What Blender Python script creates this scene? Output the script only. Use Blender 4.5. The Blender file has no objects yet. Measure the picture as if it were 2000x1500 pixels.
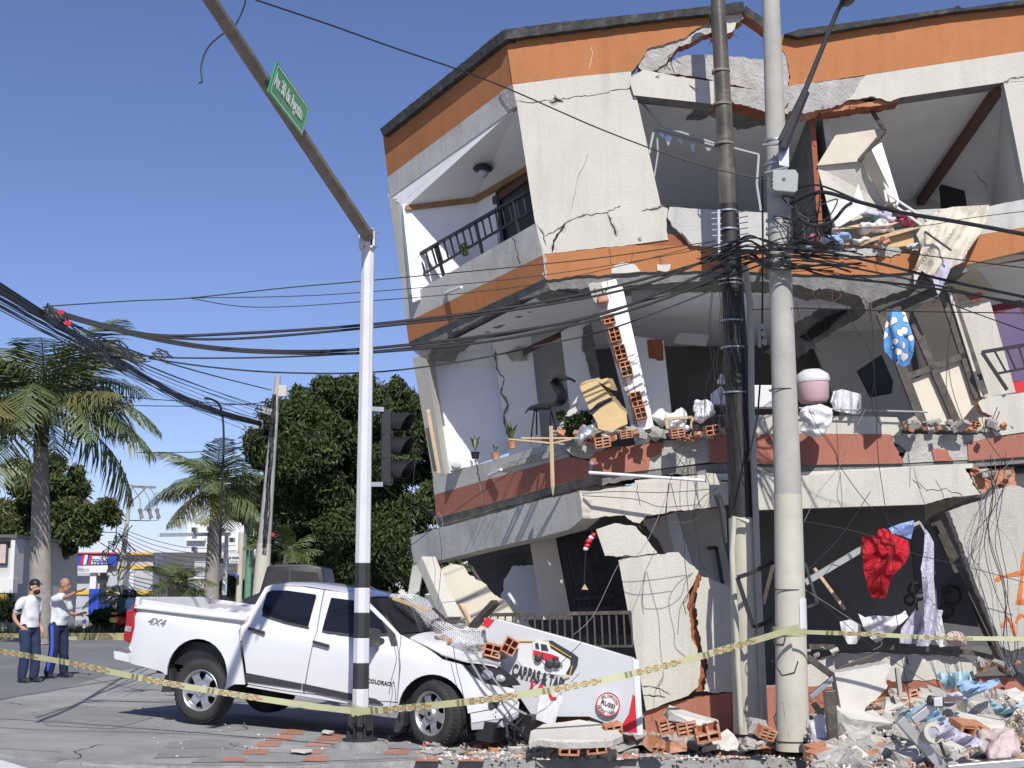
import bpy, bmesh, math, random
import numpy as np
from mathutils import Vector as V, Matrix, geometry as geo, noise
random.seed(7); np.random.seed(7)
R = random.uniform
sc = bpy.context.scene
C = bpy.context.scene.collection
# ---------------------------------------------------------------- camera, sky, sun, exposure
F = 2776.0; TH = math.atan(410/F); CAM = V((0, 0, 1.72))
cd = bpy.data.cameras.new('camera'); cam = bpy.data.objects.new('camera', cd); C.objects.link(cam)
cam.location = CAM; cam.rotation_euler = (math.radians(90)+TH, 0, 0)
cd.sensor_width = 36; cd.lens = 36*F/2000; cd.clip_end = 3000; sc.camera = cam
w = bpy.data.worlds.new('World'); sc.world = w; w.use_nodes = True
nt = w.node_tree; sky = nt.nodes.new('ShaderNodeTexSky'); sky.sky_type = 'NISHITA'; sky.sun_disc = False
SAZ = V((.17, -.985, 0)).normalized(); SEL = math.radians(42)
sky.sun_elevation = SEL; sky.sun_rotation = math.atan2(SAZ.x, SAZ.y)
sky.altitude = 1400; sky.air_density = 1.0; sky.dust_density = 0.6; sky.ozone_density = 3.0
bg = nt.nodes['Background']; bg.inputs[1].default_value = .105
mx = nt.nodes.new('ShaderNodeMix'); mx.data_type = 'RGBA'; mx.blend_type = 'MULTIPLY'; mx.inputs[0].default_value = 1; mx.inputs[7].default_value = (.89, .83, 1.02, 1)
nt.links.new(sky.outputs[0], mx.inputs[6]); nt.links.new(mx.outputs[2], bg.inputs[0])
sd = bpy.data.lights.new('sun', 'SUN'); sd.energy = 4.5; sd.angle = math.radians(.5); sd.color = (1, .965, .91)
so = bpy.data.objects.new('sun', sd); C.objects.link(so); so.location = (5, -10, 30)
sv = SAZ*math.cos(SEL)+V((0, 0, math.sin(SEL))); so.rotation_euler = sv.to_track_quat('Z', 'Y').to_euler()
sc.view_settings.view_transform = 'Standard'; sc.view_settings.look = 'None'; sc.view_settings.exposure = 0.12
sc.view_settings.gamma = 1
# ---------------------------------------------------------------- helpers
FW = V((0, math.cos(TH), math.sin(TH))); UP = V((0, -math.sin(TH), math.cos(TH)))
def ray(px, py): return V(((px-1000)/F, 0, 0))+UP*((750-py)/F)+FW
def at(px, py, Y):
    d = ray(px, py); return CAM+d*(Y/d.y)
def onp(px, py, pl):
    d = ray(px, py); return CAM+d*((pl[0]-CAM).dot(pl[1])/d.dot(pl[1]))
def gz(x): return -.2*math.tanh(x/5) if x > 0 else .27*abs(math.tanh(x/4))**1.5
def gnd(px, py, dz=0):
    d = ray(px, py); z = 0
    for i in range(12):
        t = (z-CAM.z)/d.z; z = gz(CAM.x+d.x*t)+dz
    return CAM+d*t
def base(px, Y): return V(((px-1000)/F*Y*.99, Y, gz((px-1000)/F*Y)))
OFF = {}
def tag(o, label, cat, group=None, kind=None):
    if label: o['label'] = label
    if cat: o['category'] = cat
    if group: o['group'] = group
    if kind: o['kind'] = kind
    return o
def thing(name, label, cat, loc, group=None):
    o = bpy.data.objects.new(name, None); C.objects.link(o); o.location = loc; o.empty_display_size = .2
    OFF[o.name] = V(loc); return tag(o, label, cat, group)
def jag(pts):
    out = []; n = len(pts)
    for i in range(n):
        a = pts[i]; b = pts[(i+1) % n]; out.append((a[0], a[1]))
        if len(a) > 2 and a[2]:
            L = math.hypot(b[0]-a[0], b[1]-a[1]); k = max(2, int(L/5.5)); nx, ny = -(b[1]-a[1])/L, (b[0]-a[0])/L
            q = 0
            for j in range(1, k):
                t = j/k; q = .45*q+R(-1, 1)*a[2]*.8; s = t+R(-.3, .3)/k
                out.append((a[0]+(b[0]-a[0])*s+nx*q, a[1]+(b[1]-a[1])*s+ny*q))
    return out
class G:
    def __init__(s): s.v = []; s.f = []; s.m = []
    def add(s, vs, fs, m=0):
        n = len(s.v); s.v += [V(x) for x in vs]
        for i, f in enumerate(fs): s.f.append([n+k for k in f]); s.m.append(m if isinstance(m, int) else m[i])
        return s
    def box(s, c, sz, ax=None, m=0):
        c = V(c); ax = ax or (V((1, 0, 0)), V((0, 1, 0)), V((0, 0, 1))); a, b, d = [V(ax[i])*sz[i]/2 for i in range(3)]
        vs = [c+a*i+b*j+d*k for i in (-1, 1) for j in (-1, 1) for k in (-1, 1)]
        return s.add(vs, [(0, 1, 3, 2), (4, 6, 7, 5), (0, 4, 5, 1), (2, 3, 7, 6), (0, 2, 6, 4), (1, 5, 7, 3)], m)
    def bar(s, a, b, w, h, m=0, up=V((0, 0, 1))):
        a = V(a); b = V(b); d = (b-a); L = d.length; d.normalize(); x = d.cross(up)
        if x.length < .01: x = d.cross(V((1, 0, 0)))
        x.normalize(); y = x.cross(d); return s.box((a+b)/2, (L, w, h), (d, x, y), m)
    def prism(s, P, vec, mf=0, ms=0, mb=None):
        P = [V(p) for p in P]; n = len(P); tr = geo.tessellate_polygon([P]); vec = V(vec)
        nn = V((0, 0, 0))
        for t in tr: nn += (P[t[1]]-P[t[0]]).cross(P[t[2]]-P[t[0]])
        if nn.dot(vec) > 0: tr = [tuple(reversed(t)) for t in tr]
        s.add(P+[p+vec for p in P], [tuple(t) for t in tr]+[tuple(n+k for k in reversed(t)) for t in tr], [mf]*len(tr)+[mf if mb is None else mb]*len(tr))
        s.add(P+[p+vec for p in P], [(i, (i+1) % n, n+(i+1) % n, n+i) for i in range(n)], ms); return s
    def tube(s, P, r, n=8, cap=True, m=0, sq=1):
        P = [V(p) for p in P]; k = len(P); rs = r if hasattr(r, '__len__') else [r]*k; vs = []; pu = None
        for i in range(k):
            d = (P[min(i+1, k-1)]-P[max(i-1, 0)]).normalized()
            if pu is None: pu = V((0, 0, 1)) if abs(d.z) < .9 else V((0, 1, 0))
            x = d.cross(pu).normalized(); y = x.cross(d).normalized(); pu = y
            for j in range(n):
                a = 2*math.pi*(j+.5)/n; vs.append(P[i]+(x*math.cos(a)+y*math.sin(a)*sq)*rs[i])
        fs = [(i*n+j, i*n+(j+1) % n, (i+1)*n+(j+1) % n, (i+1)*n+j) for i in range(k-1) for j in range(n)]
        if cap: fs += [tuple(range(n))[::-1], tuple((k-1)*n+j for j in range(n))]
        return s.add(vs, fs, m)
    def lathe(s, c, ax, prof, n=24, m=0, mids=None):
        ax = V(ax).normalized(); x = ax.orthogonal().normalized(); y = ax.cross(x); c = V(c); vs = []; k = len(prof)
        for (r, h) in prof:
            for j in range(n):
                a = 2*math.pi*j/n; vs.append(c+ax*h+(x*math.cos(a)+y*math.sin(a))*r)
        fs = []; ms = []
        for i in range(k-1):
            for j in range(n): fs.append((i*n+j, i*n+(j+1) % n, (i+1)*n+(j+1) % n, (i+1)*n+j)); ms.append(mids[i] if mids else m)
        return s.add(vs, fs, ms)
    def ell(s, c, r, m=0, ax=None, n=10):
        c = V(c); ax = ax or (V((1, 0, 0)), V((0, 1, 0)), V((0, 0, 1))); r = r if hasattr(r, '__len__') else (r, r, r)
        vs = [c+ax[2]*r[2]]; 
        for i in range(1, n):
            p = math.pi*i/n
            for j in range(n*2):
                a = math.pi*j/n; vs.append(c+ax[0]*r[0]*math.sin(p)*math.cos(a)+ax[1]*r[1]*math.sin(p)*math.sin(a)+ax[2]*r[2]*math.cos(p))
        vs.append(c-ax[2]*r[2]); N = 2*n; fs = [(0, 1+j, 1+(j+1) % N) for j in range(N)]
        for i in range(n-2):
            for j in range(N): fs.append((1+i*N+j, 1+(i+1)*N+j, 1+(i+1)*N+(j+1) % N, 1+i*N+(j+1) % N))
        L = len(vs)-1; b = 1+(n-2)*N; fs += [(L, b+(j+1) % N, b+j) for j in range(N)]
        return s.add(vs, fs, m)
    def sheet(s, out, step, fn, th=None, m=0, mb=None, ms=None, jit=.25):
        O = [V((p[0], p[1])) for p in out]; n = len(O); k = []
        P = []
        for i in range(n):
            a, b = O[i], O[(i+1) % n]; q = max(1, int((b-a).length/step+.5))
            P += [a+(b-a)*(j/q) for j in range(q)]
        n = len(P); xs = [p.x for p in O]; ys = [p.y for p in O]
        pts = list(P); x = min(xs)+step/2; row = 0
        cell = {}
        for p in P: cell.setdefault((int(p.x//step), int(p.y//step)), []).append(p)
        while x < max(xs):
            y = min(ys)+step/2*(row % 2)
            while y < max(ys):
                q = V((x+R(-jit, jit)*step*.6, y+R(-jit, jit)*step*.6)); cx, cy = int(q.x//step), int(q.y//step)
                if all((q-p).length > step*.5 for a in (-1, 0, 1) for b in (-1, 0, 1) for p in cell.get((cx+a, cy+b), ())): pts.append(q)
                y += step
            x += step*.87; row += 1
        vo, eo, fo, *_ = geo.delaunay_2d_cdt(pts, [(i, (i+1) % n) for i in range(n)], [], 1, 1e-7)
        fo = [list(f) for f in fo]
        W = [fn(p.x, p.y) for p in vo]
        if th is None: return s.add(W, fo, m)
        T = [th(p.x, p.y) if callable(th) else V(th) for p in vo]; N = len(W)
        s.add(W+[a+b for a, b in zip(W, T)], fo+[[N+k for k in reversed(f)] for f in fo], [m]*len(fo)+[m if mb is None else mb]*len(fo))
        ec = {}
        for f in fo:
            for i in range(3):
                e = (f[i], f[(i+1) % 3]); ec[e] = 1
        B = [e for e in ec if (e[1], e[0]) not in ec]
        return s.add(W+[a+b for a, b in zip(W, T)], [(b, a, N+a, N+b) for a, b in B], m if ms is None else ms)
    def build(s, name, mats, parent=None, smooth=False, bevel=0, lab=None, mods=None):
        me = bpy.data.meshes.new(name); mats = mats if isinstance(mats, (list, tuple)) else [mats]
        if parent is not None: off = OFF[parent.name]
        else:
            xs = [v.x for v in s.v]; ys = [v.y for v in s.v]; zs = [v.z for v in s.v]
            off = V(((min(xs)+max(xs))/2, (min(ys)+max(ys))/2, min(zs)))
        me.from_pydata([tuple(v-off) for v in s.v], [], s.f); me.polygons.foreach_set('material_index', s.m)
        for m in mats: me.materials.append(MT[m] if isinstance(m, str) else m)
        o = bpy.data.objects.new(name, me); C.objects.link(o); OFF[o.name] = off
        if parent is not None: o.parent = parent
        else: o.location = off
        if bevel or mods:
            bm = bmesh.new(); bm.from_mesh(me); bmesh.ops.remove_doubles(bm, verts=bm.verts, dist=1e-4); bmesh.ops.recalc_face_normals(bm, faces=bm.faces); bm.to_mesh(me); bm.free()
            if bevel:
                md = o.modifiers.new('b', 'BEVEL'); md.width = bevel; md.segments = 2; md.limit_method = 'ANGLE'; md.angle_limit = .6
            for (t, kw) in (mods or []):
                md = o.modifiers.new(t, t)
                for a, b in kw.items(): setattr(md, a, b)
            dg = bpy.context.evaluated_depsgraph_get(); nm = bpy.data.meshes.new_from_object(o.evaluated_get(dg)); o.modifiers.clear(); o.data = nm; bpy.data.meshes.remove(me); me = nm; me.name = name
            if len(me.materials) == 0: 
                for m in mats: me.materials.append(MT[m])
        if smooth:
            me.shade_smooth()
            try: me.set_sharp_from_angle(angle=math.radians(smooth if smooth > 1 else 40))
            except Exception: pass
        if lab: o['label'] = lab
        return o
def cp(o, parent=None):
    c = o.copy(); C.objects.link(c); c.parent = parent; OFF[c.name] = OFF.get(o.name, V((0, 0, 0)))
    for ch in [x for x in list(C.objects) if x.parent == o]: cp(ch, c)
    return c
def children(o): return [x for x in C.objects if x.parent == o]
def spline(P, k=8):
    P = [V(p) for p in P]; out = []
    for i in range(len(P)-1):
        a, b, c, d = P[max(i-1, 0)], P[i], P[i+1], P[min(i+2, len(P)-1)]
        for j in range(k):
            t = j/k; out.append(.5*((2*b)+(c-a)*t+(2*a-5*b+4*c-d)*t*t+(3*b-a-3*c+d)*t**3))
    return out+[P[-1]]
def text(s, o, x, y, size, name, mat, parent=None, th=.004, align='LEFT', bold=0):
    cu = bpy.data.curves.new('t', 'FONT'); cu.body = s; cu.size = size; cu.extrude = th/2; cu.align_x = align; cu.offset = bold
    ob = bpy.data.objects.new('t', cu); C.objects.link(ob); dg = bpy.context.evaluated_depsgraph_get()
    me = bpy.data.meshes.new_from_object(ob.evaluated_get(dg)); bpy.data.objects.remove(ob); x = V(x); y = V(y); n = x.cross(y).normalized()
    g = G(); g.add([V(o)+x*v.co.x+y*v.co.y+n*(v.co.z+th/2+.003) for v in me.vertices], [list(p.vertices) for p in me.polygons]); 
    return g.build(name, mat, parent)
# ---------------------------------------------------------------- materials
MT = {}
def M(name, col, rough=.85, var=.18, sc_=2.0, bump=0, bs=60, metal=0, stain=0, scol=None, alpha=1, spec=.5, coat=0, speck=0, trans=0, coord='Object', bd=.01, streak=0):
    m = bpy.data.materials.new(name); m.use_nodes = True; t = m.node_tree; N = t.nodes; L = t.links; b = N['Principled BSDF']
    b.inputs['Roughness'].default_value = rough; b.inputs['Metallic'].default_value = metal; b.inputs['Alpha'].default_value = alpha
    b.inputs['Specular IOR Level'].default_value = spec; b.inputs['Coat Weight'].default_value = coat; b.inputs['Transmission Weight'].default_value = trans
    co = N.new('ShaderNodeTexCoord'); c = V(col[:3])
    def noise_(scale, det=4, ro=.6):
        n = N.new('ShaderNodeTexNoise'); n.inputs['Scale'].default_value = scale; n.inputs['Detail'].default_value = det; n.inputs['Roughness'].default_value = ro; L.new(co.outputs[coord], n.inputs['Vector']); return n
    def ramp(n, p0, c0, p1, c1):
        r = N.new('ShaderNodeValToRGB'); e = r.color_ramp.elements; e[0].position = p0; e[0].color = (*c0, 1); e[1].position = p1; e[1].color = (*c1, 1); L.new(n.outputs[0], r.inputs[0]); return r
    r = ramp(noise_(sc_), .3, c*(1-var), .7, c*(1+var*.6)); last = r.outputs[0]
    def mixin(fac, colr):
        nonlocal last
        x = N.new('ShaderNodeMix'); x.data_type = 'RGBA'; L.new(fac, x.inputs[0]); L.new(last, x.inputs[6]); x.inputs[7].default_value = (*colr, 1); last = x.outputs[2]
    if stain:
        q = ramp(noise_(sc_*.7, 8, .7), .52, (0, 0, 0), .72, (stain,)*3); mixin(q.outputs[0], scol or c*.35)
    if streak:
        mp = N.new('ShaderNodeMapping'); mp.inputs['Scale'].default_value = (1, 1, .1); L.new(co.outputs[coord], mp.inputs[0]); n = noise_(5, 5, .7); L.new(mp.outputs[0], n.inputs['Vector'])
        q = ramp(n, .5, (0, 0, 0), .75, (streak,)*3); mixin(q.outputs[0], c*.42)
    if speck:
        q = ramp(noise_(bs*1.6, 2, .5), .58, (0, 0, 0), .7, (speck,)*3); mixin(q.outputs[0], c*.4)
    L.new(last, b.inputs['Base Color'])
    if bump:
        n = noise_(bs, 4, .65); u = N.new('ShaderNodeBump'); u.inputs['Strength'].default_value = bump; u.inputs['Distance'].default_value = bd; L.new(n.outputs[0], u.inputs['Height']); L.new(u.outputs[0], b.inputs['Normal'])
    MT[name] = m; return m
M('stucco', (.565, .54, .47), .9, .08, 1.2, .75, 42, stain=.3, scol=(.5, .47, .41), speck=.25, streak=.3)
M('stucco_grey', (.54, .53, .495), .92, .12, 1.4, .8, 40, stain=.5, scol=(.2, .2, .19), speck=.3, streak=.45)
M('orange', (.44, .175, .065), .88, .12, .9, .7, 45, stain=.35, scol=(.34, .14, .06), speck=.35, streak=.3)
M('red_band', (.38, .145, .10), .88, .12, 1.5, .7, 45, stain=.3, scol=(.3, .17, .13), speck=.2, streak=.3)
M('white_wall', (.84, .84, .84), .8, .06, 1.2, .1, 30, stain=.15, scol=(.5, .5, .5))
M('blue_wall', (.76, .79, .86), .8, .05, 1.2, .1, 30)
M('beige_wall', (.68, .61, .49), .8, .08, 1.2, .15, 30, stain=.2)
M('grey_wall', (.52, .51, .50), .85, .1, 1.2, .15, 30, stain=.2)
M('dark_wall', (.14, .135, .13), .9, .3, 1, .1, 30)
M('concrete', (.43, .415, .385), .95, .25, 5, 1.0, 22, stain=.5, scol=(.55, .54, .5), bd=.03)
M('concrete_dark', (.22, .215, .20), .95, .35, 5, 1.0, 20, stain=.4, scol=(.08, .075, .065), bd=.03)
M('mortar', (.50, .475, .43), .95, .2, 8, 1.0, 30, bd=.03)
M('plaster', (.60, .57, .51), .9, .1, 4, .5, 30, stain=.3, scol=(.5, .45, .4))
M('brick', (.50, .22, .115), .9, .3, 5, .7, 30, stain=.9, scol=(.52, .42, .35))
M('brick_dark', (.30, .10, .05), .9, .3, 6, .8, 30)
M('cap', (.045, .045, .045), .95, .5, 8, .9, 30, stain=.45, scol=(.2, .195, .18))
M('wood_trim', (.30, .17, .06), .6, .3, 6, .2, 30)
M('patch', (.30, .295, .28), .95, .25, 1.5, 1.0, 55, stain=.5, scol=(.17, .168, .16), speck=.5, bd=.02)
M('oil', (.14, .138, .13), .8, .4, 3, .8, 55)
M('rebar', (.10, .05, .03), .8, .4, 10)
M('leaf3', (.10, .085, .045), .8, .4, 1)
M('wood_brown', (.12, .05, .03), .6, .3, 6, .2, 30)
M('wood', (.55, .40, .25), .8, .2, 8, .4, 40)
M('black', (.018, .018, .02), .45, .2, 6)
M('black_metal', (.035, .033, .033), .4, .3, 8, .1, 20, metal=.4)
M('bronze', (.09, .075, .06), .45, .3, 8, .1, 20, metal=.3, stain=.4, scol=(.3, .28, .25))
M('crack', (.03, .025, .02), 1, .3, 20)
M('cable', (.018, .018, .02), .55, .2, 5)
M('cable_grey', (.25, .25, .25), .6, .2, 5)
M('steel', (.42, .43, .45), .4, .15, 6, .1, 30, metal=.7)
M('alu', (.5, .5, .5), .35, .1, 8, .1, 20, metal=.6)
M('pole_concrete', (.40, .385, .35), .9, .16, 2.5, .35, 60, stain=.35, scol=(.2, .19, .17))
M('pole_cream', (.50, .475, .39), .85, .12, 2.5, .3, 60, stain=.3, scol=(.35, .32, .24))
M('pole_dark', (.10, .085, .065), .35, .6, 1.6, .3, 20, stain=.7, scol=(.33, .28, .2), coat=.25)
M('pole_black', (.024, .021, .02), .55, .5, 3, .3, 20, stain=.3, scol=(.07, .06, .05), coat=.05)
M('pole_white', (.62, .62, .64), .6, .08, 2.5, .3, 30, stain=.25, scol=(.45, .44, .42))
M('pole_paint_black', (.03, .03, .032), .6, .3, 6, .2, 30)
M('arm', (.22, .19, .16), .6, .35, 4, .3, 20, stain=.5, scol=(.1, .08, .06))
M('asphalt', (.36, .355, .335), .95, .28, .7, 1.0, 55, stain=.6, scol=(.22, .218, .21), streak=0, speck=.5, bd=.02)
M('asphalt_dark', (.20, .20, .205), .95, .2, .5, .7, 50, speck=.4, stain=.3, scol=(.28, .28, .28), bd=.02)
M('pavement', (.35, .345, .33), .95, .3, 1.2, 1.0, 45, stain=.6, scol=(.44, .43, .41), speck=.6, bd=.02)
M('kerb', (.31, .305, .29), .95, .3, 4, 1.0, 30, stain=.4, scol=(.16, .155, .145), bd=.03)
M('tile', (.42, .20, .14), .9, .25, 3, .6, 40, stain=.6, scol=(.38, .34, .31))
M('white_paint', (.7, .7, .7), .7, .15, 4, .3, 40)
M('yellow_paint', (.36, .31, .15), .9, .35, 2, .6, 30, stain=.8, scol=(.16, .155, .14))
M('grass', (.07, .11, .03), .9, .4, 3)
M('leaf', (.042, .065, .018), .7, .4, .8, spec=.25)
M('leaf2', (.065, .09, .028), .65, .4, .8, spec=.3)
M('leaf_dry', (.16, .12, .06), .7, .4, 1)
M('palm_leaf', (.115, .15, .055), .5, .35, .6)
M('palm_yellow', (.17, .155, .05), .6, .35, .8)
M('palm_green', (.22, .32, .06), .6, .2, 2)
M('bark', (.09, .075, .06), .95, .35, 6, 1, 20, bd=.03)
M('palm_bark', (.30, .27, .24), .95, .2, 4, .6, 20, stain=.4, scol=(.14, .12, .1))
M('car_white', (.68, .68, .69), .28, .02, 1, coat=.9, spec=.5, stain=.22, scol=(.5, .49, .46))
M('glass', (.012, .013, .018), .06, .1, 1, spec=.7)
M('rubber', (.035, .034, .034), .85, .25, 8, .5, 60)
M('plastic', (.045, .045, .05), .5, .2, 8, .15, 80)
M('rim', (.52, .53, .55), .33, .08, 8, metal=.75)
M('chrome', (.7, .7, .72), .15, .05, 3, metal=1)
M('tail_red', (.35, .012, .015), .18, .1, 4, coat=.8)
M('lamp_glass', (.55, .57, .6), .12, .5, 14, metal=.35, coat=.8)
M('skin', (.50, .27, .18), .6, .1, 6)
M('skin_tan', (.38, .19, .12), .6, .1, 6)
M('hair', (.02, .016, .013), .8, .3, 20)
M('shirt_white', (.64, .65, .68), .85, .04, 3, .25, 16, bd=.02)
M('navy', (.012, .018, .055), .85, .2, 4, .25, 14, bd=.02)
M('jeans', (.02, .034, .085), .9, .35, 5, .3, 16, bd=.02)
M('blue_stripe', (.05, .08, .5), .6, .1, 4)
M('shoe', (.03, .03, .035), .6, .3, 20)
M('cloth_white', (.64, .63, .64), .85, .06, 3, .3, 12, bd=.02)
M('cloth_cream', (.62, .56, .46), .85, .08, 3, .3, 12, bd=.02)
M('cloth_red', (.48, .012, .025), .9, .1, 3, .25, 12, bd=.02)
M('cloth_blue', (.30, .42, .60), .85, .15, 5, .3, 12, bd=.02)
M('cloth_sky', (.38, .55, .62), .85, .15, 5, .3, 12, bd=.02)
M('cloth_lilac', (.50, .48, .58), .85, .15, 5, .3, 12, bd=.02)
M('cloth_pink', (.55, .44, .42), .85, .12, 5, .3, 12, bd=.02)
M('cloth_dark', (.03, .08, .06), .85, .3, 5, .3, 12, bd=.02)
M('cloth_multi', (.45, .12, .2), .85, .9, 22, .3, 12)
M('plastic_white', (.72, .72, .74), .3, .08, 6, .4, 14, bd=.02)
M('plastic_pink', (.60, .42, .45), .35, .1, 4)
M('foil', (.62, .63, .66), .25, .2, 8, .8, 12, metal=.7, bd=.02)
M('cardboard', (.58, .43, .22), .85, .08, 3, .15, 20)
M('sign_green', (.012, .30, .11), .35, .06, 3)
M('sign_white', (.52, .53, .55), .3, .03, 2)
M('white', (.66, .66, .66), .5, .02, 2)
M('red', (.55, .02, .03), .4, .08, 3)
M('letter_black', (.03, .03, .035), .5, .05, 3)
M('tape', (.43, .43, .25), .4, .08, 6, spec=.4)
M('tape_red', (.40, .10, .03), .5, .2, 30)
M('tape_black', (.17, .16, .08), .5, .2, 30)
M('graffiti', (.75, .20, .05), .8, .15, 12)
M('soot', (.05, .05, .05), .9, .3, 12)
M('box_grey', (.34, .35, .34), .6, .08, 4, .1, 20)
M('purple', (.11, .075, .16), .6, .1, 2)
M('maroon', (.14, .012, .015), .6, .1, 2)
M('blue_shop', (.02, .06, .38), .5, .1, 1)
M('yellow_shop', (.62, .40, .06), .6, .1, 1)
M('grey_shop', (.42, .43, .46), .8, .1, 1)
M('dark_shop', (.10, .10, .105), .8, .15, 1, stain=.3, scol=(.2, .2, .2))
M('white_bld', (.68, .68, .67), .8, .05, .5)
M('window_dark', (.04, .045, .055), .2, .3, 2)
M('pole_green', (.12, .28, .17), .6, .1, 2)
M('net', (.75, .75, .74), .6, .05, 3)
def pattern(name, base, c2, c3, scale, thr=.35):
    m = M(name, base, .8, .05, 3); t = m.node_tree; N = t.nodes; L = t.links; b = N['Principled BSDF']; co = N.new('ShaderNodeTexCoord')
    v = N.new('ShaderNodeTexVoronoi'); v.inputs['Scale'].default_value = scale; L.new(co.outputs['Object'], v.inputs['Vector'])
    r = N.new('ShaderNodeValToRGB'); r.color_ramp.interpolation = 'CONSTANT'; e = r.color_ramp.elements; e[0].color = (*c2, 1); e[1].position = thr; e[1].color = (*base, 1)
    x = r.color_ramp.elements.new(thr*.86); x.color = (*c3, 1); L.new(v.outputs['Distance'], r.inputs[0]); L.new(r.outputs[0], b.inputs['Base Color']); return m
pattern('cloth_shells', (.10, .30, .62), (.78, .75, .66), (.02, .03, .12), 9, .5)
pattern('cloth_dots', (.50, .48, .56), (.16, .14, .22), (.3, .28, .36), 42, .3)
pattern('cloth_stars', (.20, .28, .52), (.7, .7, .75), (.5, .55, .7), 16, .16)
# ---------------------------------------------------------------- ground
def st(o, name=None): o['kind'] = 'structure'; return o
def gsheet(name, x0, x1, y0, y1, nx, ny, dz, mat, ylim=None):
    g = G(); vs = []; 
    for j in range(ny+1):
        for i in range(nx+1):
            x = x0+(x1-x0)*i/nx; y = y0+(y1-y0)*j/ny; vs.append((x, y, gz(x)+dz))
    g.add(vs, [(j*(nx+1)+i, j*(nx+1)+i+1, (j+1)*(nx+1)+i+1, (j+1)*(nx+1)+i) for j in range(ny) for i in range(nx)]); return st(g.build(name, mat, smooth=1))
gsheet('ground', -900, 900, -60, 2500, 60, 4, -.3, 'asphalt_dark')
def gpatch(name, px, dz, mat, step=.5, th=0, parent=None):
    O = [gnd(p[0], p[1]) for p in px]; g = G()
    g.sheet([(p.x, p.y) for p in O], step, lambda x, y: V((x, y, gz(x)+dz)), None if not th else V((0, 0, -th)))
    return g.build(name, mat, parent, smooth=1)
def gpoly(name, xy, dz, mat, step=1.5, th=0):
    g = G(); g.sheet(xy, step, lambda x, y: V((x, y, gz(x)+dz)), None if not th else V((0, 0, -th))); return st(g.build(name, mat, smooth=1))
kp = [gnd(-60, 1470), gnd(60, 1480), gnd(160, 1489), gnd(330, 1496), gnd(560, 1494), gnd(800, 1484), gnd(1000, 1482), gnd(1300, 1481), gnd(1600, 1481), gnd(2100, 1483)]
kp = [V((-14, 17.5, 0)), V((-9, 15.9, 0))]+kp+[V((14, 14.8, 0))]
kp = [V((p.x, p.y, 0)) for p in kp]; kl = [(p.x, p.y) for p in kp]
lp = [gnd(-40, 1372), gnd(100, 1352), gnd(245, 1308), gnd(420, 1290)]
gpoly('pavement', kl+[(14, 30), (-2, 30), (lp[3].x, lp[3].y), (lp[2].x, lp[2].y), (lp[1].x, lp[1].y), (lp[0].x, lp[0].y), (-14, 21)], 0, 'asphalt', .5)
NSD = lambda x: -.02-.13*max(0, min(1, (x+4)/3.5))
_g = gz; gz = lambda x: _g(x)+NSD(x); st(gsheet('near_street', -30, 30, 2, 16.6, 60, 10, 0, 'asphalt')); gz = _g
gpoly('avenue', [(-60, 46.5), (-60, 19), (-14, 19), (-8, 20), (0, 24), (14, 29), (60, 29), (60, 46.5)], -.012, 'asphalt_dark', 4)
g = G()
for i in range(len(kp)-1):
    a, b = kp[i], kp[i+1]; d = (b-a).normalized(); n = V((d.y, -d.x, 0)); n = n if n.y < 0 else -n
    q = max(1, int((b-a).length/.25))
    for j in range(q):
        p, r = a+(b-a)*(j/q), a+(b-a)*((j+1)/q); k1, k2 = noise.noise(p*3)*.012, noise.noise(r*3)*.012
        if j == q-1: k2 = 0
        P = []
        for (u, k) in ((p, k1), (r, k2)):
            z = gz(u.x); P += [u-n*.12+V((0, 0, z+.006)), u+n*(-.01+k)+V((0, 0, z+.004)), u+n*(.02+k)+V((0, 0, z-min(.03, -NSD(u.x)*.5))), u+n*.03+V((0, 0, z+NSD(u.x)-.02))]
        g.add(P, [(0, 1, 5, 4), (1, 2, 6, 5), (2, 3, 7, 6)])
st(g.build('kerb', 'kerb', smooth=1))
# granular sidewalk with red tiles
sw = [(716, 1408), (900, 1405), (1300, 1412), (1700, 1412), (2080, 1412), (2080, 1480), (1600, 1478), (1000, 1479), (800, 1481), (560, 1490), (372, 1490), (520, 1438), (600, 1422)]
st(gpatch('sidewalk', sw, .006, 'pavement', .4))
tl = []
for r_, (y, xs) in enumerate([(1420, (575, 700)), (1431, (555, 640, 742)), (1443, (530, 628)), (1455, (508, 606, 700)), (1470, (482, 590, 760)), (1484, (440, 600, 820, 905))]):
    for x in xs:
        if R(0, 1) < .97: tl.append([(x, y-5), (x+42+R(0, 6), y-5+R(-1, 1)), (x+34+R(0, 6), y+5), (x-12, y+4.5)])
for x, y in ((1000, 1478), (1110, 1477), (1200, 1480), (1420, 1478), (900, 1462)): tl.append([(x, y-4), (x+48, y-4), (x+46, y+4), (x-4, y+4)])
g = G()
for t in tl:
    O = [gnd(*p) for p in t]; g.sheet([(p.x, p.y) for p in O], .3, lambda x, y: V((x, y, gz(x)+.010)))
st(g.build('sidewalk_tiles', 'tile'))
st(gpatch('manhole_cover', [(525, 1414), (562, 1413), (555, 1421), (517, 1421)], .012, 'kerb', .2))
st(gpatch('road_marking', [(-30, 1478), (8, 1483), (40, 1493), (62, 1500), (62, 1512), (-30, 1512)], -.012, 'white_paint', .3))
g = G(); 
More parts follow.
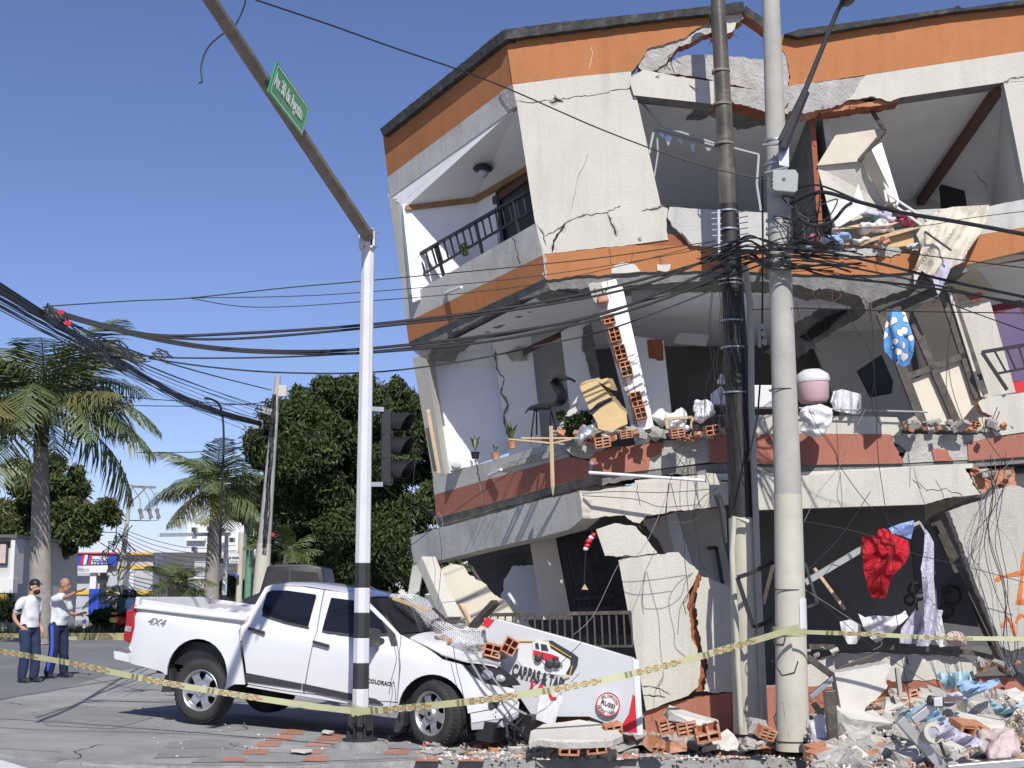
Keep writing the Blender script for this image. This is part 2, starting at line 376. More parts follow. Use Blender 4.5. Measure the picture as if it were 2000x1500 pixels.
for path, wd in (([(-10, 1421), (100, 1427), (330, 1433), (560, 1448), (650, 1459)], .02), ([(-10, 1369), (120, 1346), (240, 1326), (330, 1312)], .03), ([(150, 1320), (260, 1345), (330, 1350)], .015), ([(-10, 1462), (120, 1470)], .015)):
    P = spline([gnd(*p) for p in path], 6)
    for a, b in zip(P, P[1:]):
        d = (b-a).normalized(); n = V((-d.y, d.x, 0))*wd*.5; e = V((0, 0, .007))
        g.add([V((q.x, q.y, gz(q.x)))+e for q in (a-n, b-n, b+n, a+n)], [(0, 1, 2, 3)])
st(g.build('pavement_joint', 'crack'))
for nm, px, m in (('asphalt_patch', [(60, 1392), (150, 1378), (262, 1384), (300, 1402), (220, 1424), (90, 1418)], 'patch'), ('asphalt_patch', [(330, 1450), (430, 1442), (470, 1452), (420, 1478), (300, 1482)], 'patch')):
    st(gpatch(nm, [q[:2] for q in jag([(a, b, .5) for a, b in px])], .0045, m, .4))
g = G(); random.seed(70)
for _ in range(9):
    x, y = R(0, 600), R(1375, 1475); P = [gnd(x, y)]; a = R(0, 6.3)
    for k in range(14): a += R(-.6, .6); P.append(P[-1]+V((math.cos(a), math.sin(a), 0))*.12)
    for a_, b_ in zip(P, P[1:]): d = (b_-a_).normalized(); n = V((-d.y, d.x, 0))*.006; g.add([V((q.x, q.y, gz(q.x)+.0065)) for q in (a_-n, b_-n, b_+n, a_+n)], [(0, 1, 2, 3)])
st(g.build('pavement_crack', 'crack'))
# median with yellow kerbs, grass
gpoly('median', [(-60, 47), (-2, 47), (-2, 52), (-60, 52)], .12, 'grass', 2, .3)
for nm, pts, m in (('median_kerb', (-60, 46.6, -21.6), 'yellow_paint'), ('median_kerb', (-17.6, 46.6, -9.0), 'yellow_paint'), ('median_kerb', (-60, 52.0, -5), 'kerb')):
    g = G(); x = pts[0]
    while x < pts[2]:
        x2 = min(x+2, pts[2]); z = gz(x); g.box(((x+x2)/2, pts[1], z+.05), (x2-x-.02, .35, .3), m=0); x = x2
    st(g.build(nm, m, bevel=.02))
gpoly('far_street', [(-90, 52.4), (60, 52.4), (60, 66), (-90, 66)], -.008, 'asphalt', 5)
gpoly('far_sidewalk', [(-90, 66), (60, 66), (60, 80), (-90, 80)], .12, 'pavement', 5, .3)
g = G()
for i in range(5200):
    x = R(-30, -7.5); y = R(47.2, 51.6); 
    if noise.noise(V((x*.3, y*.3, 2))) < -.12: continue
    h = R(.1, .45); a = R(0, 6.3); p = V((x, y, gz(x)+.1)); d = V((math.cos(a), math.sin(a), 0)); g.add([p-d*.02, p+d*.02, p+V((R(-.15, .15), R(-.1, .1), h))], [(0, 1, 2)])
tag(g.build('grass', 'palm_leaf'), 'rough green grass and weeds on the median strip', 'grass', kind='stuff')
# ---------------------------------------------------------------- the damaged building
NF = V((.06, 1, 0)).normalized(); NS = V((.811, .584, 0)); P0 = V((0, 18.65, 0))
def PF(d=0): return (P0+NF*d, -NF)
def mkS(a, b):
    A = onp(*a, PF()); B = onp(*b, PF()); n = (B-A).cross(V((-.72, 1, 0))).normalized(); return A, n
S3_ = mkS((990, 75), (1064, 543)); S2_ = mkS((1064, 543), (1150, 925)); S1_ = mkS((1140, 930), (1190, 1100))
def S3(d=0): return (S3_[0]+NS*d, S3_[1])
def S2(d=0): return (S2_[0]+NS*d, S2_[1])
BL = thing('damaged_building', 'leaning three storey orange and cream apartment block with collapsed front walls and exposed rooms', 'building', (3, 20, gz(3)))
def wall(name, pts, pl, th=.16, mat='stucco', edge='concrete', n=NF, back=None, lab=None, parent=None):
    P = [onp(x, y, pl) for x, y in jag(pts)]; g = G(); g.prism(P, n*th, 0, 1, 2 if back else 0)
    return g.build(name, [mat, edge]+([back] if back else []), parent or BL, lab=lab)
J = 2.2
# roof cap, parapets
g = G(); cf = [(985, 57), (1120, 40), (1250, 27), (1385, 11), (1385, 27), (1250, 42), (1120, 59), (988, 76)]
P = [onp(x, y, PF(-.12)) for x, y in jag([(a, b, .8) for a, b in cf])]; g.prism(P, NF*.5, 0, 0)
P = [onp(x, y, S3(-.10)) for x, y in jag([(982, 58, .8), (742, 252), (748, 266), (986, 78)])]; g.prism(P, NS*.5, 0, 0)
g.build('roof_cap', 'cap', BL)
wall('roof_cap', [(1385, 11, 1), (1452, 3), (1454, 20, 1.5), (1420, 24), (1385, 28)], PF(-.12), .4, 'cap', 'concrete_dark')
wall('roof_cap', [(1456, 10, 1), (1500, 42), (1525, 66), (1522, 78, 2), (1486, 50), (1454, 28)], PF(-.08), .3, 'cap', 'brick_dark')
wall('roof_cap', [(1532, 66, 1), (1560, 57), (1700, 38), (1862, 15), (1870, 10), (1880, 16), (2020, -4), (2080, -12), (2080, 4), (2000, 8), (1870, 22, 1), (1700, 48), (1560, 72)], PF(-.12), .5, 'cap', 'cap')
wall('parapet', [(988, 76), (1120, 58), (1250, 41), (1387, 27), (1386, 46, J), (1352, 62, J), (1338, 74, J), (1265, 95, J), (1250, 122, J), (1236, 138), (1120, 150), (1001, 164)], PF(0), .15, 'orange', 'concrete')
wall('parapet', [(748, 264), (986, 77), (1001, 164), (757, 346)], S3(0), .15, 'orange', n=NS)
wall('parapet', [(1522, 74, 2), (1536, 69), (1700, 45), (1862, 24, 1), (2080, -2), (2080, 88), (2000, 100), (1700, 145), (1538, 168, J), (1544, 150, J), (1536, 112, J), (1526, 92, J)], PF(0), .15, 'orange', 'brick')
wall('exposed_masonry', [(1262, 92, 2), (1340, 73), (1388, 44, 2), (1392, 62, 3), (1340, 86, 3), (1326, 90, 3), (1314, 108, 3), (1298, 126, 2), (1284, 136, 2), (1258, 142), (1246, 130, 2), (1250, 118, 2)], PF(.03), .2, 'concrete', 'brick_dark')
wall('exposed_masonry', [(1388, 30), (1450, 22, 2), (1452, 36, 3), (1438, 44, 2), (1430, 62, 3), (1418, 68, 3), (1392, 70)], PF(.0), .25, 'plaster', 'brick_dark')
wall('exposed_masonry', [(1284, 140, 2), (1290, 128, 2), (1322, 112, 2), (1356, 107, 2), (1388, 107, 2), (1430, 110, 2), (1496, 116, 2), (1530, 112), (1540, 150), (1500, 190), (1480, 176, 2), (1430, 166, 2), (1390, 156, 2), (1340, 148, 2)], PF(.06), .3, 'concrete', 'brick_dark')
wall('exposed_masonry', [(1506, 98), (1524, 92, 2), (1536, 118, 2), (1541, 150, 2), (1536, 172), (1500, 182)], PF(.01), .3, 'concrete', 'brick_dark')
wall('parapet', [(1257, 136, 1), (1290, 142, 1.5), (1340, 152, 1), (1394, 158), (1394, 204), (1365, 200), (1238, 186), (1231, 164, 2), (1236, 146, 2)], PF(-.05), .3, 'stucco', 'concrete_dark')
wall('lintel', [(1390, 157), (1424, 168, 1), (1478, 176, 2), (1500, 186, 2), (1540, 190), (1540, 222, 3), (1480, 214, 3), (1430, 198, 2), (1390, 203)], PF(-.02), .4, 'concrete', 'brick_dark')
wall('lintel', [(1510, 172, 1), (1690, 148), (1668, 182, 2), (1655, 196, 2), (1640, 205, 3), (1606, 214, 2), (1576, 220, 3), (1510, 218)], PF(.0), .35, 'concrete', 'brick')
wall('lintel', [(1690, 147), (2080, 88), (2080, 145), (2000, 158), (1965, 160), (1760, 190, 1), (1740, 198, 2), (1700, 188, 2), (1655, 196, 2), (1670, 178, 2)], PF(-.01), .3, 'stucco', 'concrete_dark')
wall('exposed_masonry', [(1600, 216, 2), (1655, 198, 2), (1735, 196, 1), (1760, 192), (1755, 199, 2), (1690, 208, 2), (1640, 216, 2), (1604, 222)], PF(.05), .3, 'brick', 'brick_dark')
wall('fascia', [(757, 346), (1001, 164), (1010, 208), (762, 386)], S3(0), .35, 'stucco_grey', n=NS)
wall('exposed_masonry', [(975, 182, 2), (1001, 165), (1009, 208), (994, 214, 2), (985, 200, 2)], S3(-.02), .1, 'concrete', n=NS)
# third floor
wall('wall_panel', [(1001, 165), (1120, 150), (1233, 139, 1), (1232, 164, 1), (1243, 188), (1268, 300), (1291, 403, 1), (1304, 407, 1), (1302, 440, 2), (1306, 468), (1232, 478, 1), (1062, 496), (1055, 470), (1044, 430), (1010, 208)], PF(0), .22, 'stucco', 'stucco_grey')
wall('wall_panel', [(1308, 404, 1), (1345, 407), (1510, 416), (1510, 490), (1348, 479), (1336, 462, 2), (1312, 440, 2), (1304, 425, 2)], PF(-.06), .18, 'stucco_grey', 'concrete')
wall('exposed_masonry', [(1230, 462, 1), (1300, 456), (1345, 462), (1350, 482), (1230, 480)], PF(.02), .25, 'brick_dark', 'brick_dark')
wall('balcony_parapet', [(788, 584), (1046, 436), (1060, 498), (793, 630)], S3(0), .15, 'stucco_grey', n=NS)
wall('floor_band', [(793, 630), (1060, 498), (1065, 543), (798, 668)], S3(-.01), .22, 'orange', 'concrete', n=NS)
wall('floor_band', [(1060, 497), (1232, 479), (1345, 480), (1500, 488), (1600, 492, 1), (1650, 500, 2), (1700, 502, 2), (1760, 496, 2), (1800, 488), (1885, 470), (1890, 462), (2080, 432), (2080, 478), (2000, 490), (1885, 518), (1800, 530), (1700, 537, 1), (1560, 535, 1), (1400, 529, 1), (1232, 531, 2), (1200, 534, 2), (1065, 545)], PF(-.01), .25, 'orange', 'concrete')
wall('exposed_masonry', [(1194, 523, 1), (1215, 512), (1240, 516, 1), (1252, 530), (1225, 533), (1194, 534)], PF(-.03), .06, 'plaster')
wall('exposed_masonry', [(1283, 516, 1), (1310, 516, 1), (1306, 532), (1284, 528)], PF(-.03), .06, 'plaster')
wall('exposed_masonry', [(1560, 486, 2), (1640, 488, 2), (1752, 480, 2), (1762, 492, 3), (1740, 502, 2), (1716, 499, 2), (1650, 504, 2), (1600, 492, 2)], PF(-.03), .3, 'concrete', 'plaster')
wall('balcony_parapet', [(1800, 440), (1920, 405, 1), (1985, 392), (2080, 376), (2080, 430), (2000, 444), (1890, 462), (1806, 480)], PF(.0), .15, 'stucco_grey', 'concrete')
# slab edges between second and third floor
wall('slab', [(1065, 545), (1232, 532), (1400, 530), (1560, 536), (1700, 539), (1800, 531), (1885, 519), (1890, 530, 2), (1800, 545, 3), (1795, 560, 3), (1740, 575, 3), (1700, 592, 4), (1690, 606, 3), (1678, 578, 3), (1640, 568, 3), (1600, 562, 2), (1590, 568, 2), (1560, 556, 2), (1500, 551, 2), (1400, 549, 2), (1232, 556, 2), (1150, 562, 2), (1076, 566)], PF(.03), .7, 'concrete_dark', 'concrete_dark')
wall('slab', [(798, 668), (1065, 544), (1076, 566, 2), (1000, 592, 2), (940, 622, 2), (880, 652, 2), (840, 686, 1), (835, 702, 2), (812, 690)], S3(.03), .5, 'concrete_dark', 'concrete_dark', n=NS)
# second floor band and parapets
wall('balcony_parapet', [(845, 934), (1080, 864, 1), (1104, 870, 1), (1112, 892), (848, 966)], S2(0), .15, 'stucco_grey', n=NS)
wall('floor_band', [(848, 966), (1112, 892), (1150, 900), (1152, 930), (852, 1011)], S2(-.01), .2, 'red_band', 'concrete', n=NS)
wall('floor_band', [(1150, 893, 1), (1165, 884, 2), (1192, 876), (1298, 862, 2), (1292, 884, 2), (1270, 894, 2), (1266, 918), (1151, 931)], PF(-.01), .2, 'red_band', 'concrete')
wall('exposed_masonry', [(1100, 872, 2), (1130, 862, 2), (1170, 862, 2), (1190, 872, 2), (1166, 882, 2), (1150, 896, 2), (1120, 890)], PF(-.015), .1, 'concrete')
wall('exposed_masonry', [(1296, 860, 2), (1392, 855), (1392, 902), (1266, 918), (1270, 894), (1292, 884, 1)], PF(.01), .25, 'concrete')
wall('floor_band', [(1386, 852), (1530, 846), (1740, 848, 2), (1745, 862, 2), (1765, 905), (1560, 908), (1386, 903)], PF(-.01), .2, 'red_band', 'concrete')
wall('exposed_masonry', [(1736, 846, 2), (1890, 850, 2), (1960, 842, 1), (1955, 856, 2), (1895, 870), (1892, 898), (1760, 905), (1770, 880, 2), (1745, 862, 2)], PF(.015), .2, 'concrete')
wall('floor_band', [(1820, 876, 2), (1850, 878, 2), (1864, 900), (1826, 900)], PF(-.012), .05, 'red_band', 'concrete')
wall('floor_band', [(1890, 864, 2), (1960, 853), (2080, 832), (2080, 886), (1892, 900)], PF(-.01), .2, 'red_band', 'concrete')
wall('balcony_parapet', [(1550, 812), (1650, 812), (1752, 815, 2), (1762, 832, 1), (1760, 851), (1550, 851)], PF(.0), .15, 'stucco', 'brick')
wall('balcony_parapet', [(1910, 788, 3), (1930, 775), (1990, 768), (2080, 755), (2080, 832), (1945, 852, 3), (1930, 830, 3), (1938, 812, 3), (1920, 805, 3)], PF(-.03), .18, 'stucco', 'brick')
wall('balcony_parapet', [(1470, 812), (1530, 808), (1530, 846), (1470, 850)], PF(.02), .15, 'stucco', 'brick')
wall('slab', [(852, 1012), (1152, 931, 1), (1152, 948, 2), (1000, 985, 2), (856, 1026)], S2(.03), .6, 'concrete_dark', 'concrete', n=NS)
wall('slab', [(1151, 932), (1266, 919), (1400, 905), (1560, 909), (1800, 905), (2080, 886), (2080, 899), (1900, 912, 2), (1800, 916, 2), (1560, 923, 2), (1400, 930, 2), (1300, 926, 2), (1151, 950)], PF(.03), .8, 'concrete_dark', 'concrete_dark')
wall('pale_ledge', [(1240, 938), (1400, 925), (1500, 925), (1640, 918), (1900, 905), (1900, 914), (1640, 930), (1500, 936), (1400, 938), (1240, 950)], PF(-.02), .1, 'plaster', 'concrete')
# ground floor fragments
wall('lintel', [(1136, 962, 1), (1260, 944), (1400, 934), (1425, 950), (1425, 985), (1380, 992, 2), (1320, 998, 2), (1262, 1008, 2), (1250, 1022, 2), (1232, 1016, 2), (1220, 1006, 2), (1140, 1014)], PF(-.06), .22, 'stucco', 'brick_dark')
wall('lintel', [(1480, 932), (1560, 930), (1640, 922, 2), (1780, 912, 1), (1880, 906, 2), (1892, 925, 2), (1915, 966, 1), (1850, 972, 1), (1808, 985), (1565, 993), (1480, 996)], PF(-.06), .22, 'stucco', 'concrete')
wall('fallen_beam', [(800, 1050), (848, 1034, 1), (960, 1004, 1.5), (1060, 976, 1.5), (1132, 958, 1), (1138, 1012), (1112, 1034, 1), (1060, 1048), (940, 1074), (870, 1092, 1), (848, 1096, 2), (808, 1098)], S2(-.25), .28, 'stucco_grey', 'stucco', n=NS)
wall('wall_fragment', [(1164, 1034), (1200, 1022, 1), (1238, 1027, 2), (1262, 1048, 2), (1270, 1062, 1), (1284, 1080, 2), (1240, 1086, 2), (1182, 1086)], PF(-.22), .16, 'stucco', 'brick')
wall('wall_fragment', [(1208, 1094, 1), (1240, 1086, 2), (1325, 1078, 2), (1338, 1092, 2), (1364, 1114, 2), (1358, 1132, 3), (1348, 1150, 3), (1342, 1180, 3), (1350, 1236, 3), (1368, 1290, 2), (1364, 1340, 1), (1345, 1358, 1), (1262, 1388), (1246, 1300)], PF(-.2), .22, 'stucco', 'mortar')
wall('wall_fragment', [(1370, 1126, 1), (1382, 1128, 1), (1432, 1150, 1), (1470, 1180), (1470, 1350), (1420, 1352, 2), (1396, 1354, 2), (1374, 1350, 3), (1384, 1300, 3), (1366, 1240, 3), (1358, 1180, 3), (1362, 1150, 3)], PF(-.12), .2, 'stucco', 'mortar')
wall('exposed_masonry', [(1340, 1120, 3), (1368, 1122, 3), (1362, 1180, 3), (1368, 1240, 3), (1376, 1300, 3), (1374, 1350), (1350, 1352, 3), (1345, 1240, 3), (1335, 1180, 3)], PF(.02), .05, 'brick_dark', 'concrete')
wall('wall_base', [(1258, 1388), (1340, 1366, 1), (1430, 1352, 1), (1600, 1340), (1600, 1440), (1262, 1450)], PF(-.12), .3, 'red_band', 'brick_dark')
wall('wall_base', [(1575, 1300, 2), (1600, 1290, 2), (1640, 1278, 1), (1720, 1276, 1), (1885, 1284, 2), (1905, 1300, 3), (1905, 1325, 2), (1760, 1330, 1), (1575, 1345)], PF(-.1), .25, 'stucco', 'concrete')
wall('wall_base', [(1480, 1342), (1760, 1329), (1905, 1324), (2080, 1318), (2080, 1420), (1480, 1440)], PF(-.09), .25, 'red_band', 'concrete')
g = G(); P = [onp(x, y, PF(-.3)) for x, y in jag([(1828, 1004, 2), (1900, 980, 2), (1912, 964, 2), (1940, 955, 2), (1975, 962, 2), (2080, 975), (2080, 1262, 3), (2000, 1262, 3), (1962, 1270, 2), (1944, 1262, 2)])]
P = [p-NF*.25*(p.z) for p in P]; g.prism(P, NF*.2, 0, 1); g.build('leaning_wall', ['stucco', 'concrete'], BL)
wall('exposed_masonry', [(1944, 1262, 3), (1966, 1272, 2), (2000, 1258, 3), (2080, 1262), (2080, 1318), (1990, 1322, 3), (1960, 1310, 3)], PF(-.15), .25, 'concrete', 'brick')
wall('exposed_masonry', [(1890, 908, 3), (1930, 914, 3), (1980, 910, 3), (1985, 950, 3), (1950, 945, 3), (1915, 966, 3), (1900, 940, 3)], PF(.1), .3, 'brick', 'brick_dark')
wall('window_rail', [(1580, 1258), (1760, 1260), (1900, 1270), (1942, 1280), (1942, 1290), (1900, 1280), (1760, 1269), (1580, 1268)], PF(-.2), .1, 'bronze', 'bronze')
# cracks
def crack(pts, pl, w=1.6, n=NF, am=2.0, mat='crack'):
    P = []
    for (a, b) in zip(pts, pts[1:]):
        L = math.hypot(b[0]-a[0], b[1]-a[1]); k = max(2, int(L/6))
        for j in range(k): P.append((a[0]+(b[0]-a[0])*j/k+(R(-am, am) if j else 0), a[1]+(b[1]-a[1])*j/k+(R(-am, am) if j else 0)))
    P.append(pts[-1]); up = []; dn = []
    for i, p in enumerate(P):
        q = P[min(i+1, len(P)-1)]; o = P[max(i-1, 0)]; dx, dy = q[0]-o[0], q[1]-o[1]; L = math.hypot(dx, dy) or 1; h = w*R(.35, 1)*(.25 if i in (0, len(P)-1) else 1)/2
        up.append((p[0]-dy/L*h, p[1]+dx/L*h)); dn.append((p[0]+dy/L*h, p[1]-dx/L*h))
    g = G(); ex = lambda a, b, k: (a[0]+(b[0]-a[0])*k, a[1]+(b[1]-a[1])*k)
    for i in range(len(P)-1):
        g.add([onp(*q, pl)-n*.004 for q in (up[i], up[i+1], dn[i+1], dn[i])], [(0, 1, 2, 3)])
        if w >= 2 and mat == 'crack' and noise.noise(V((P[i][0]*.07, P[i][1]*.07, 0))) > -.1: e = 1.2+noise.noise(V((P[i][0]*.2, 5, 0))); e2 = 1.2+noise.noise(V((P[i+1][0]*.2, 5, 0))); g.add([onp(*q, pl)-n*.002 for q in (ex(up[i], dn[i], -e*.7), ex(up[i+1], dn[i+1], -e2*.7), ex(dn[i+1], up[i+1], -e2), ex(dn[i], up[i], -e))], [(0, 1, 2, 3)], 1)
    return g.build('crack', [mat, 'mortar'], BL)
for pts, w_ in (([(1008, 198), (1040, 201), (1075, 196), (1100, 192), (1160, 186), (1200, 176), (1235, 172)], 1.6), ([(1080, 192), (1100, 198), (1072, 199)], 3.5), ([(1082, 184), (1086, 194)], 2.5),
    ([(1062, 462), (1080, 455), (1104, 436), (1140, 421), (1180, 416), (1208, 405)], 2.2), ([(1186, 415), (1196, 440), (1204, 462)], 3.4), ([(1104, 436), (1092, 455), (1082, 470), (1078, 494)], 5), ([(1048, 438), (1058, 452), (1066, 480)], 2.6), ([(1252, 412), (1296, 403)], 3.4), ([(1150, 300), (1128, 350), (1115, 415)], .8),
    ([(1208, 405), (1212, 402)], 3)): crack(pts, PF(0), w_)
crack([(1157, 90), (1155, 115), (1150, 140)], PF(0), 1.2, mat='plaster')
for pts in ([(1190, 482), (1192, 510), (1196, 520)], [(1236, 490), (1230, 520)], [(1288, 500), (1292, 524)], [(1706, 512), (1712, 532)], [(1740, 505), (1735, 525)]): crack(pts, PF(-.01), 1.4)
crack([(1060, 500), (1066, 520), (1064, 542)], PF(-.01), 3)
crack([(1000, 462), (1010, 490), (1018, 520)], S3(0), 1.6, NS); crack([(928, 896), (936, 930), (938, 960)], S2(0), 2.6, NS); crack([(936, 935), (941, 975), (940, 985)], S2(-.01), 1.8, NS, mat='concrete')
for pts in ([(1242, 940), (1246, 965), (1252, 988)], [(1792, 940), (1810, 958), (1850, 955), (1880, 968)], [(1780, 935), (1800, 955)]): crack(pts, PF(-.06), 1.4)
crack([(1895, 925), (1905, 950), (1916, 966)], PF(-.06), 3); crack([(1250, 1338), (1290, 1345), (1310, 1358)], PF(-.2), 2); crack([(1256, 1358), (1300, 1362)], PF(-.2), 3); crack([(1770, 1280), (1772, 1295), (1776, 1300)], PF(-.1), 3)
crack([(1210, 862), (1240, 880), (1262, 905)], PF(-.01), .8)
crack([(1960, 160), (1980, 152), (2030, 146)], PF(-.01), 2.5)
# ---- balcony on the third floor (side), inside faces
W1Y = at(793, 405, 22.0)
def qd(name, P, vec, mat, parent=BL, edge=None):
    g = G(); g.prism(P, vec, 0, 1 if edge else 0); return g.build(name, [mat]+([edge] if edge else []), parent)
PW1 = (V((0, 21.1, 0)), V((0, -1, 0))); q = at(930, 388, 21.1); PW2 = (q, V((-1, -.72, 0)).normalized())
fas = [onp(1012, 207, S3(.3)), onp(760, 386, S3(.1))]
qd('ceiling', [onp(1012, 206, S3(.02)), onp(758, 384, S3(.02)), onp(793, 404, PW1), onp(930, 387, PW1), onp(1034, 326, PW2), onp(1080, 240, PF(1.6)), onp(1060, 200, PF(.3))], V((0, 0, .12)), 'white_wall')
qd('balcony_wall', [onp(786, 400, PW1), onp(930, 383, PW1), onp(945, 540, PW1), onp(806, 590, PW1)], V((0, .12, 0)), 'white_wall')
qd('balcony_wall', [onp(930, 383, PW2), onp(966, 362, PW2), onp(985, 520, PW2), onp(945, 540, PW2)], V((.1, .06, 0)), 'white_wall')
qd('balcony_door', [onp(962, 372, PW2), onp(1060, 306, PW2), onp(1080, 480, PW2), onp(978, 520, PW2)], V((.1, .06, 0)), 'black')
qd('door_frame', [onp(964, 386, PW2)-NS*.03, onp(1060, 320, PW2)-NS*.03, onp(1060, 334, PW2)-NS*.03, onp(966, 400, PW2)-NS*.03], V((.02, .01, 0)), 'wood_brown')
qd('door_frame', [onp(972, 380, PW2)-NS*.04, onp(977, 377, PW2)-NS*.04, onp(992, 500, PW2)-NS*.04, onp(986, 504, PW2)-NS*.04], V((.03, .02, 0)), 'black_metal')
qd('trim', [onp(791, 403, PW1), onp(930, 387, PW1), onp(931, 396, PW1), onp(794, 412, PW1)], V((0, -.05, 0)), 'wood_trim')
qd('trim', [onp(930, 387, PW2), onp(1034, 326, PW2), onp(1036, 336, PW2), onp(931, 396, PW2)], V((-.05, -.03, 0)), 'wood_trim')
qd('end_wall', [onp(760, 386, S3(.0)), onp(775, 388, S3(.0)), onp(806, 574, S3(.0)), onp(789, 584, S3(.0))], V((.06, .12, 0)), 'stucco')
qd('end_wall', [onp(775, 388, S3(.02)), onp(793, 404, PW1), onp(807, 575, PW1), onp(801, 572, S3(.02))], V((-.03, .03, 0)), 'white_wall')
def railing(name, a, b, c, d, k, pl, n, mat='black_metal', parent=BL, posts=()):
    # a-b top rail, c-d lower rail (pixels)
    A, B, Cc, D = [onp(*p, pl) for p in (a, b, c, d)]; g = G(); g.bar(A, B, .045, .045); g.bar(Cc, D, .03, .03)
    for i in range(k+1):
        t = i/k; g.bar(A+(B-A)*t, Cc+(D-Cc)*t, .022, .022)
    for t in posts:
        p = A+(B-A)*t; q2 = Cc+(D-Cc)*t; g.bar(p, p+(q2-p)*1.75, .04, .04)
    return g.build(name, mat, parent)
railing('railing', (786, 516), (1036, 372), (798, 552), (1042, 410), 20, S3(.08), NS, posts=(0, .28, .6, .88))
# balcony lamp
_a, _b, _c = onp(1012, 206, S3(.02)), onp(758, 384, S3(.02)), onp(930, 387, PW1); _p = onp(943, 318, (_a, (_b-_a).cross(_c-_a).normalized()))-V((0, 0, .12))
BLt = thing('ceiling_lamp', 'round black ceiling lamp with white globe under the top balcony ceiling', 'lamp', _p)
g = G(); c = _p; g.lathe(c, (0, 0, 1), [(.02, -.0), (.13, -.0), (.15, .03), (.1, .08)], 20); g.build('lamp_base', 'black', BLt, smooth=1)
g = G(); g.ell(c-V((0, 0, .04)), .075); g.build('globe', 'sign_white', BLt, smooth=1)
# ---- interiors: back walls, floors, ceilings
def pp(px, py, d): return onp(px, py, PF(d))
def room(name, P, vec, mat): return qd(name, P, V(vec), mat)
Z3 = onp(1500, 480, PF()).z; Z2 = onp(1500, 880, PF()).z
# third floor rooms: ceiling follows the lintel underside, tilted with the block
g = G(); P = [pp(1236, 178, .15), pp(1420, 196, .15), pp(1560, 212, .15), pp(1760, 188, .15), pp(1990, 154, .15), pp(2200, 120, .15)]
v = V((.3, 5.0, -.25)); g.add(P+[p+v for p in P]+[p+V((0, 0, .15)) for p in P], [(i, i+1, i+7, i+6) for i in range(5)]+[(12+i, 13+i, i+1, i) for i in range(5)]); g.build('ceiling', 'white_wall', BL)
cl = lambda x, y, d: pp(x, y, .15)+v*(d/5)
room('back_wall', [pp(1180, 150, 5.0), pp(2300, 150, 5.0), pp(2300, 520, 5.0), pp(1180, 520, 5.0)], (0, .1, 0), 'grey_wall')
room('floor', [pp(1050, 486, .1), pp(2200, 486, .1), pp(2200, 486, .1)+V((0, 5, 0)), pp(1050, 486, .1)+V((0, 5, 0))], (0, 0, -.08), 'concrete')
# partition between the two open rooms (brick edge showing), right hand wall with brown trim
def part(name, top, bot, d0, d1, mat, th=.12, edge=None, skew=0.0):
    a = pp(*top, d0); b = pp(*bot, d0); vv = NF*(d1-d0)+V((skew, 0, 0)); g = G(); g.prism([a, a+vv, b+vv, b], V((th, 0, 0)), 0, 1 if edge else 0); return g.build(name, [mat]+([edge] if edge else []), BL)
part('partition_wall', (1580, 212), (1600, 480), .35, 2.6, 'concrete_dark', .07, 'brick_dark')
part('partition_wall', (1604, 215), (1640, 480), .6, 4.9, 'white_wall', .1)
qd('partition_wall', [cl(1960, 160, 0), cl(1960, 160, 0)+v*.98, pp(1935, 420, 4.9), pp(2022, 440, .15)], V((.14, 0, 0)), 'white_wall')
a = cl(1960, 160, 0); g = G(); g.bar(a+V((-.05, 0, -.06)), a+v*.97+V((-.05, 0, -.06)), .12, .14); g.build('brown_beam', 'wood_brown', BL)
a = pp(1815, 270, 4.9); g = G(); g.bar(pp(1740, 296, 4.7), pp(1880, 262, 4.7), .1, .25); g.build('brown_beam', 'white_wall', BL)
qd('door_frame', [pp(1860, 340, 4.2), pp(1880, 350, 4.2), pp(1890, 410, 4.2), pp(1838, 410, 4.2), pp(1834, 366, 4.2)], V((.02, .05, 0)), 'black')
wall('wall_panel', [(1960, 160), (2000, 154), (2080, 142), (2080, 380), (2006, 390)], PF(-.005), .2, 'stucco', 'grey_wall')
crack([(1840, 295), (1870, 310), (1900, 330), (1930, 370)], PF(3.3), 1.8); crack([(1795, 345), (1815, 320), (1825, 290)], PF(4.6), 1.6)
# hanging window frame in first opening
g = G(); hp = [(1245, 190), (1292, 246), (1395, 280), (1436, 290), (1482, 302)]
for a, b in zip(hp, hp[1:]): g.bar(pp(*a, .3), pp(*b, .3), .035, .025)
g.bar(pp(1482, 302, .3), pp(1478, 360, .3), .03, .03); g.bar(pp(1478, 360, .3), pp(1486, 412, .3), .03, .03)
g.bar(pp(1278, 250, .35), pp(1268, 300, .35), .04, .03); g.bar(pp(1278, 252, .4), pp(1395, 284, .4), .03, .03); g.bar(pp(1283, 256, .4), pp(1285, 300, .4), .02, .02); g.bar(pp(1285, 300, .4), pp(1278, 345, .4), .02, .02)
g.build('window_frame', 'box_grey', BL)
g = G(); 
for x0, y0 in ((1286, 258), (1296, 262), (1318, 268), (1345, 274), (1375, 282)):
    P = [pp(x0, y0, .42), pp(x0+R(10, 18), y0+5, .42), pp(x0+R(8, 14), y0+R(12, 26), .42)]; g = G(); g.prism(P, V((0, .004, 0))); g.build('broken_glass', 'lamp_glass', BL)
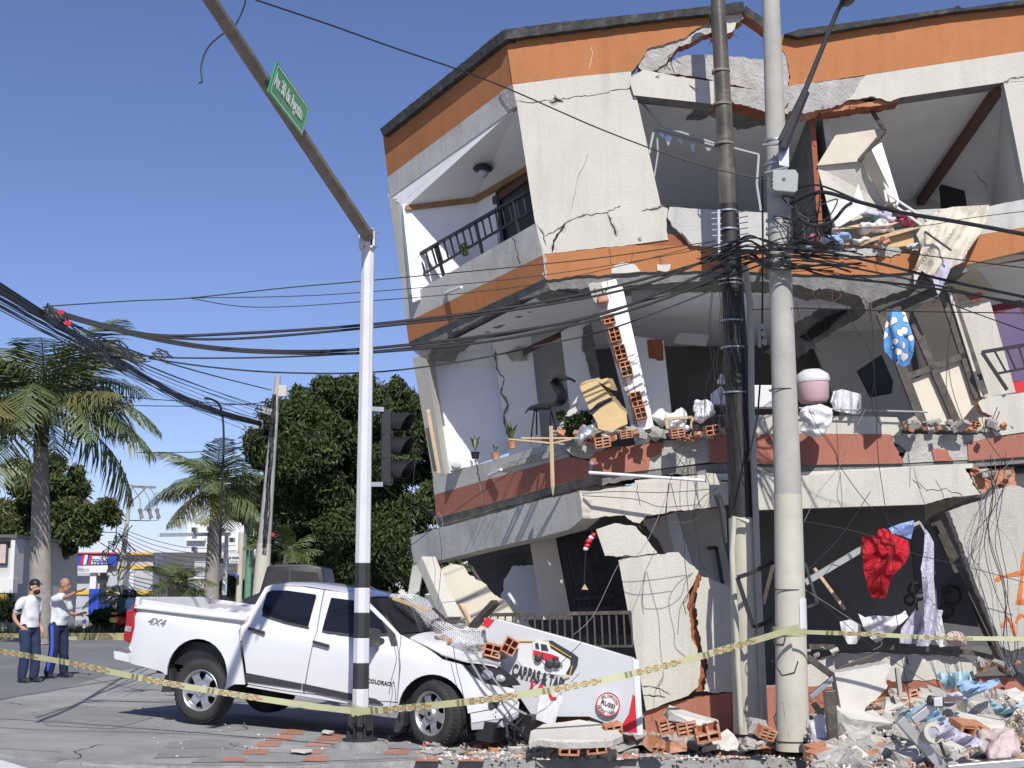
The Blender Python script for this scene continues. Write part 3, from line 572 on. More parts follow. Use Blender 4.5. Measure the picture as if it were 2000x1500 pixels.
# dark plaster holes on ceilings
def hole(pts, pfn, mat='concrete_dark', nrm=V((0, 0, -1))):
    P = [pfn(x, y)+nrm*.006 for x, y in jag(pts)]; g = G(); g.prism(P, nrm*.02); return g.build('plaster_hole', mat, BL)
a0, a1 = pp(1236, 180, .15), pp(1990, 154, .15); cn = (pp(1560, 212, .15)-a0).cross(v).normalized()
PLC = (pp(1420, 196, .15), (pp(1560, 212, .15)-pp(1236, 178, .15)).cross(v).normalized())
hole([(1340, 232, 3), (1355, 210, 2), (1395, 200), (1470, 212), (1500, 222), (1500, 240, 3), (1440, 252, 3), (1420, 236, 3), (1385, 222, 3), (1372, 230, 3)], lambda x, y: onp(x, y, PLC)+V((0, 0, -.0)))
# second floor
def zc(px, py, d): return pp(px, py, .1)+V((.15*d/4, d, -.0*d))
P = [pp(1076, 566, .1), pp(1232, 556, .3), pp(1560, 552, .3), pp(1800, 545, .3), pp(1890, 525, .3), pp(2200, 480, .3)]
v2 = V((.2, 4.4, -.15)); zz = onp(835, 690, S2(.1))
g = G(); g.add(P+[p+v2 for p in P], [(i, i+1, i+7, i+6) for i in range(5)]); g.build('ceiling', 'white_wall', BL)
g = G(); g.add([P[0], P[0]+v2, V((zz.x, zz.y+.6, zz.z)), zz], [(0, 1, 2, 3)]); g.build('ceiling', 'white_wall', BL)
PB = (V((0, 22.9, 0)), V((0, -1, 0)))
def bw(name, pts, mat, Y=22.9, th=.1):
    P = [at(x, y, Y) for x, y in jag(pts)]; g = G(); g.prism(P, V((0, th, 0))); return g.build(name, mat, BL)
bw('back_wall', [(832, 692), (968, 662), (1000, 880), (870, 930)], 'blue_wall', 21.7)
bw('wall_panel', [(962, 668), (1036, 650), (1062, 900), (996, 900)], 'white_wall', 21.4)
bw('back_wall', [(1020, 640), (1120, 600), (1170, 900), (1050, 900)], 'grey_wall', 22.2)
bw('wall_panel', [(1096, 648), (1150, 620), (1182, 800), (1190, 880), (1124, 880)], 'white_wall', 20.8)
bw('plaster_hole', [(1138, 640, 2), (1156, 630, 2), (1165, 700, 3), (1175, 740, 3), (1182, 800), (1170, 800), (1150, 720, 3), (1136, 680, 2)], 'concrete_dark', 20.77, .02)
bw('plaster_hole', [(988, 690, 2), (1012, 676, 2), (1030, 680, 2), (1028, 704, 2), (1000, 706, 2)], 'concrete', 21.37, .02)
bw('door_frame', [(1102, 646), (1106, 644), (1136, 800), (1131, 802)], 'wood_brown', 21.2, .05)
bw('door_frame', [(1020, 682), (1105, 642), (1107, 652), (1022, 694)], 'wood_brown', 21.25, .05)
bw('wall_panel', [(1238, 656), (1296, 665), (1312, 810), (1262, 812)], 'white_wall', 20.4, .12)
bw('plaster_hole', [(1264, 664, 2), (1292, 662, 2), (1296, 704, 2), (1268, 700, 2)], 'brick_dark', 20.39, .02)
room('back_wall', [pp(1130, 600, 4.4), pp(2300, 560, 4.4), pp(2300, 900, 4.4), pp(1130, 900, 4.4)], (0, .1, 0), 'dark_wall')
room('floor', [pp(1110, 872, .1), pp(2200, 872, .1), pp(2200, 872, .1)+V((0, 5, 0)), pp(1110, 872, .1)+V((-.2, 5, 0)), onp(848, 940, S2(.1))+V((0, .5, 0)), onp(848, 940, S2(.1))], (0, 0, -.08), 'concrete')
qd('end_wall', [onp(806, 700, S2(.0)), onp(832, 690, S2(.0)), onp(842, 760, S2(0)), onp(868, 926, S2(.0)), onp(846, 934, S2(.0))], V((.1, .5, 0)), 'stucco')
crack([(966, 680), (970, 720), (985, 740), (978, 765), (992, 790), (984, 810), (992, 850), (1000, 866)], (V((0, 21.39, 0)), V((0, -1, 0))), 2.2, V((0, 1, 0)))
crack([(848, 688), (900, 680), (960, 665)], (V((0, 21.68, 0)), V((0, -1, 0))), 2.2, V((0, 1, 0)))
# brick edged partition on the second floor
pa, pb = pp(1172, 552, -.02), pp(1246, 842, -.02); dd = (pb-pa); L = dd.length; dn = dd.normalized(); rt = V((1, 0, 0))
sd_ = (rt-dn*rt.dot(dn)).normalized(); g = G(); wv = V((1.15, .9, 0))
g.prism([pa+sd_*.02, pb+sd_*.02, pb+sd_*.02+NF*1.9+V((.0, 0, 0)), pa+sd_*.02+NF*1.9], sd_*.2, 0, 0); g.build('partition_wall', 'white_wall', BL)
g = G(); g.prism([onp(*p, PF(.04)) for p in jag([(1196, 552, 2), (1216, 560), (1272, 808), (1250, 812, 2), (1240, 770, 2)])], NF*.05); g.build('partition_wall', 'white_wall', BL)
g = G(); g.prism([onp(x, y, PF(-.015)) for x, y in jag([(1148, 556, 3), (1188, 548, 3), (1196, 600, 3), (1216, 680, 3), (1236, 740, 3), (1256, 820, 3), (1240, 826, 3), (1216, 740, 3), (1190, 670, 3), (1168, 610, 3)])], NF*.12); g.build('exposed_masonry', 'mortar', BL)
def hbrick(c, ax, sz, cols=2, rows=3, mat='brick', name='hollow_brick', parent=None, build=True, g=None):
    # ax[0] width, ax[1] depth (holes run this way), ax[2] height
    g = g or G(); w_, d_, h_ = sz; t = .09*w_; c = V(c)
    for i in range(cols+1): g.box(c+ax[0]*(w_*(i/cols-.5)*(1-t/w_)), (t, d_, h_), ax)
    for j in range(rows+1): g.box(c+ax[2]*(h_*(j/rows-.5)*(1-t/h_)), (w_-t*.4, d_-.006, t), ax)
    g.box(c+ax[1]*(d_*.3), (w_-t, d_*.2, h_-t), ax, 1)
    return g.build(name, [mat, 'brick_dark'], parent) if build else g
for (x, y, s_) in ((1194, 653, 1), (1206, 686, 1), (1220, 725, 1), (1234, 760, .9)):
    pass
for (x, y, h) in ((1190, 625, .12), (1201, 655, .2), (1212, 690, .2), (1223, 722, .2), (1243, 781, .2), (1251, 808, .15)):
    hbrick(onp(x, y, PF(-.05)), (sd_, NF, -dn), (.15, .2, h), rows=3 if h > .15 else 2, parent=BL)
g = G(); g.box(onp(1178, 585, PF(-.06)), (.14, .15, .09), (sd_, NF, -dn)); g.build('hollow_brick', 'brick', BL, bevel=.01)
for pts, m_ in (([(1230, 556, 2), (1280, 548), (1300, 560, 2), (1310, 572, 2), (1260, 580, 3), (1235, 590, 3)], 'concrete'),): hole(pts, lambda x, y: pp(x, y, .4), m_, V((0, -1, 0)))
# ceiling beam strip under slab right of poles and damaged ceiling hole
qd('beam', [pp(1280, 566, 1.0), pp(1690, 576, 1.0), pp(1690, 598, 1.0), pp(1280, 590, 1.0)], V((0, .2, 0)), 'blue_wall')
hole([(1490, 690, 3), (1556, 630, 3), (1600, 604, 3), (1640, 588, 2), (1672, 590, 3), (1690, 612, 3), (1640, 640, 4), (1600, 668, 4), (1560, 700, 3)], lambda x, y: pp(x, y, 1.35), 'concrete_dark', V((0, -1, 0)))
hole([(1560, 660, 3), (1610, 622, 3), (1655, 606, 3), (1620, 640, 3), (1580, 668, 3)], lambda x, y: pp(x, y, 1.3), 'crack', V((0, -1, 0)))
qd('light_panel', [pp(1326, 650, 2.2), pp(1386, 654, 2.2), pp(1378, 676, 2.2), pp(1314, 670, 2.2)], V((0, .03, 0)), 'sign_white')
# right part of second floor
bw('wall_panel', [(1560, 600), (1700, 590), (1760, 610), (1790, 760), (1800, 830), (1650, 830), (1600, 700)], 'grey_wall', 21.8)
bw('wall_panel', [(1780, 610), (1850, 560), (1905, 620), (1925, 700), (1990, 830), (1820, 840)], 'beige_wall', 20.4)
qd('wall_panel', [pp(1868, 600, .55), pp(1930, 575, .55), pp(1985, 770, .55), pp(1920, 780, .55)], V((0, .1, 0)), 'stucco')
qd('purple_door', [pp(1915, 600, .7), pp(1995, 585, .7), pp(2080, 760, .7), pp(1990, 770, .7)], V((0, .05, 0)), 'maroon')
qd('purple_door', [pp(1926, 620, .66), pp(1990, 600, .66), pp(2060, 740, .66), pp(1978, 745, .66)], V((0, .03, 0)), 'purple')
qd('maroon_panel', [pp(1960, 748, .6), pp(2080, 735, .6), pp(2080, 765, .6), pp(1975, 768, .6)], V((0, .03, 0)), 'red')
qd('ceiling', [pp(1885, 520, .1), pp(2150, 470, .1), pp(2150, 470, .1)+V((.2, 2.2, -.1)), pp(1885, 520, .1)+V((.2, 2.2, -.1))], V((0, 0, .05)), 'beige_wall')
g = G()
for a, b, w_ in (((1842, 562), (1912, 778), .14), ((1855, 560), (1925, 770), .06), ((1720, 612), (1802, 828), .12), ((1775, 610), (1872, 832), .1), ((1767, 738), (1884, 694), .08), ((1720, 615), (1840, 562), .12)): g.bar(pp(*a, .25), pp(*b, .25), .06, w_)
g.build('window_frame', 'bronze', BL)
g = G(); g.bar(pp(1851, 562, .2), pp(1918, 775, .2), .05, .035); g.build('window_frame', 'stucco', BL)
g = G(); g.prism([pp(*p, .3) for p in ((1774, 745), (1884, 702), (1916, 775), (1872, 830), (1800, 828))], NF*.01); g.build('glass_pane', 'beige_wall', BL)
railing('railing', (1918, 688), (2060, 664), (1946, 730), (2060, 708), 6, PF(-.1), NF, posts=(0,))
hole([(1884, 576, 2), (1916, 572, 2), (1918, 584, 2), (1896, 590, 2)], lambda x, y: pp(x, y, .5), 'brick_dark', V((0, -1, 0)))
# ---- ground floor interior
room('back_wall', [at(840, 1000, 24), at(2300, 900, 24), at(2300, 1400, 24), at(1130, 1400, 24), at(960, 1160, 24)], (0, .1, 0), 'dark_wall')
g = G(); P = [onp(856, 1026, S2(.1)), pp(1151, 950, .1), pp(2200, 920, .1)]; g.add([P[0], P[1], P[1]+V((0, 5, 0)), P[0]+V((0, 1.4, 0)), P[2], P[2]+V((0, 5, 0))], [(0, 1, 2, 3), (1, 4, 5, 2)]); g.build('ceiling', 'grey_wall', BL)
bw('wall_fragment', [(858, 1112, 2), (880, 1100, 1), (905, 1105, 2), (918, 1124, 3), (950, 1142, 3), (975, 1168, 3), (1005, 1180, 2), (1022, 1204, 2), (1040, 1230), (900, 1230)], 'beige_wall', 20.6, .14)
bw('wall_fragment', [(988, 1128, 3), (1000, 1106, 2), (1045, 1104), (1066, 1210), (1000, 1210), (978, 1168, 3)], 'blue_wall', 21.2)
bw('grey_shutter', [(920, 1100), (1000, 1080), (1030, 1080), (1030, 1110), (996, 1110), (984, 1130), (925, 1136)], 'dark_shop', 21.6)
bw('column', [(1034, 1050), (1084, 1044), (1116, 1210), (1060, 1210)], 'beige_wall', 20.1, .3)
bw('metal_gate', [(1084, 1046), (1164, 1034), (1212, 1092), (1240, 1240), (1120, 1240)], 'black', 20.4)
g = G()
for x0, x1 in ((1102, 1136), (1118, 1156), (1134, 1176), (1152, 1196)): g.bar(at(x0, 1040, 20.3), at(x1, 1200, 20.3), .03, .03)
g.bar(at(1122, 1170, 20.3), at(1200, 1164, 20.3), .05, .05); g.bar(at(1126, 1190, 20.3), at(1205, 1186, 20.3), .05, .05)
for x0 in (1148, 1172): 
    for a, b in (((0, 0), (14, 1)), ((0, 12), (14, 13)), ((0, 0), (1, 12)), ((13, 0), (14, 13))): g.bar(at(x0+a[0], 1104+a[1], 20.25), at(x0+b[0], 1104+b[1], 20.25), .02, .02)
g.build('gate_bars', 'black_metal', BL)
g = G(); g.bar(at(832, 1094, 18.9), at(884, 1212, 18.4), .22, .16); g.build('fallen_post', 'stucco', BL, bevel=.01)
g = G(); g.bar(at(818, 1100, 19.4), at(806, 1170, 19.4), .15, .15); g.build('fallen_post', 'stucco_grey', BL, bevel=.01)
railing('railing', (958, 1201), (1232, 1196), (958, 1262), (1236, 1262), 19, (V((0, 18.3, 0)), V((0, -1, 0))), NF, 'bronze')
bw('wall_panel', [(1255, 1015), (1300, 1008), (1320, 1090), (1300, 1082), (1290, 1060, 2)], 'grey_wall', 19.8)
bw('wall_panel', [(1288, 1010), (1320, 1000), (1352, 1100), (1350, 1130), (1306, 1072)], 'blue_wall', 19.9)
bw('wall_panel', [(1318, 1000), (1405, 992), (1432, 1160), (1350, 1130), (1344, 1080)], 'grey_wall', 20.2)
g = G()
for a, b in (((1382, 1071), (1400, 1069)), ((1399, 1069), (1411, 1140))): g.bar(at(*a, 20.1), at(*b, 20.1), .04, .05)
g.build('door_frame', 'black', BL)
g = G(); g.bar(at(1828, 1010, 18.4), at(1950, 1262, 18.2), .1, .08); g.bar(at(1818, 1014, 18.6), at(1936, 1262, 18.5), .05, .05); g.build('window_frame', 'bronze', BL)
hole([(1806, 986, 2), (1840, 978, 2), (1912, 968, 1), (1870, 984, 2), (1842, 998, 2), (1822, 1006), (1804, 1020, 2)], lambda x, y: pp(x, y, -.08), 'crack', V((0, -1, 0)))
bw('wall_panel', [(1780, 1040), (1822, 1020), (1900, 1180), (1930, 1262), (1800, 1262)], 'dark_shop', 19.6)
room('floor', [V((-3.2, 19.6, 0)), V((10, 18.4, -.1)), V((10, 24, -.1)), V((-3.2, 24, 0))], (0, 0, -.1), 'concrete')
# graffiti on the leaning wall
def smear(path, w_, mat, parent, d=-.3, name='graffiti', lean=.25):
    P = spline([V((a, b, 0)) for a, b in path], 7); g = G()
    def Q(x, y):
        p = onp(x, y, PF(d)); return p-NF*(lean*p.z)-NF*.006
    for i in range(len(P)-1):
        a, b = P[i], P[i+1]; t = (b-a); n = V((-t.y, t.x, 0)); n = n/(n.length or 1)*w_/2*(.8+.3*math.sin(i*.9)); g.add([Q(*(q.xy)) for q in (a-n, b-n, b+n, a+n)], [(0, 1, 2, 3)])
    return g.build(name, mat, parent)
for p, w_ in (([(1972, 1180), (1974, 1120), (1978, 1068), (1988, 1066), (2010, 1090)], 9), ([(1924, 1134), (1950, 1124), (2030, 1112)], 9), ([(1966, 1176), (2030, 1172)], 10), ([(1944, 1224), (1950, 1208), (1960, 1216), (1972, 1245), (1990, 1240), (1992, 1212), (1978, 1200), (1968, 1215)], 8), ([(1996, 1200), (1998, 1240)], 7)): smear(p, w_, 'graffiti', BL)
# ---------------------------------------------------------------- poles
def pole(name, label, cat, px, segs, Y, group=None, n=20, mat=None):
    t = thing(name, label, cat, at(px[0][0], px[0][1], Y), group)
    return t
# grey utility pole (front)
UP1 = thing('utility_pole', 'tall round concrete utility pole with a cream foot and a junction box, nearest the camera', 'utility pole', at(1548, 1464, 16.5))
def seg(parent, name, a, ra, b, rb, Y, mat, n=28, k=6):
    A, B = at(*a, Y), at(*b, Y); g = G(); s1 = Y/F
    P = [A+(B-A)*(i/k) for i in range(k+1)]; g.tube(P, [(ra+(rb-ra)*i/k)*s1 for i in range(k+1)], n, m=0); return g.build(name, mat, parent, smooth=1)
seg(UP1, 'painted_foot', (1549, 1466), 32, (1539, 966), 27, 16.5, 'pole_cream')
seg(UP1, 'shaft', (1539, 966), 26.6, (1503, -80), 17, 16.5, 'pole_concrete')
def ring(parent, p, r, h=.04, mat='steel', name='clamp', tilt=None):
    g = G(); g.lathe(p, tilt or (0, 0, 1), [(r, -h/2), (r+.008, -h/2), (r+.008, h/2), (r, h/2)], 24); return g.build(name, mat, parent, smooth=1)
def pc(t, a, b, Y): return at(a[0]+(b[0]-a[0])*t, a[1]+(b[1]-a[1])*t, Y)
U = lambda y: at(1549+(y-1466)*(1503-1549)/(-80-1466), y, 16.5)
UR = lambda y: (32-15*(1466-y)/1546)*16.5/F
for y, h in ((276, .03), (322, .03), (338, .015), (430, .02), (446, .015), (456, .02), (477, .012), (502, .02), (762, .012), (1152, .012), (1447, .012)): ring(UP1, U(y), UR(y), h, 'steel' if y < 500 else 'cable')
g = G(); 
for (a, b) in (((1512, 1402), (1524, 1452)), ((1524, 1370), (1512, 1402)), ((1524, 1370), (1538, 1452)), ((1512, 1258), (1526, 1258)), ((1504, 1228), (1512, 1255)), ((1526, 1258), (1532, 1228)), ((1508, 1290), (1524, 1318)), ((1524, 1318), (1545, 1312)), ((1545, 1312), (1552, 1290))):
    P = [at(a[0]+(b[0]-a[0])*t/4+R(-.8, .8), a[1]+(b[1]-a[1])*t/4, 16.5) for t in range(5)]
    for p in P:
        c = U(1300); p.y = 16.5-math.sqrt(max(0, (31*16.5/F)**2-(p.x-at(1547, 1300, 16.5).x)**2))-.003
    g = G(); g.tube(P, .008, 5); g.build('painted_mark', 'soot', UP1)
g = G()
for i in range(9):
    for sgn in (0,):
        a0, a1 = math.radians(-80+i*9), math.radians(-71+i*9); 
        r = UR(1220)+.012; c0, c1 = U(1168)+V((.012, 0, 0)), U(1228)+V((.012, 0, 0))
        f0 = lambda a, c: c+V((math.cos(a)*r, math.sin(a)*r, 0))
        if 0 <= i < 7: g.add([f0(math.radians(-66+i*7), c0+V((0, 0, R(-.03, .03)))), f0(math.radians(-59+i*7), c0), f0(math.radians(-59+i*7), c1), f0(math.radians(-66+i*7), c1+V((0, 0, R(-.02, .02))))], [(0, 3, 2, 1)])
g.build('paper_notice', 'white', UP1)
# bracket, lamp arm, junction box
LA = thing('street_lamp', 'thin grey street lamp arm bolted to the front concrete pole by a galvanised plate', 'street lamp', at(1527, 300, 16.2))
g = G(); g.prism([at(1520, 268, 16.2), at(1541, 286, 16.2), at(1541, 326, 16.2), at(1522, 322, 16.2)], V((0, .02, 0))); g.build('plate', 'steel', LA)
g = G(); g.bar(at(1530, 290, 16.12), at(1575, 178, 16.0), .1, .06); g.tube([at(1524, 275, 16.1), at(1575, 170, 16.0), at(1636, 20, 15.8), at(1650, 0, 15.75), at(1668, -12, 15.6)], [.035, .032, .028, .03, .03], 10); g.build('lamp_arm', 'plastic', LA, smooth=1)
g = G(); g.ell(at(1656, -2, 15.7), (.09, .2, .05)); g.build('lamp_head', 'black', LA, smooth=1)
g = G(); g.tube([at(1490, 283, 16.3), at(1535, 280, 16.2)], .018, 6); g.tube([at(1494, 338, 16.3), at(1535, 327, 16.2)], .018, 6); g.build('clamp', 'steel', LA)
JB = thing('junction_box', 'grey metal junction box strapped to the front concrete pole under the lamp bracket', 'junction box', at(1532, 375, 16.1))
g = G(); g.prism([at(1507, 332, 16.1), at(1554, 331, 16.1), at(1560, 340, 16.1), at(1558, 372, 16.1), at(1552, 376, 16.1), at(1512, 372, 16.1), at(1506, 364, 16.1)], V((0, .18, 0))); g.build('box_body', 'box_grey', JB, bevel=.012)
g = G(); g.prism([at(1528, 347, 16.095), at(1534, 347, 16.095), at(1534, 353, 16.095), at(1528, 353, 16.095)], V((0, .01, 0))); g.build('box_mark', 'dark_shop', JB)
g = G()
for y in (337, 345, 354, 362): g.box(at(1508, y, 16.08), (.02, .03, .025))
g.build('hinge', 'plastic', JB)
# dark pole close to the wall
UP2 = thing('utility_pole', 'dark oil stained utility pole with a cream foot standing close to the facade', 'utility pole', at(1466, 1432, 17.7))
seg(UP2, 'painted_foot', (1467, 1432), 33, (1452, 1012), 29, 17.7, 'pole_cream')
seg(UP2, 'wrapped_shaft', (1452, 1012), 28, (1423, 400), 19, 17.7, 'pole_black', 28, 12)
seg(UP2, 'shaft', (1423, 400), 18.5, (1398, -80), 14, 17.7, 'pole_dark')
D = lambda y: at(1467+(y-1432)*(1398-1467)/(-1512), y, 17.7); DR = lambda y: (33-(1432-y)*19/1512)*17.7/F
for y in (140, 205, 282): ring(UP2, D(y), DR(y)+.004, .03, 'arm')
for y in (414, 450, 482, 548, 556, 628, 680, 768): ring(UP2, D(y), DR(y)+.006, .02, 'steel')
g = G()
for i in range(7):
    y = 420+i*11; g.bar(D(y)+V((-.22, -.1, 0)), D(y)+V((-.1, -.12, 0)), .012, .012); g.bar(D(y)+V((.1, -.12, 0)), D(y)+V((.24, -.1, .03)), .012, .012)
g.bar(D(415)+V((-.13, -.13, 0)), D(500)+V((-.15, -.13, 0)), .03, .03); g.build('step_bolts', 'steel', UP2)
g = G(); g.tube([at(1455, 520, 17.5), at(1466, 600, 17.5), at(1468, 800, 17.5), at(1476, 1000, 17.5), at(1490, 1420, 17.5)], .04, 10); g.build('conduit', 'pole_concrete', UP2, smooth=1)
g = G(); g.tube([at(1462, 1020, 17.4), at(1434, 1010, 17.4), at(1430, 1080, 17.4), at(1448, 1420, 17.4)], .035, 10); g.build('conduit', 'pole_cream', UP2, smooth=1)
g = G(); g.tube([at(1400, 965, 17.8), at(1412, 1000, 17.8), at(1418, 1050, 17.8), at(1424, 1078, 17.8)], .045, 10); g.build('conduit', 'plastic', UP2, smooth=1)
for pts in (([(1440, 1128), (1472, 1226), (1500, 1214), (1508, 1206)]), ([(1440, 1128), (1470, 1118), (1500, 1102), (1512, 1098)])):
    g = G()
    for a, b in zip(pts, pts[1:]): g.bar(at(*a, 17.1), at(*b, 17.1), .03, .05)
    tag(g.build('bent_metal_bar', 'black_metal'), ('hooked dark metal bar hanging low in front of the dark pole' if pts[1][1] > 1130 else 'straight dark metal arm reaching from the dark pole to the front pole'), 'bar')
# broken bracket with lamp plate
FL = thing('fallen_lamp_arm', 'white tubular arm with a cream plate lying across the first floor lintel', 'lamp arm', at(1300, 930, 17.9))
g = G(); g.tube([at(1150, 923, 18.1), at(1370, 938, 17.9), at(1385, 940, 17.9)], .022, 8); g.build('tube', 'white_paint', FL, smooth=1)
g = G(); g.prism([at(1376, 923, 17.85), at(1398, 925, 17.85), at(1406, 947, 17.85), at(1381, 946, 17.85)], V((0, .02, 0))); g.build('plate', 'pole_cream', FL)
# two short poles right: steel posts in the foreground
for px, lab in (([(1612, 1350), (1632, 1348), (1642, 1496), (1626, 1500)], 'dark rusty steel post standing in the rubble right of the front pole'),):
    g = G(); g.prism([at(*p, 15.6) for p in px], V((.0, .14, 0))); tag(g.build('steel_post', 'bronze', bevel=.006), lab, 'post')
# ---------------------------------------------------------------- traffic signal mast
TY = 15.75; TM = thing('traffic_light_mast', 'white eight sided traffic light mast with black bands and a rusty arm over the street', 'traffic light', at(703, 1449, TY))
Tc = lambda y: at(703+(y-1449)*(719-703)/(470-1449), y, TY); Tr = lambda y: (15.5-3.2*(1449-y)/979)*TY/F
def tseg(name, y0, y1, mat, sc_=1): 
    g = G(); g.tube([Tc(y0), Tc(y1)], [Tr(y0)*sc_*1.08, Tr(y1)*sc_*1.08], 8); return g.build(name, mat, TM, bevel=.006)
ys = [1448, 1384, 1345, 1295, 1246, 1197, 1148, 1100]
for i in range(len(ys)-1): tseg('painted_band', ys[i], ys[i+1], 'pole_paint_black' if i % 2 == 0 else 'pole_white', 1+.0005*i)
tseg('shaft', 1100, 478, 'pole_white')
g = G(); b0 = Tc(1449); b0.z = gz(b0.x)+.09
for k in range(8):
    a = math.pi/4*k+.39; d = V((math.cos(a), math.sin(a), 0)); g.prism([b0+d*.07, b0+d*.155, b0+d*.145+V((0, 0, .12)), b0+d*.13+V((0, 0, .3)), b0+d*.07+V((0, 0, .38))], V((-d.y, d.x, 0))*.012)
g.lathe(b0, (0, 0, 1), [(0, .0), (.19, .0), (.19, .025), (.0, .025)], 8); g.build('gusset_plate', 'pole_paint_black', TM)
g = G(); g.lathe(b0-V((0, 0, .12)), (0, 0, 1), [(.33, 0), (.3, .07), (.24, .115), (0, .118)], 14)
for i, p in enumerate(g.v): g.v[i] = p+V((noise.noise(p*6), noise.noise(p*7+V((9, 0, 0))), 0))*.05
g.build('concrete_footing', 'kerb', TM, smooth=60)
A0, A1 = at(722, 466, TY), at(396, -22, 10.4)
g = G(); k = 10; g.tube([A0+(A1-A0)*(i/k) for i in range(k+1)], [.075-.02*i/k for i in range(k+1)], 8); g.build('arm', 'arm', TM, smooth=1)
g = G()
for (x, y, w_, h) in ((716, 468, .16, .22), (729, 466, .05, .2)): g.box(at(x, y, TY-.02), (w_, .16, h))
for dx in (-.06, .09):
    for dz in (-.08, .08): g.ell(at(722, 468, TY-.1)+V((dx, 0, dz)), .014, 1, n=4)
g.build('arm_flange', ['pole_white', 'arm'], TM, bevel=.005)
# sign on arm
t0 = .42
SGp = (A0, ((A1-A0).cross(V((0, 0, 1)))).normalized()); SG = [onp(*p, SGp) for p in ((522, 121), (587, 213), (572, 266), (504, 180))]
sn = SGp[1] if SGp[1].y < 0 else -SGp[1]; SG = [p+sn*.09 for p in SG]
SN = thing('street_sign', 'green street name sign with white lettering clamped to the traffic light arm', 'street sign', SG[3])
g = G(); g.prism(SG, -sn*.012); g.build('sign_plate', 'sign_green', SN)
ux = (SG[2]-SG[3]); Lx = ux.length; ux.normalize(); uy = (SG[0]-SG[3])
g = G(); ins = lambda u, v_: SG[3]+(SG[2]-SG[3])*u*(1-v_)+(SG[1]-SG[0])*u*v_+(SG[0]-SG[3])*v_+sn*.003
for (a, b, c, d) in ((.03, .05, .97, .09), (.03, .91, .97, .95), (.03, .05, .045, .95), (.955, .05, .97, .95)): g.add([ins(a, b), ins(c, b), ins(c, d), ins(a, d)], [(0, 1, 2, 3)])
g.build('sign_border', 'white', SN)
uyn = uy/uy.length; hh = uy.length
tx = text('Av. 30 de Agosto', SG[3]+ux*Lx*.5+uy*.33+sn*.004, ux, uyn, hh*.56, 'lettering', 'white', SN, .002, 'CENTER', .004)
m_ = [v.co.copy() for v in tx.data.vertices]; c0 = SG[3]+ux*Lx*.5-OFF[SN.name]; wt = max((p-c0).dot(ux) for p in m_)*2; s_ = Lx*.9/wt
for v_ in tx.data.vertices: v_.co += ux*((v_.co-c0).dot(ux)*(s_-1))
# traffic light head
TH_ = thing('traffic_light', 'black traffic light head', 'traffic light', at(770, 945, TY+.1))
TH_['label'] = 'black three lamp signal head bracketed to the right side of the white mast'
g = G()
for i, y in enumerate((828, 875, 922)): g.prism([at(x, yy, TY) for x, yy in ((744, y-26), (760, y-28), (764, y-22), (764, y+20), (760, y+23), (744, y+20))], V((.0, .3, 0)))
g.build('housing', 'black', TH_, bevel=.012)
for i, y in enumerate((827, 873, 920)):
    c = at(762, y, TY+.15); ax = V((.93, -.36, -.05)).normalized(); g = G(); up_ = V((0, 0, 1)); sd = ax.cross(up_).normalized(); n = 20; vs = []
    for k in range(n+1):
        a = math.radians(-38+k*(256/n)); ln = .26 if k not in (0, n) else .2
        ln = .15+.13*(.5+.5*math.sin(a)); d = sd*math.cos(a)+up_*math.sin(a); vs += [c+d*.115, c+d*.12+ax*ln]
    g.add(vs, [(2*k, 2*k+1, 2*k+3, 2*k+2) for k in range(n)]); o = g.build('visor', 'black', TH_, mods=[('SOLIDIFY', dict(thickness=.008))], smooth=1)
    g = G(); g.lathe(c, ax, [(0, .01), (.08, .006), (.11, 0), (.125, -.03)], 20); g.build('lens', 'black', TH_, smooth=1)
g = G(); g.bar(at(716, 798, TY), at(750, 800, TY), .04, .05); g.build('bracket', 'steel', TH_); g = G(); g.bar(at(716, 946, TY), at(748, 946, TY), .04, .05); g.build('bracket', 'steel', TH_)
# ---------------------------------------------------------------- far poles
P3 = thing('utility_pole', 'old grey concrete utility pole with a cream foot beside the dark leafy tree', 'utility pole', base(512, 40))
seg(P3, 'shaft', (516, 1062), 13, (543, 734), 5.6, 40, 'pole_concrete', 14)
seg(P3, 'painted_foot', (504, 1226), 17, (516, 1062), 14, 40, 'pole_cream', 14)
g = G(); g.box(at(552, 764, 39.6), (.24, .15, .32)); g.build('meter_box', 'stucco', P3, bevel=.02)
g = G(); g.box(at(521, 803, 39.6), (.32, .2, .2), (V((.9, 0, -.3)), V((0, 1, 0)), V((.3, 0, .9)))); g.box(at(505, 829, 39.6), (.26, .2, .26)); g.build('splice_box', 'box_grey', P3, bevel=.02)
g = G()
for i in range(14): 
    a = at(R(505, 528), R(800, 840), 39.6); g.tube(spline([a, a+V((R(-.4, .3), R(-.2, .2), R(-.3, .2))), a+V((R(-.4, .4), R(-.2, .2), R(-.5, .2)))], 4), .018, 4)
for i in range(7):
    x = R(-6, 6); P = [at(538+x*.4-(y-760)*.07+R(-3, 3), y, 39.6) for y in range(770, 1080, 30)]; g.tube(P, .015, 4)
g.build('wiring', 'cable', P3)
g = G(); g.box(at(533, 1044, 39.6), (.1, .04, .09), (V((.8, 0, .5)), V((0, 1, 0)), V((-.5, 0, .8)))); g.build('red_tag', 'red', P3)
P4 = thing('utility_pole', 'far leaning utility pole with a crossarm and three fuse cutouts above the blue shop', 'utility pole', base(226, 72))
seg(P4, 'shaft', (226, 1225), 7.5, (256, 946), 3, 72, 'pole_concrete', 12)
g = G(); g.bar(at(252, 950, 72), at(304, 952, 72), .1, .12); g.bar(at(252, 984, 72), at(284, 954, 72), .06, .06); g.build('crossarm', 'arm', P4)
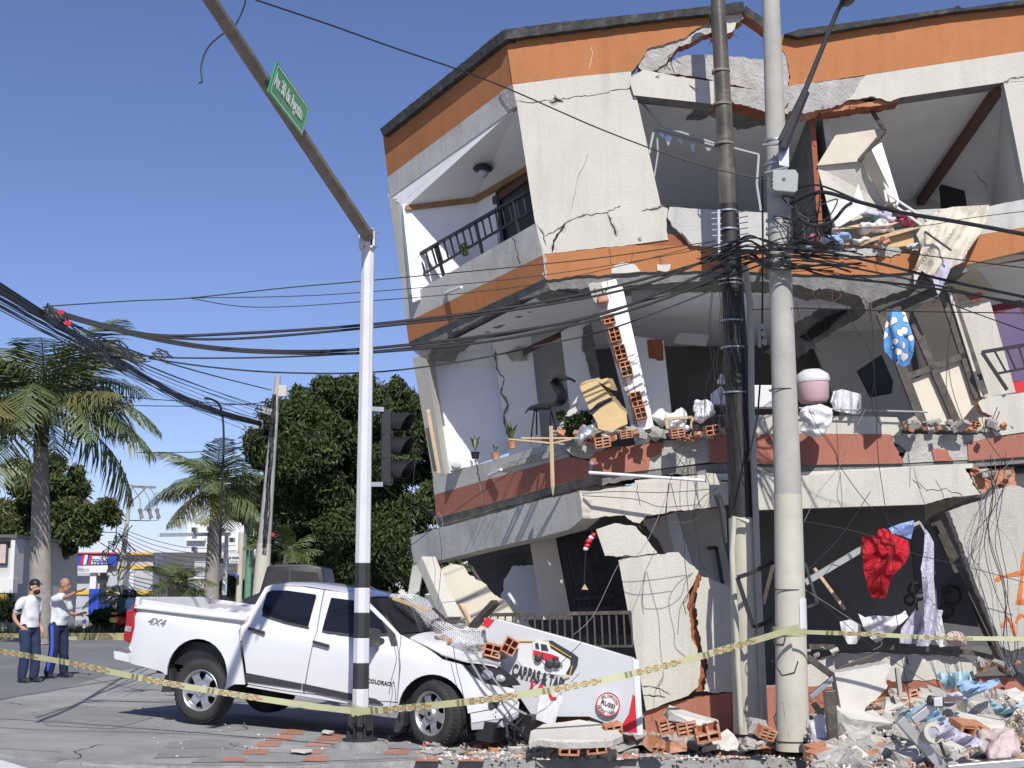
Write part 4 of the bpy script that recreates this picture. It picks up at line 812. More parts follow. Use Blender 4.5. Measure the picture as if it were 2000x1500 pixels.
for x in (273, 291, 306):
    g = G(); g.tube([at(x, 994, 72), at(x+2, 1003, 72), at(x+4, 1012, 72)], [.12, .08, .12], 8); g.tube(spline([at(x+4, 1012, 72), at(x-4, 1017, 72), at(250, 1016, 72)], 5), .025, 4); g.tube(spline([at(x, 994, 72), at(x, 975, 72), at(x-14, 952, 72)], 5), .025, 4); g.build('fuse_cutout', 'arm', P4)
g = G()
for i in range(16):
    a = at(R(224, 240), R(1040, 1120), 71.5); g.tube(spline([a, a+V((R(-1, 1), 0, R(-1, .2))), a+V((R(-1, 1), 0, R(-1, 1)))], 4), .03, 4)
g.build('wiring', 'cable', P4)
P5 = thing('signal_mast', 'far white signal mast with black bands and a horizontal arm by the sale board', 'signal mast', base(438, 58))
seg(P5, 'shaft', (438, 1162), 5, (443, 1042), 4, 58, 'pole_white', 8); seg(P5, 'painted_band', (437, 1188), 5.2, (438, 1162), 5, 58, 'pole_paint_black', 8); seg(P5, 'painted_band', (437, 1225), 5.2, (437, 1200), 5.1, 58, 'pole_paint_black', 8)
g = G(); g.bar(at(309, 1045, 52), at(448, 1043, 58), .12, .14); g.build('arm', 'pole_white', P5)
g = G(); g.tube([base(483, 57), at(489, 1020, 57)], [.15, .12], 10); tag(g.build('green_post', 'pole_green', smooth=1), 'thin green painted post behind the pickup bed', 'post')
g = G(); g.tube([base(466, 55), at(472, 1040, 55)], [.13, .11], 10); tag(g.build('concrete_post', 'pole_cream', smooth=1), 'slim pale concrete post left of the green post', 'post')
# for sale board
FS = thing('sale_sign', 'small white board with black lettering on the dark wall behind the palms', 'sign', at(457, 1100, 54))
g = G(); g.prism([at(447, 1081, 54), at(467, 1082, 54), at(467, 1100, 54), at(447, 1100, 54)], V((0, .04, 0))); g.build('board', 'white', FS)
text('SE VENDE', at(457, 1090.5, 53.97), (1, 0, 0), (0, 0, 1), .085, 'lettering', 'letter_black', FS, .002, 'CENTER', .004); text('310 829 2051', at(457, 1097, 53.97), (1, 0, 0), (0, 0, 1), .055, 'lettering', 'letter_black', FS, .002, 'CENTER', .002)
# ---------------------------------------------------------------- background buildings
def boxb(name, px0, px1, ytop, Y, mat, parent, dep=6, ybot=None, bev=0):
    a = at(px0, ytop, Y); b = at(px1, ytop, Y); zb = -.3 if ybot is None else at(px0, ybot, Y).z
    g = G(); g.box(((a.x+b.x)/2, Y+dep/2, (a.z+zb)/2), (b.x-a.x, dep, a.z-zb)); return g.build(name, mat, parent)
B1 = thing('shop_building', 'low grey and yellow shop with a blue and red fascia behind the two men', 'building', base(190, 74))
boxb('wall', 60, 300, 1080, 74, 'grey_shop', B1); boxb('fascia', 50, 228, 1082, 73.7, 'blue_shop', B1, .3, 1106); boxb('fascia_trim', 50, 228, 1079, 73.6, 'red', B1, .3, 1082); boxb('fascia_trim', 228, 300, 1079, 73.6, 'yellow_shop', B1, .3, 1083)
boxb('painted_band', 60, 300, 1104, 73.9, 'yellow_shop', B1, .2, 1111); boxb('painted_band', 140, 300, 1153, 73.9, 'yellow_shop', B1, .2, 1161)
for a, b, m in ((156, 162, 'red'), (162, 168, 'white'), (172, 177, 'red')): 
    g = G(); g.prism([at(a+4, 1084, 73.6), at(b+4, 1084, 73.6), at(b, 1103, 73.6), at(a, 1103, 73.6)], V((0, .05, 0))); g.build('fascia_stripe', m, B1)
g = G(); g.prism([at(180, 1086, 73.6), at(213, 1086, 73.6), at(209, 1102, 73.6), at(176, 1102, 73.6)], V((0, .05, 0))); g.build('sign_panel', 'white', B1)
text('PINTURAS', at(179, 1100, 73.5), (1, 0, 0), (0, 0, 1), .28, 'lettering', 'blue_shop', B1, .01, 'LEFT', .012) if 0 else None
text('TODOS', at(179, 1100, 73.5), (1, 0, 0), (0, 0, 1), .3, 'lettering', 'blue_shop', B1, .01, 'LEFT', .012)
g = G(); g.prism([at(114, 1106, 73.4), at(212, 1104, 73.4), at(208, 1118, 73.4), at(118, 1120, 73.4)], V((0, .05, 0))); g.build('banner', 'white', B1)
text('APOYO Y', at(141, 1110, 73.3), (1, 0, 0), (0, 0, 1), .13, 'lettering', 'letter_black', B1, .01); text('RENDIMIENTO', at(141, 1114, 73.3), (1, 0, 0), (0, 0, 1), .13, 'lettering', 'letter_black', B1, .01)
g = G(); g.prism([at(117, 1107, 73.35), at(137, 1106, 73.35), at(133, 1115, 73.35), at(116, 1116, 73.35)], V((0, .05, 0))); g.build('banner_mark', 'blue_shop', B1)
for a, b, y0, y1, m in ((196, 208, 1112, 1180, 'window_dark'), (244, 262, 1112, 1150, 'white_bld'), (120, 150, 1118, 1165, 'white_bld'), (60, 72, 1115, 1180, 'window_dark')): boxb('window', a, b, y0, 73.8, m, B1, .3, y1)
for a, b, y0, y1 in ((174, 194, 1150, 1204), (194, 216, 1180, 1204), (44, 52, 1090, 1190)): boxb('blue_door', a, b, y0, 73.5, 'blue_shop', B1, .4, y1)
boxb('white_panel', 176, 188, 1118, 73.6, 'white_bld', B1, .3, 1150)
B2 = thing('warehouse', 'long dark grey commercial building behind the palms', 'building', base(400, 76))
boxb('wall', 300, 640, 1079, 76, 'dark_shop', B2, 12); boxb('wall_panel', 380, 418, 1096, 75.8, 'grey_shop', B2, .4, 1160); boxb('wall_panel', 420, 640, 1076, 75.7, 'grey_wall', B2, .4, 1090)
boxb('opening', 330, 378, 1110, 75.8, 'black', B2, .3, 1200); boxb('opening', 425, 480, 1150, 75.8, 'black', B2, .3, 1200)
for a, b, y0, y1, m in ((368, 393, 1128, 1152, 'white_bld'), (395, 405, 1135, 1150, 'cloth_pink'), (340, 356, 1130, 1150, 'cloth_multi'), (452, 466, 1120, 1150, 'blue_shop')): boxb('poster', a, b, y0, 75.6, m, B2, .2, y1)
B3 = thing('apartment_building', 'white stepped apartment building rising far behind the dark grey wall', 'building', base(450, 120))
boxb('wall', 366, 420, 1018, 120, 'white_bld', B3, 12); boxb('wall', 420, 478, 1010, 121, 'white_bld', B3, 12); boxb('wall', 478, 530, 1028, 119, 'white_bld', B3, 10); boxb('wall', 530, 560, 1075, 110, 'white_bld', B3, 10); boxb('ledge', 362, 400, 1052, 119.5, 'white_bld', B3, 2, 1056)
for x, y in ((374, 1030), (404, 1028), (430, 1032), (374, 1068), (496, 1052), (448, 1050), (500, 1072), (404, 1062)): boxb('window', x, x+8, y, 119.0, 'window_dark', B3, .8, y+9)
B4 = thing('house', 'small grey house with a dark window at the far left edge', 'building', base(20, 52))
boxb('wall', -60, 24, 1048, 52, 'grey_wall', B4, 8); boxb('roof_edge', -62, 34, 1044, 51.6, 'dark_shop', B4, 8, 1050); boxb('pilaster', 22, 30, 1050, 51.7, 'white_bld', B4, 1, 1140); boxb('window', -8, 16, 1058, 51.9, 'window_dark', B4, .3, 1104); boxb('curtain', 0, 12, 1062, 51.85, 'cloth_pink', B4, .3, 1100); boxb('painted_panel', -20, 26, 1130, 51.6, 'white_bld', B4, .5, 1158); boxb('opening', -10, 24, 1160, 51.8, 'black', B4, .3, 1215); boxb('painted_panel', -20, 12, 1160, 51.5, 'yellow_shop', B4, .3, 1200)
# ---------------------------------------------------------------- vegetation
def frond(L, droop, seed, mat_i=0):
    random.seed(seed); g = G(); k = 26; P = []; 
    for i in range(k+1):
        t = i/k; P.append(V((L*(t-.18*droop*t**3), 0, L*(.42*t-droop*t*t*.95))))
    g.tube(P[::2], [.035*(1-.85*i/(k/2)) for i in range(k//2+1)], 4)
    N = 46
    for j in range(N):
        t = .12+.88*j/N; i = min(int(t*k), k-1); f = t*k-i; p = P[i]+(P[i+1]-P[i])*f; d = (P[i+1]-P[i]).normalized(); ll = L*.3*math.sin(math.pi*min(1, (t*.8+.22)))**.6*R(.85, 1.1)
        for s in (-1, 1):
            q = p+V((d.x*ll*.5, s*ll*R(.55, .8), d.z*ll*.5-ll*R(.15, .4))); e = q+V((d.x*ll*.25, s*ll*.12, -ll*R(.3, .5))); wd = d*.022*L/2.6
            g.add([p-wd*.6, p+wd*.8, q+wd*.9, q-wd*.9, e], [(0, 1, 2, 3), (3, 2, 4)])
    random.seed(seed+99); return g
FM = []
def palm(label, cpx, Y, L, trunk, nf, seed, group, rt=.3, shaft=True, trunkmat='palm_bark', yellow=.05, name='palm_tree'):
    c = at(*cpx, Y); b = base(trunk[0], Y); t = thing(name, label, 'palm tree', b, group)
    random.seed(seed)
    if rt:
        g = G(); top = c-V((0, 0, L*.3 if shaft else 0)); P = [b+(top-b)*(i/8) for i in range(9)]; g.tube(P, [rt*(1.25-.3*abs(i-2)/6-.25*i/8) for i in range(9)], 12); g.build('trunk', trunkmat, t, smooth=1)
        if shaft:
            g = G(); g.tube([top, top+V((0, 0, L*.2)), c+V((0, 0, .05))], [rt*.75, rt*.7, rt*.35], 10); g.build('crown_shaft', 'palm_green' if shaft == 1 else 'bark', t, smooth=1)
    for i in range(nf):
        el = R(-.75, 1.05); az = i*2.4+R(-.2, .2); key = len(FM)
        mi = 'palm_yellow' if R(0, 1) < yellow and el < 0 else 'palm_leaf'
        g = frond(L*R(.85, 1.08), R(.55, .95) if el > 0 else R(.3, .7), seed*100+i); random.seed(seed*77+i)
        ro = Matrix.Rotation(az, 3, 'Z') @ Matrix.Rotation(-el, 3, 'Y')
        g.v = [ro @ p + c for p in g.v]; g.build('frond', mi, t)
palm('largest royal palm with broad drooping fronds behind the two standing men', (84, 792), 42, 4.2, (84,), 32, 3, 'palms along the median', .29, 2, yellow=.14)
palm('royal palm with a bright green crown shaft behind the tail of the pickup', (421, 955), 56, 3.1, (412,), 24, 5, 'palms along the median', .27, 1, yellow=.05)
palm('young palm with few upright fronds left of the motorcycle', (236, 1165), 50, 1.5, (226,), 8, 8, 'young palms on the median', .1, 0, yellow=0)
palm('young bushy palm with arching fronds between the motorcycle and the pickup bed', (346, 1142), 51, 1.6, (340,), 14, 9, 'young palms on the median', .12, 0, yellow=.1)
palm('small palm half hidden by the old grey utility pole', (484, 1000), 64, 2.4, (478,), 12, 11, 'palms along the median', .2, 2, yellow=.2)
palm('shaded palm with hanging fronds below the dark leafy tree', (560, 1085), 44, 1.7, (560,), 12, 12, 'palms along the median', .14, 0, yellow=.6)
def crown(clumps, n, size, name, mats, parent, seed=1, flower=0):
    rs = np.random.RandomState(seed); cs = np.array([[*c[0], c[1]] for c in clumps]); wt = cs[:, 3]**2.2; wt /= wt.sum(); idx = rs.choice(len(cs), n, p=wt)
    d = rs.normal(size=(n, 3)); d /= np.linalg.norm(d, axis=1)[:, None]; rad = cs[idx, 3]*(rs.uniform(.35, 1.0, n)**.6+.35*rs.rand(n)**4); d[:, 2] *= .85; c = cs[idx, :3]+d*rad[:, None]
    a = rs.normal(size=(n, 3)); a[:, 2] -= .7; a += d*.3; a /= np.linalg.norm(a, axis=1)[:, None]; b = np.cross(a, rs.normal(size=(n, 3))); b /= np.linalg.norm(b, axis=1)[:, None]
    s = size*rs.uniform(.6, 1.3, n)[:, None]; nn = np.cross(a, b)
    v = np.stack([c-a*s, c+b*s*.27+nn*s*.12, c+a*s, c-b*s*.27+nn*s*.12], 1).reshape(-1, 3)-np.array(OFF[parent.name])
    me = bpy.data.meshes.new(name); me.vertices.add(n*4); me.vertices.foreach_set('co', v.astype(np.float32).ravel()); me.loops.add(n*4); me.loops.foreach_set('vertex_index', np.arange(n*4, dtype=np.int32)); me.polygons.add(n); me.polygons.foreach_set('loop_start', np.arange(n, dtype=np.int32)*4); me.update(calc_edges=True)
    mi = (rs.rand(n) < .3).astype(np.int32)
    if flower: mi[(d[:, 2] > .5) & (rs.rand(n) < flower)] = 2
    me.polygons.foreach_set('material_index', mi)
    for m in mats: me.materials.append(MT[m])
    o = bpy.data.objects.new(name, me); C.objects.link(o); o.parent = parent; OFF[o.name] = OFF[parent.name]; return o
def tree(label, Y, tr, cl, n, size, seed, group=None, mats=('leaf', 'leaf2', 'leaf3'), fl=.16, r0=.25):
    b = base(tr[0][0], Y); t = thing('leafy_tree', label, 'tree', b, group); random.seed(seed)
    g = G(); P = [b]+[at(x, y, Y) for x, y in tr[1:]]; g.tube(spline(P, 4), [r0*(1-.6*i/(4*(len(P)-1))) for i in range(4*(len(P)-1)+1)], 10)
    clumps = []
    for (x, y, r) in cl:
        c = at(x, y, Y)+V((0, R(-1, 1)*r*.03, 0)); rr = r*Y/F
        for k in range(10):
            u = V((R(-1, 1), R(-1, 1), R(-1, 1))); u = u/u.length; clumps.append((c+u*rr*R(.3, .9), rr*R(.32, .62)))
        g.tube([P[-1]+(P[0]-P[-1])*R(0, .25), (P[-1]+c)/2+V((R(-.3, .3), R(-.3, .3), R(-.2, .3))), c], [r0*.22, r0*.1, .02], 5)
    g.build('trunk', 'bark', t, smooth=1); crown(clumps, n, size, 'crown', mats, t, seed, fl); return t
big = [(640, 800, 60), (700, 790, 60), (760, 815, 60), (590, 830, 55), (810, 830, 50), (560, 890, 60), (620, 880, 70), (690, 870, 75), (760, 890, 75), (830, 900, 55), (560, 960, 60), (620, 960, 75), (690, 970, 80), (770, 980, 80), (835, 980, 50), (570, 1030, 55), (630, 1050, 65), (700, 1060, 70), (770, 1070, 70), (600, 1100, 50), (680, 1120, 50), (740, 1130, 50), (800, 1120, 45), (850, 1060, 40), (535, 900, 35), (645, 765, 35), (690, 768, 38)]
tree('large dark leafy tree filling the gap between the old grey pole and the building', 45, [(690,), (680, 1150), (690, 1040), (700, 960)], big+[(R(560, 860), R(745, 800), R(12, 22)) for _ in range(9)]+[(R(500, 540), R(830, 1080), R(12, 22)) for _ in range(8)], 150000, .11, 4, r0=.3)
tree('broad leafy tree with reddish tips behind the largest palm', 58, [(110,), (112, 1150), (100, 1080), (95, 1040)], [(40, 960, 50), (90, 940, 50), (140, 960, 50), (20, 1010, 45), (80, 1000, 50), (150, 1010, 50), (190, 1000, 30), (180, 1040, 30), (60, 1050, 40), (120, 1050, 40), (30, 920, 35), (10, 1040, 35)], 42000, .15, 6, mats=('leaf2', 'leaf', 'leaf_dry'), fl=.4)
tree('light green tree between the crown shaft palm and the old grey pole', 70, [(492,), (490, 1100), (488, 1020)], [(490, 950, 28), (478, 975, 26), (500, 985, 26), (470, 1000, 20)], 6000, .2, 8, mats=('palm_leaf', 'leaf2', 'palm_yellow'), fl=.1)
tree('low dark shrubs and trees seen between the pickup and the building', 60, [(860,), (860, 1140), (850, 1100)], [(830, 1110, 40), (870, 1090, 40), (900, 1120, 40), (950, 1090, 36), (990, 1100, 30), (820, 1150, 30), (880, 1150, 30)], 9000, .2, 9)
# sunlit hedge seen through the broken ground floor
for i, (x, y) in enumerate(((640, 1165), (600, 1140))): pass
# ---------------------------------------------------------------- far vehicles
def farcar(label, x0, x1, ytop, Y, mat, group, name='parked_car'):
    a = at(x0, 1165, Y); b = at(x1, 1165, Y); L = b.x-a.x; z0 = gz(a.x)-.0; H = at(x0, ytop, Y).z-z0; t = thing(name, label, 'car', ((a.x+b.x)/2, Y, z0), group)
    pr = [(0, .3), (0, .58), (.04, .66), (.22, .72), (.3, .98), (.4, 1), (.78, 1), (.93, .97), (1, .66), (1, .3)]; g = G(); g.prism([V((a.x+u*L, Y-.9, z0+w_*H)) for u, w_ in pr], V((0, 1.8, 0))); g.build('body', mat, t, bevel=.08, smooth=1)
    g = G(); g.prism([V((a.x+u*L, Y-.92, z0+w_*H)) for u, w_ in ((.27, .74), (.33, .93), (.55, .94), (.55, .74))], V((0, .05, 0))); g.build('window', 'glass', t)
    g = G(); g.prism([V((a.x+u*L, Y-.92, z0+w_*H)) for u, w_ in ((.58, .74), (.58, .94), (.88, .92), (.94, .74))], V((0, .05, 0))); g.build('window', 'glass', t)
    for u in (.18, .8):
        g = G(); g.lathe(V((a.x+u*L, Y-.95, z0+.33)), (0, 1, 0), [(0, 0), (.2, 0), (.33, .02), (.33, .2), (0, .2)], 16, mids=[1, 0, 0, 0]); g.build('wheel', ['rubber', 'rim'], t, smooth=1)
    return t
farcar('white van parked far behind the motorcycle', 258, 326, 1168, 62, 'car_white', None)
farcar('white car parked far behind the pickup bed', 330, 392, 1171, 64, 'car_white', None)
farcar('dark car with rounded roof just behind the pickup bed', 430, 530, 1176, 50, 'black', None)
farcar('silver car half hidden behind the two standing men', 10, 120, 1190, 56, 'steel', None)
farcar('black van with a long curved roof behind the pickup cab', 484, 650, 1104, 31, 'black', None)
random.seed(50)
for lab, x, y, r, Y in (('low shrub behind the bearded person', 30, 1195, 22, 49.5), ('clump of grass and shrub right of the pointing person', 205, 1212, 20, 49), ('bushy shrub under the young bushy palm', 330, 1192, 22, 49.2), ('dark shrub behind the middle of the pickup bed', 385, 1178, 22, 58), ('dark shrub beside the crown shaft palm', 470, 1150, 26, 60), ('shrub at the foot of the old grey pole', 560, 1140, 34, 55)):
    t = thing('shrub', lab, 'shrub', base(x, Y)); rr = r*Y/F; crown([(at(x+R(-1, 1)*r, y+R(-.6, .6)*r, Y), rr*R(.5, .9)) for _ in range(7)], 2600, .11, 'foliage', ['leaf2', 'leaf', 'palm_leaf'], t, int(x)+1)
# motorcycle with two riders
MC = thing('motorcycle', 'red and black motorcycle with a yellow plate waiting by the median', 'motorcycle', base(240, 48.3))
mb = OFF[MC.name].copy(); mz = mb.z
g = G(); g.lathe(mb+V((0, -.6, .3)), (1, 0, 0), [(.2, -.05), (.3, -.05), (.3, .05), (.2, .05), (.2, -.05)], 16); g.build('wheel', 'rubber', MC, smooth=1); g = G(); g.lathe(mb+V((.3, .6, .3)), (1, 0, 0), [(.2, -.05), (.3, -.05), (.3, .05), (.2, .05), (.2, -.05)], 16); g.build('wheel', 'rubber', MC, smooth=1)
g = G(); g.bar(mb+V((0, -.6, .55)), mb+V((.2, .6, .7)), .28, .3); g.build('body', 'red', MC, bevel=.06); g = G(); g.bar(mb+V((0, -.5, .8)), mb+V((.15, .3, .82)), .26, .1); g.build('saddle', 'black', MC, bevel=.03)
g = G(); g.box(mb+V((0, -.95, .6)), (.26, .02, .15)); g.build('plate', 'yellow_shop', MC); g = G(); g.box(mb+V((0, -.9, .82)), (.2, .06, .08)); g.build('tail_light', 'tail_red', MC)
g = G(); g.tube([mb+V((-.2, -.5, .3)), mb+V((0, .2, .4)), mb+V((.3, .6, .7))], .06, 8); g.build('engine', 'plastic', MC)
# ---------------------------------------------------------------- overhead cables
def cable(pts, r, label, group='overhead cables', mat='cable', k=7, name='overhead_cable', n=6):
    g = G(); g.tube(spline([at(*p) for p in pts], k), r, n); return tag(g.build(name, mat, smooth=1), label, 'cable', group)
GA = 'cables of the bundle running down to the old grey pole'; GB = 'cables crossing from the bundle to the dark pole'
for i, (y0, r, dy, lab) in enumerate(((545, .012, -6, 'uppermost thin cable of the bundle at the left edge'), (553, .026, 0, 'thick upper cable of the bundle at the left edge'), (558, .016, 3, 'cable just under the thick upper one of the bundle'), (563, .030, 7, 'thickest cable in the middle of the bundle'), (576, .010, 10, 'thin cable below the thickest one of the bundle'), (580, .010, 13, 'second thin cable low in the bundle'), (594, .012, 17, 'lowest separate cable of the bundle at the left edge'))):
    cable([(-40, y0-18, 12.5), (60, y0+47-i*1.5, 14.5), (150, y0+105-i*3, 18), (250, y0+168-i*6, 24), (360, 795+dy*.7-18, 31), (440, 815+dy*.5-8, 36), (512, 826+dy*.35, 39.6)], r, lab, GA)
for i, (a, b, r, lab) in enumerate((((120, 622), (530, 762), .014, 'twisted cable from the red tags to the top of the old grey pole'), ((150, 640), (530, 800), .009, 'thin cable under the twisted one ending at the old grey pole'), ((170, 655), (528, 806), .008, 'second thin cable fanning out to the old grey pole'), ((190, 690), (520, 822), .008, 'third thin cable fanning out to the old grey pole'), ((120, 660), (520, 836), .008, 'slack thin cable under the bundle'))):
    cable([(a[0], a[1], 16.5), ((a[0]*2+b[0])/3, (a[1]*2+b[1])/3+16, 21), ((a[0]+b[0]*2)/3, (a[1]+b[1]*2)/3+12, 29), (b[0], b[1], 39.8)], r, lab, GA)
cr = [([(95, 602, 15.5), (180, 628, 15.6), (300, 654, 15.8), (450, 652, 16), (720, 634, 16.4), (1000, 600, 16.8), (1200, 560, 17.2), (1400, 505, 17.5)], .017, 'topmost of the thick cables passing in front of the balcony band'),
 ([(95, 604, 15.5), (200, 636, 15.6), (300, 656, 15.8), (450, 662, 16), (720, 640, 16.4), (1000, 606, 16.8), (1250, 558, 17.2), (1420, 490, 17.4)], .015, 'second thick cable passing in front of the balcony band'),
 ([(95, 608, 15.5), (250, 648, 15.6), (400, 676, 15.8), (560, 686, 16), (730, 680, 16.4), (1000, 648, 16.8), (1200, 606, 17.2), (1420, 515, 17.4)], .018, 'thick sagging cable that crosses the white mast lowest but two'),
 ([(95, 610, 15.5), (250, 652, 15.6), (400, 680, 15.8), (560, 690, 16), (730, 688, 16.4), (1000, 660, 16.8), (1250, 600, 17.2), (1430, 530, 17.4)], .016, 'thick sagging cable that crosses the white mast lowest but one'),
 ([(230, 690, 17), (350, 699, 17), (560, 697, 17), (730, 686, 17), (1000, 652, 17.1), (1250, 590, 17.3), (1420, 545, 17.4)], .010, 'thin cable joining the sagging pair in front of the upper room'),
 ([(290, 700, 17), (420, 718, 17), (560, 728, 17), (730, 727, 17), (900, 706, 17), (1050, 676, 17.1), (1200, 640, 17.3), (1410, 560, 17.4)], .010, 'lowest sagging cable crossing below the others by the white mast'),
 ([(95, 598, 15.5), (250, 588, 15.7), (370, 582, 15.9), (560, 562, 16.2), (720, 548, 16.5), (1000, 522, 17), (1200, 500, 17.2), (1400, 470, 17.5)], .007, 'thin upper wire rising from the bundle to the dark pole'),
 ([(370, 582, 15.9), (560, 579, 16.2), (720, 570, 16.5), (1000, 545, 17), (1230, 512, 17.2), (1400, 480, 17.5)], .005, 'middle thin wire branching from the upper wire'),
 ([(370, 582, 15.9), (500, 600, 16.2), (720, 588, 16.5), (1000, 562, 17), (1200, 522, 17.2), (1400, 470, 17.5)], .005, 'lower thin wire branching from the upper wire'),
 ([(500, 0, 12), (640, 47, 13), (760, 90, 14), (960, 160, 15), (1180, 255, 16), (1360, 320, 16.3), (1500, 352, 16.4)], .009, 'single wire slanting across the sky and the cream wall to the junction box'),
 ([(1400, 505, 17.4), (1460, 470, 17), (1500, 500, 16.5), (1560, 520, 16.3), (1620, 540, 16), (1800, 560, 15), (2040, 600, 14)], .014, 'thick cable leaving the front pole to the right edge'),
 ([(1540, 400, 16.3), (1600, 375, 16), (1680, 395, 15.6), (1760, 415, 15), (1880, 435, 14.5), (2040, 465, 14)], .022, 'thick twisted cable from the junction box to the right edge'),
 ([(1545, 372, 16.3), (1600, 362, 16), (1700, 400, 15.6), (1820, 424, 15), (2040, 462, 14)], .012, 'thin partner of the twisted cable to the right edge'),
 ([(1430, 500, 17.2), (1520, 485, 16.2), (1600, 490, 16), (1720, 515, 15.4), (1850, 548, 15), (2040, 588, 14)], .016, 'black cable just above the orange band going to the right edge'),
 ([(1430, 520, 17.2), (1520, 500, 16.2), (1600, 512, 16), (1700, 530, 15.4), (1850, 562, 15), (2040, 610, 14)], .011, 'thin cable under the black one at the orange band'),
 ([(1540, 470, 16.2), (1680, 482, 15.8), (1800, 498, 15), (2040, 528, 14)], .006, 'thin straight wire in front of the hanging cream curtain'),
 ([(1560, 440, 16.2), (1760, 445, 15.4), (1900, 425, 15), (2040, 408, 14)], .004, 'fine wire rising to the right edge over the curtain'),
 ([(1560, 520, 16.2), (1760, 560, 15.4), (1900, 610, 15), (2040, 660, 14)], .006, 'fine wire falling across the window frames to the right edge'),
 ([(1470, 605, 17), (1560, 602, 16.3), (1760, 608, 15.4), (2040, 612, 14.6)], .006, 'level wire crossing in front of the blue patterned cloth'),
 ([(430, 1100, 37), (432, 1000, 37), (437, 860, 37), (432, 800, 37), (418, 782, 36), (400, 778, 35)], .03, 'thick loose cable hanging down left of the old grey pole'),
 ([(0, 1050, 70), (150, 1040, 70), (230, 1040, 71)], .02, 'far wire to the leaning pole')]
for pts, r, lab in cr: cable(pts, r, lab, GB if pts[0][0] < 400 and pts[-1][0] > 1300 else 'overhead cables')
for i, (a, b, s) in enumerate((((270, 884, 40), (520, 868, 39.6), 6), ((250, 792, 42), (528, 786, 39.6), 4), ((200, 772, 44), (520, 792, 39.6), 2))): cable([a, ((a[0]+b[0])/2, (a[1]+b[1])/2+s, 40), b], .012, ('lowest', 'middle', 'upper')[i]+' thin wire reaching the old grey pole from the left')
for i in range(9):
    y = 1045+i*9; cable([(232, 1030+i*6, 71.5), (300, y+10, 71.8), (380, y+26, 72), (460, y+20+i, 72)], .02, 'faint far wire strung from the leaning pole over the dark grey building', 'far wires over the dark grey building', k=4, n=4)
# tangles
def wire(pts, Y, r=.005, mat='cable', label=None, group=None, jit=0, name='loose_wire'):
    P = [(p[0]+R(-jit, jit), p[1]+R(-jit, jit), (p[2] if len(p) > 2 else Y)) for p in pts]; g = G(); g.tube(spline([at(*p) for p in P], 6), r, 5); return tag(g.build(name, mat, smooth=1), label, 'wire', group)
g = G(); random.seed(21)
for i in range(24):
    y = R(470, 520); x0, x1 = R(1360, 1440), R(1560, 1700); g.tube(spline([at(x0, y+R(0, 40), 17.3), at(1455, y-R(-10, 20), 17), at(1500, y+R(-16, 16), 16.25), at(1550, y+R(-16, 16), 16.2), at(x1, y+R(-10, 26), 15.9)], 5), R(.005, .013), 5)
for i in range(15):
    a = at(R(1545, 1610), R(385, 460), 16.2); g.tube(spline([a]+[a+V((R(-.22, .22), R(-.1, .2), R(-.3, .2))) for _ in range(3)], 5), R(.004, .012), 5)
g.tube(spline([at(1552, 400, 16.2), at(1562, 425, 16), at(1590, 440, 16), at(1625, 432, 16), at(1650, 405, 16), at(1664, 396, 16)], 6), .02, 7)
tag(g.build('cable_tangle', 'cable', smooth=1), 'dense black tangle of cables knotted around the two poles', 'cables', kind='stuff')
g = G(); random.seed(22)
for (x, y, Y) in ((80, 606, 15.2), (96, 612, 15.4), (115, 625, 15.6), (210, 675, 17.6), (225, 692, 17.8), (250, 700, 18), (300, 688, 17)):
    for i in range(7):
        a = at(x+R(-12, 12), y+R(-8, 8), Y); g.tube(spline([a, a+V((R(.02, .12), 0, R(-.06, .04))), a+V((R(.1, .25), 0, R(-.14, .0)))], 4), R(.006, .012), 5)
g.tube(spline([at(192, 662, 17.5), at(212, 700, 17.5), at(235, 722, 17.6), at(250, 716, 18)], 6), .02, 6)
tag(g.build('cable_splice', 'cable', smooth=1), 'knotted splices of the cable bundle at the left edge above the palm', 'cables', kind='stuff')
for x, y in ((119, 610), (133, 631)):
    g = G(); g.box(at(x, y, 15.3), (.07, .03, .045), (V((1, 0, -.15)), V((0, 1, 0)), V((.15, 0, 1)))); tag(g.build('cable_tag', 'red'), 'small red tag on the cable bundle, '+('upper' if y < 620 else 'lower')+' of the two', 'tag')
g = G(); g.tube(spline([at(470, 30, 13), at(455, 55, 13), at(430, 70, 13), at(405, 95, 13), at(393, 130, 13), at(395, 158, 13), at(388, 162, 13)], 6), .009, 5); g.tube([at(470, 30, 13), at(478, 10, 13), at(480, -10, 13)], .008, 5); tag(g.build('loose_cable', 'cable', smooth=1), 'short loose cable dangling in the sky above the street sign', 'cable')
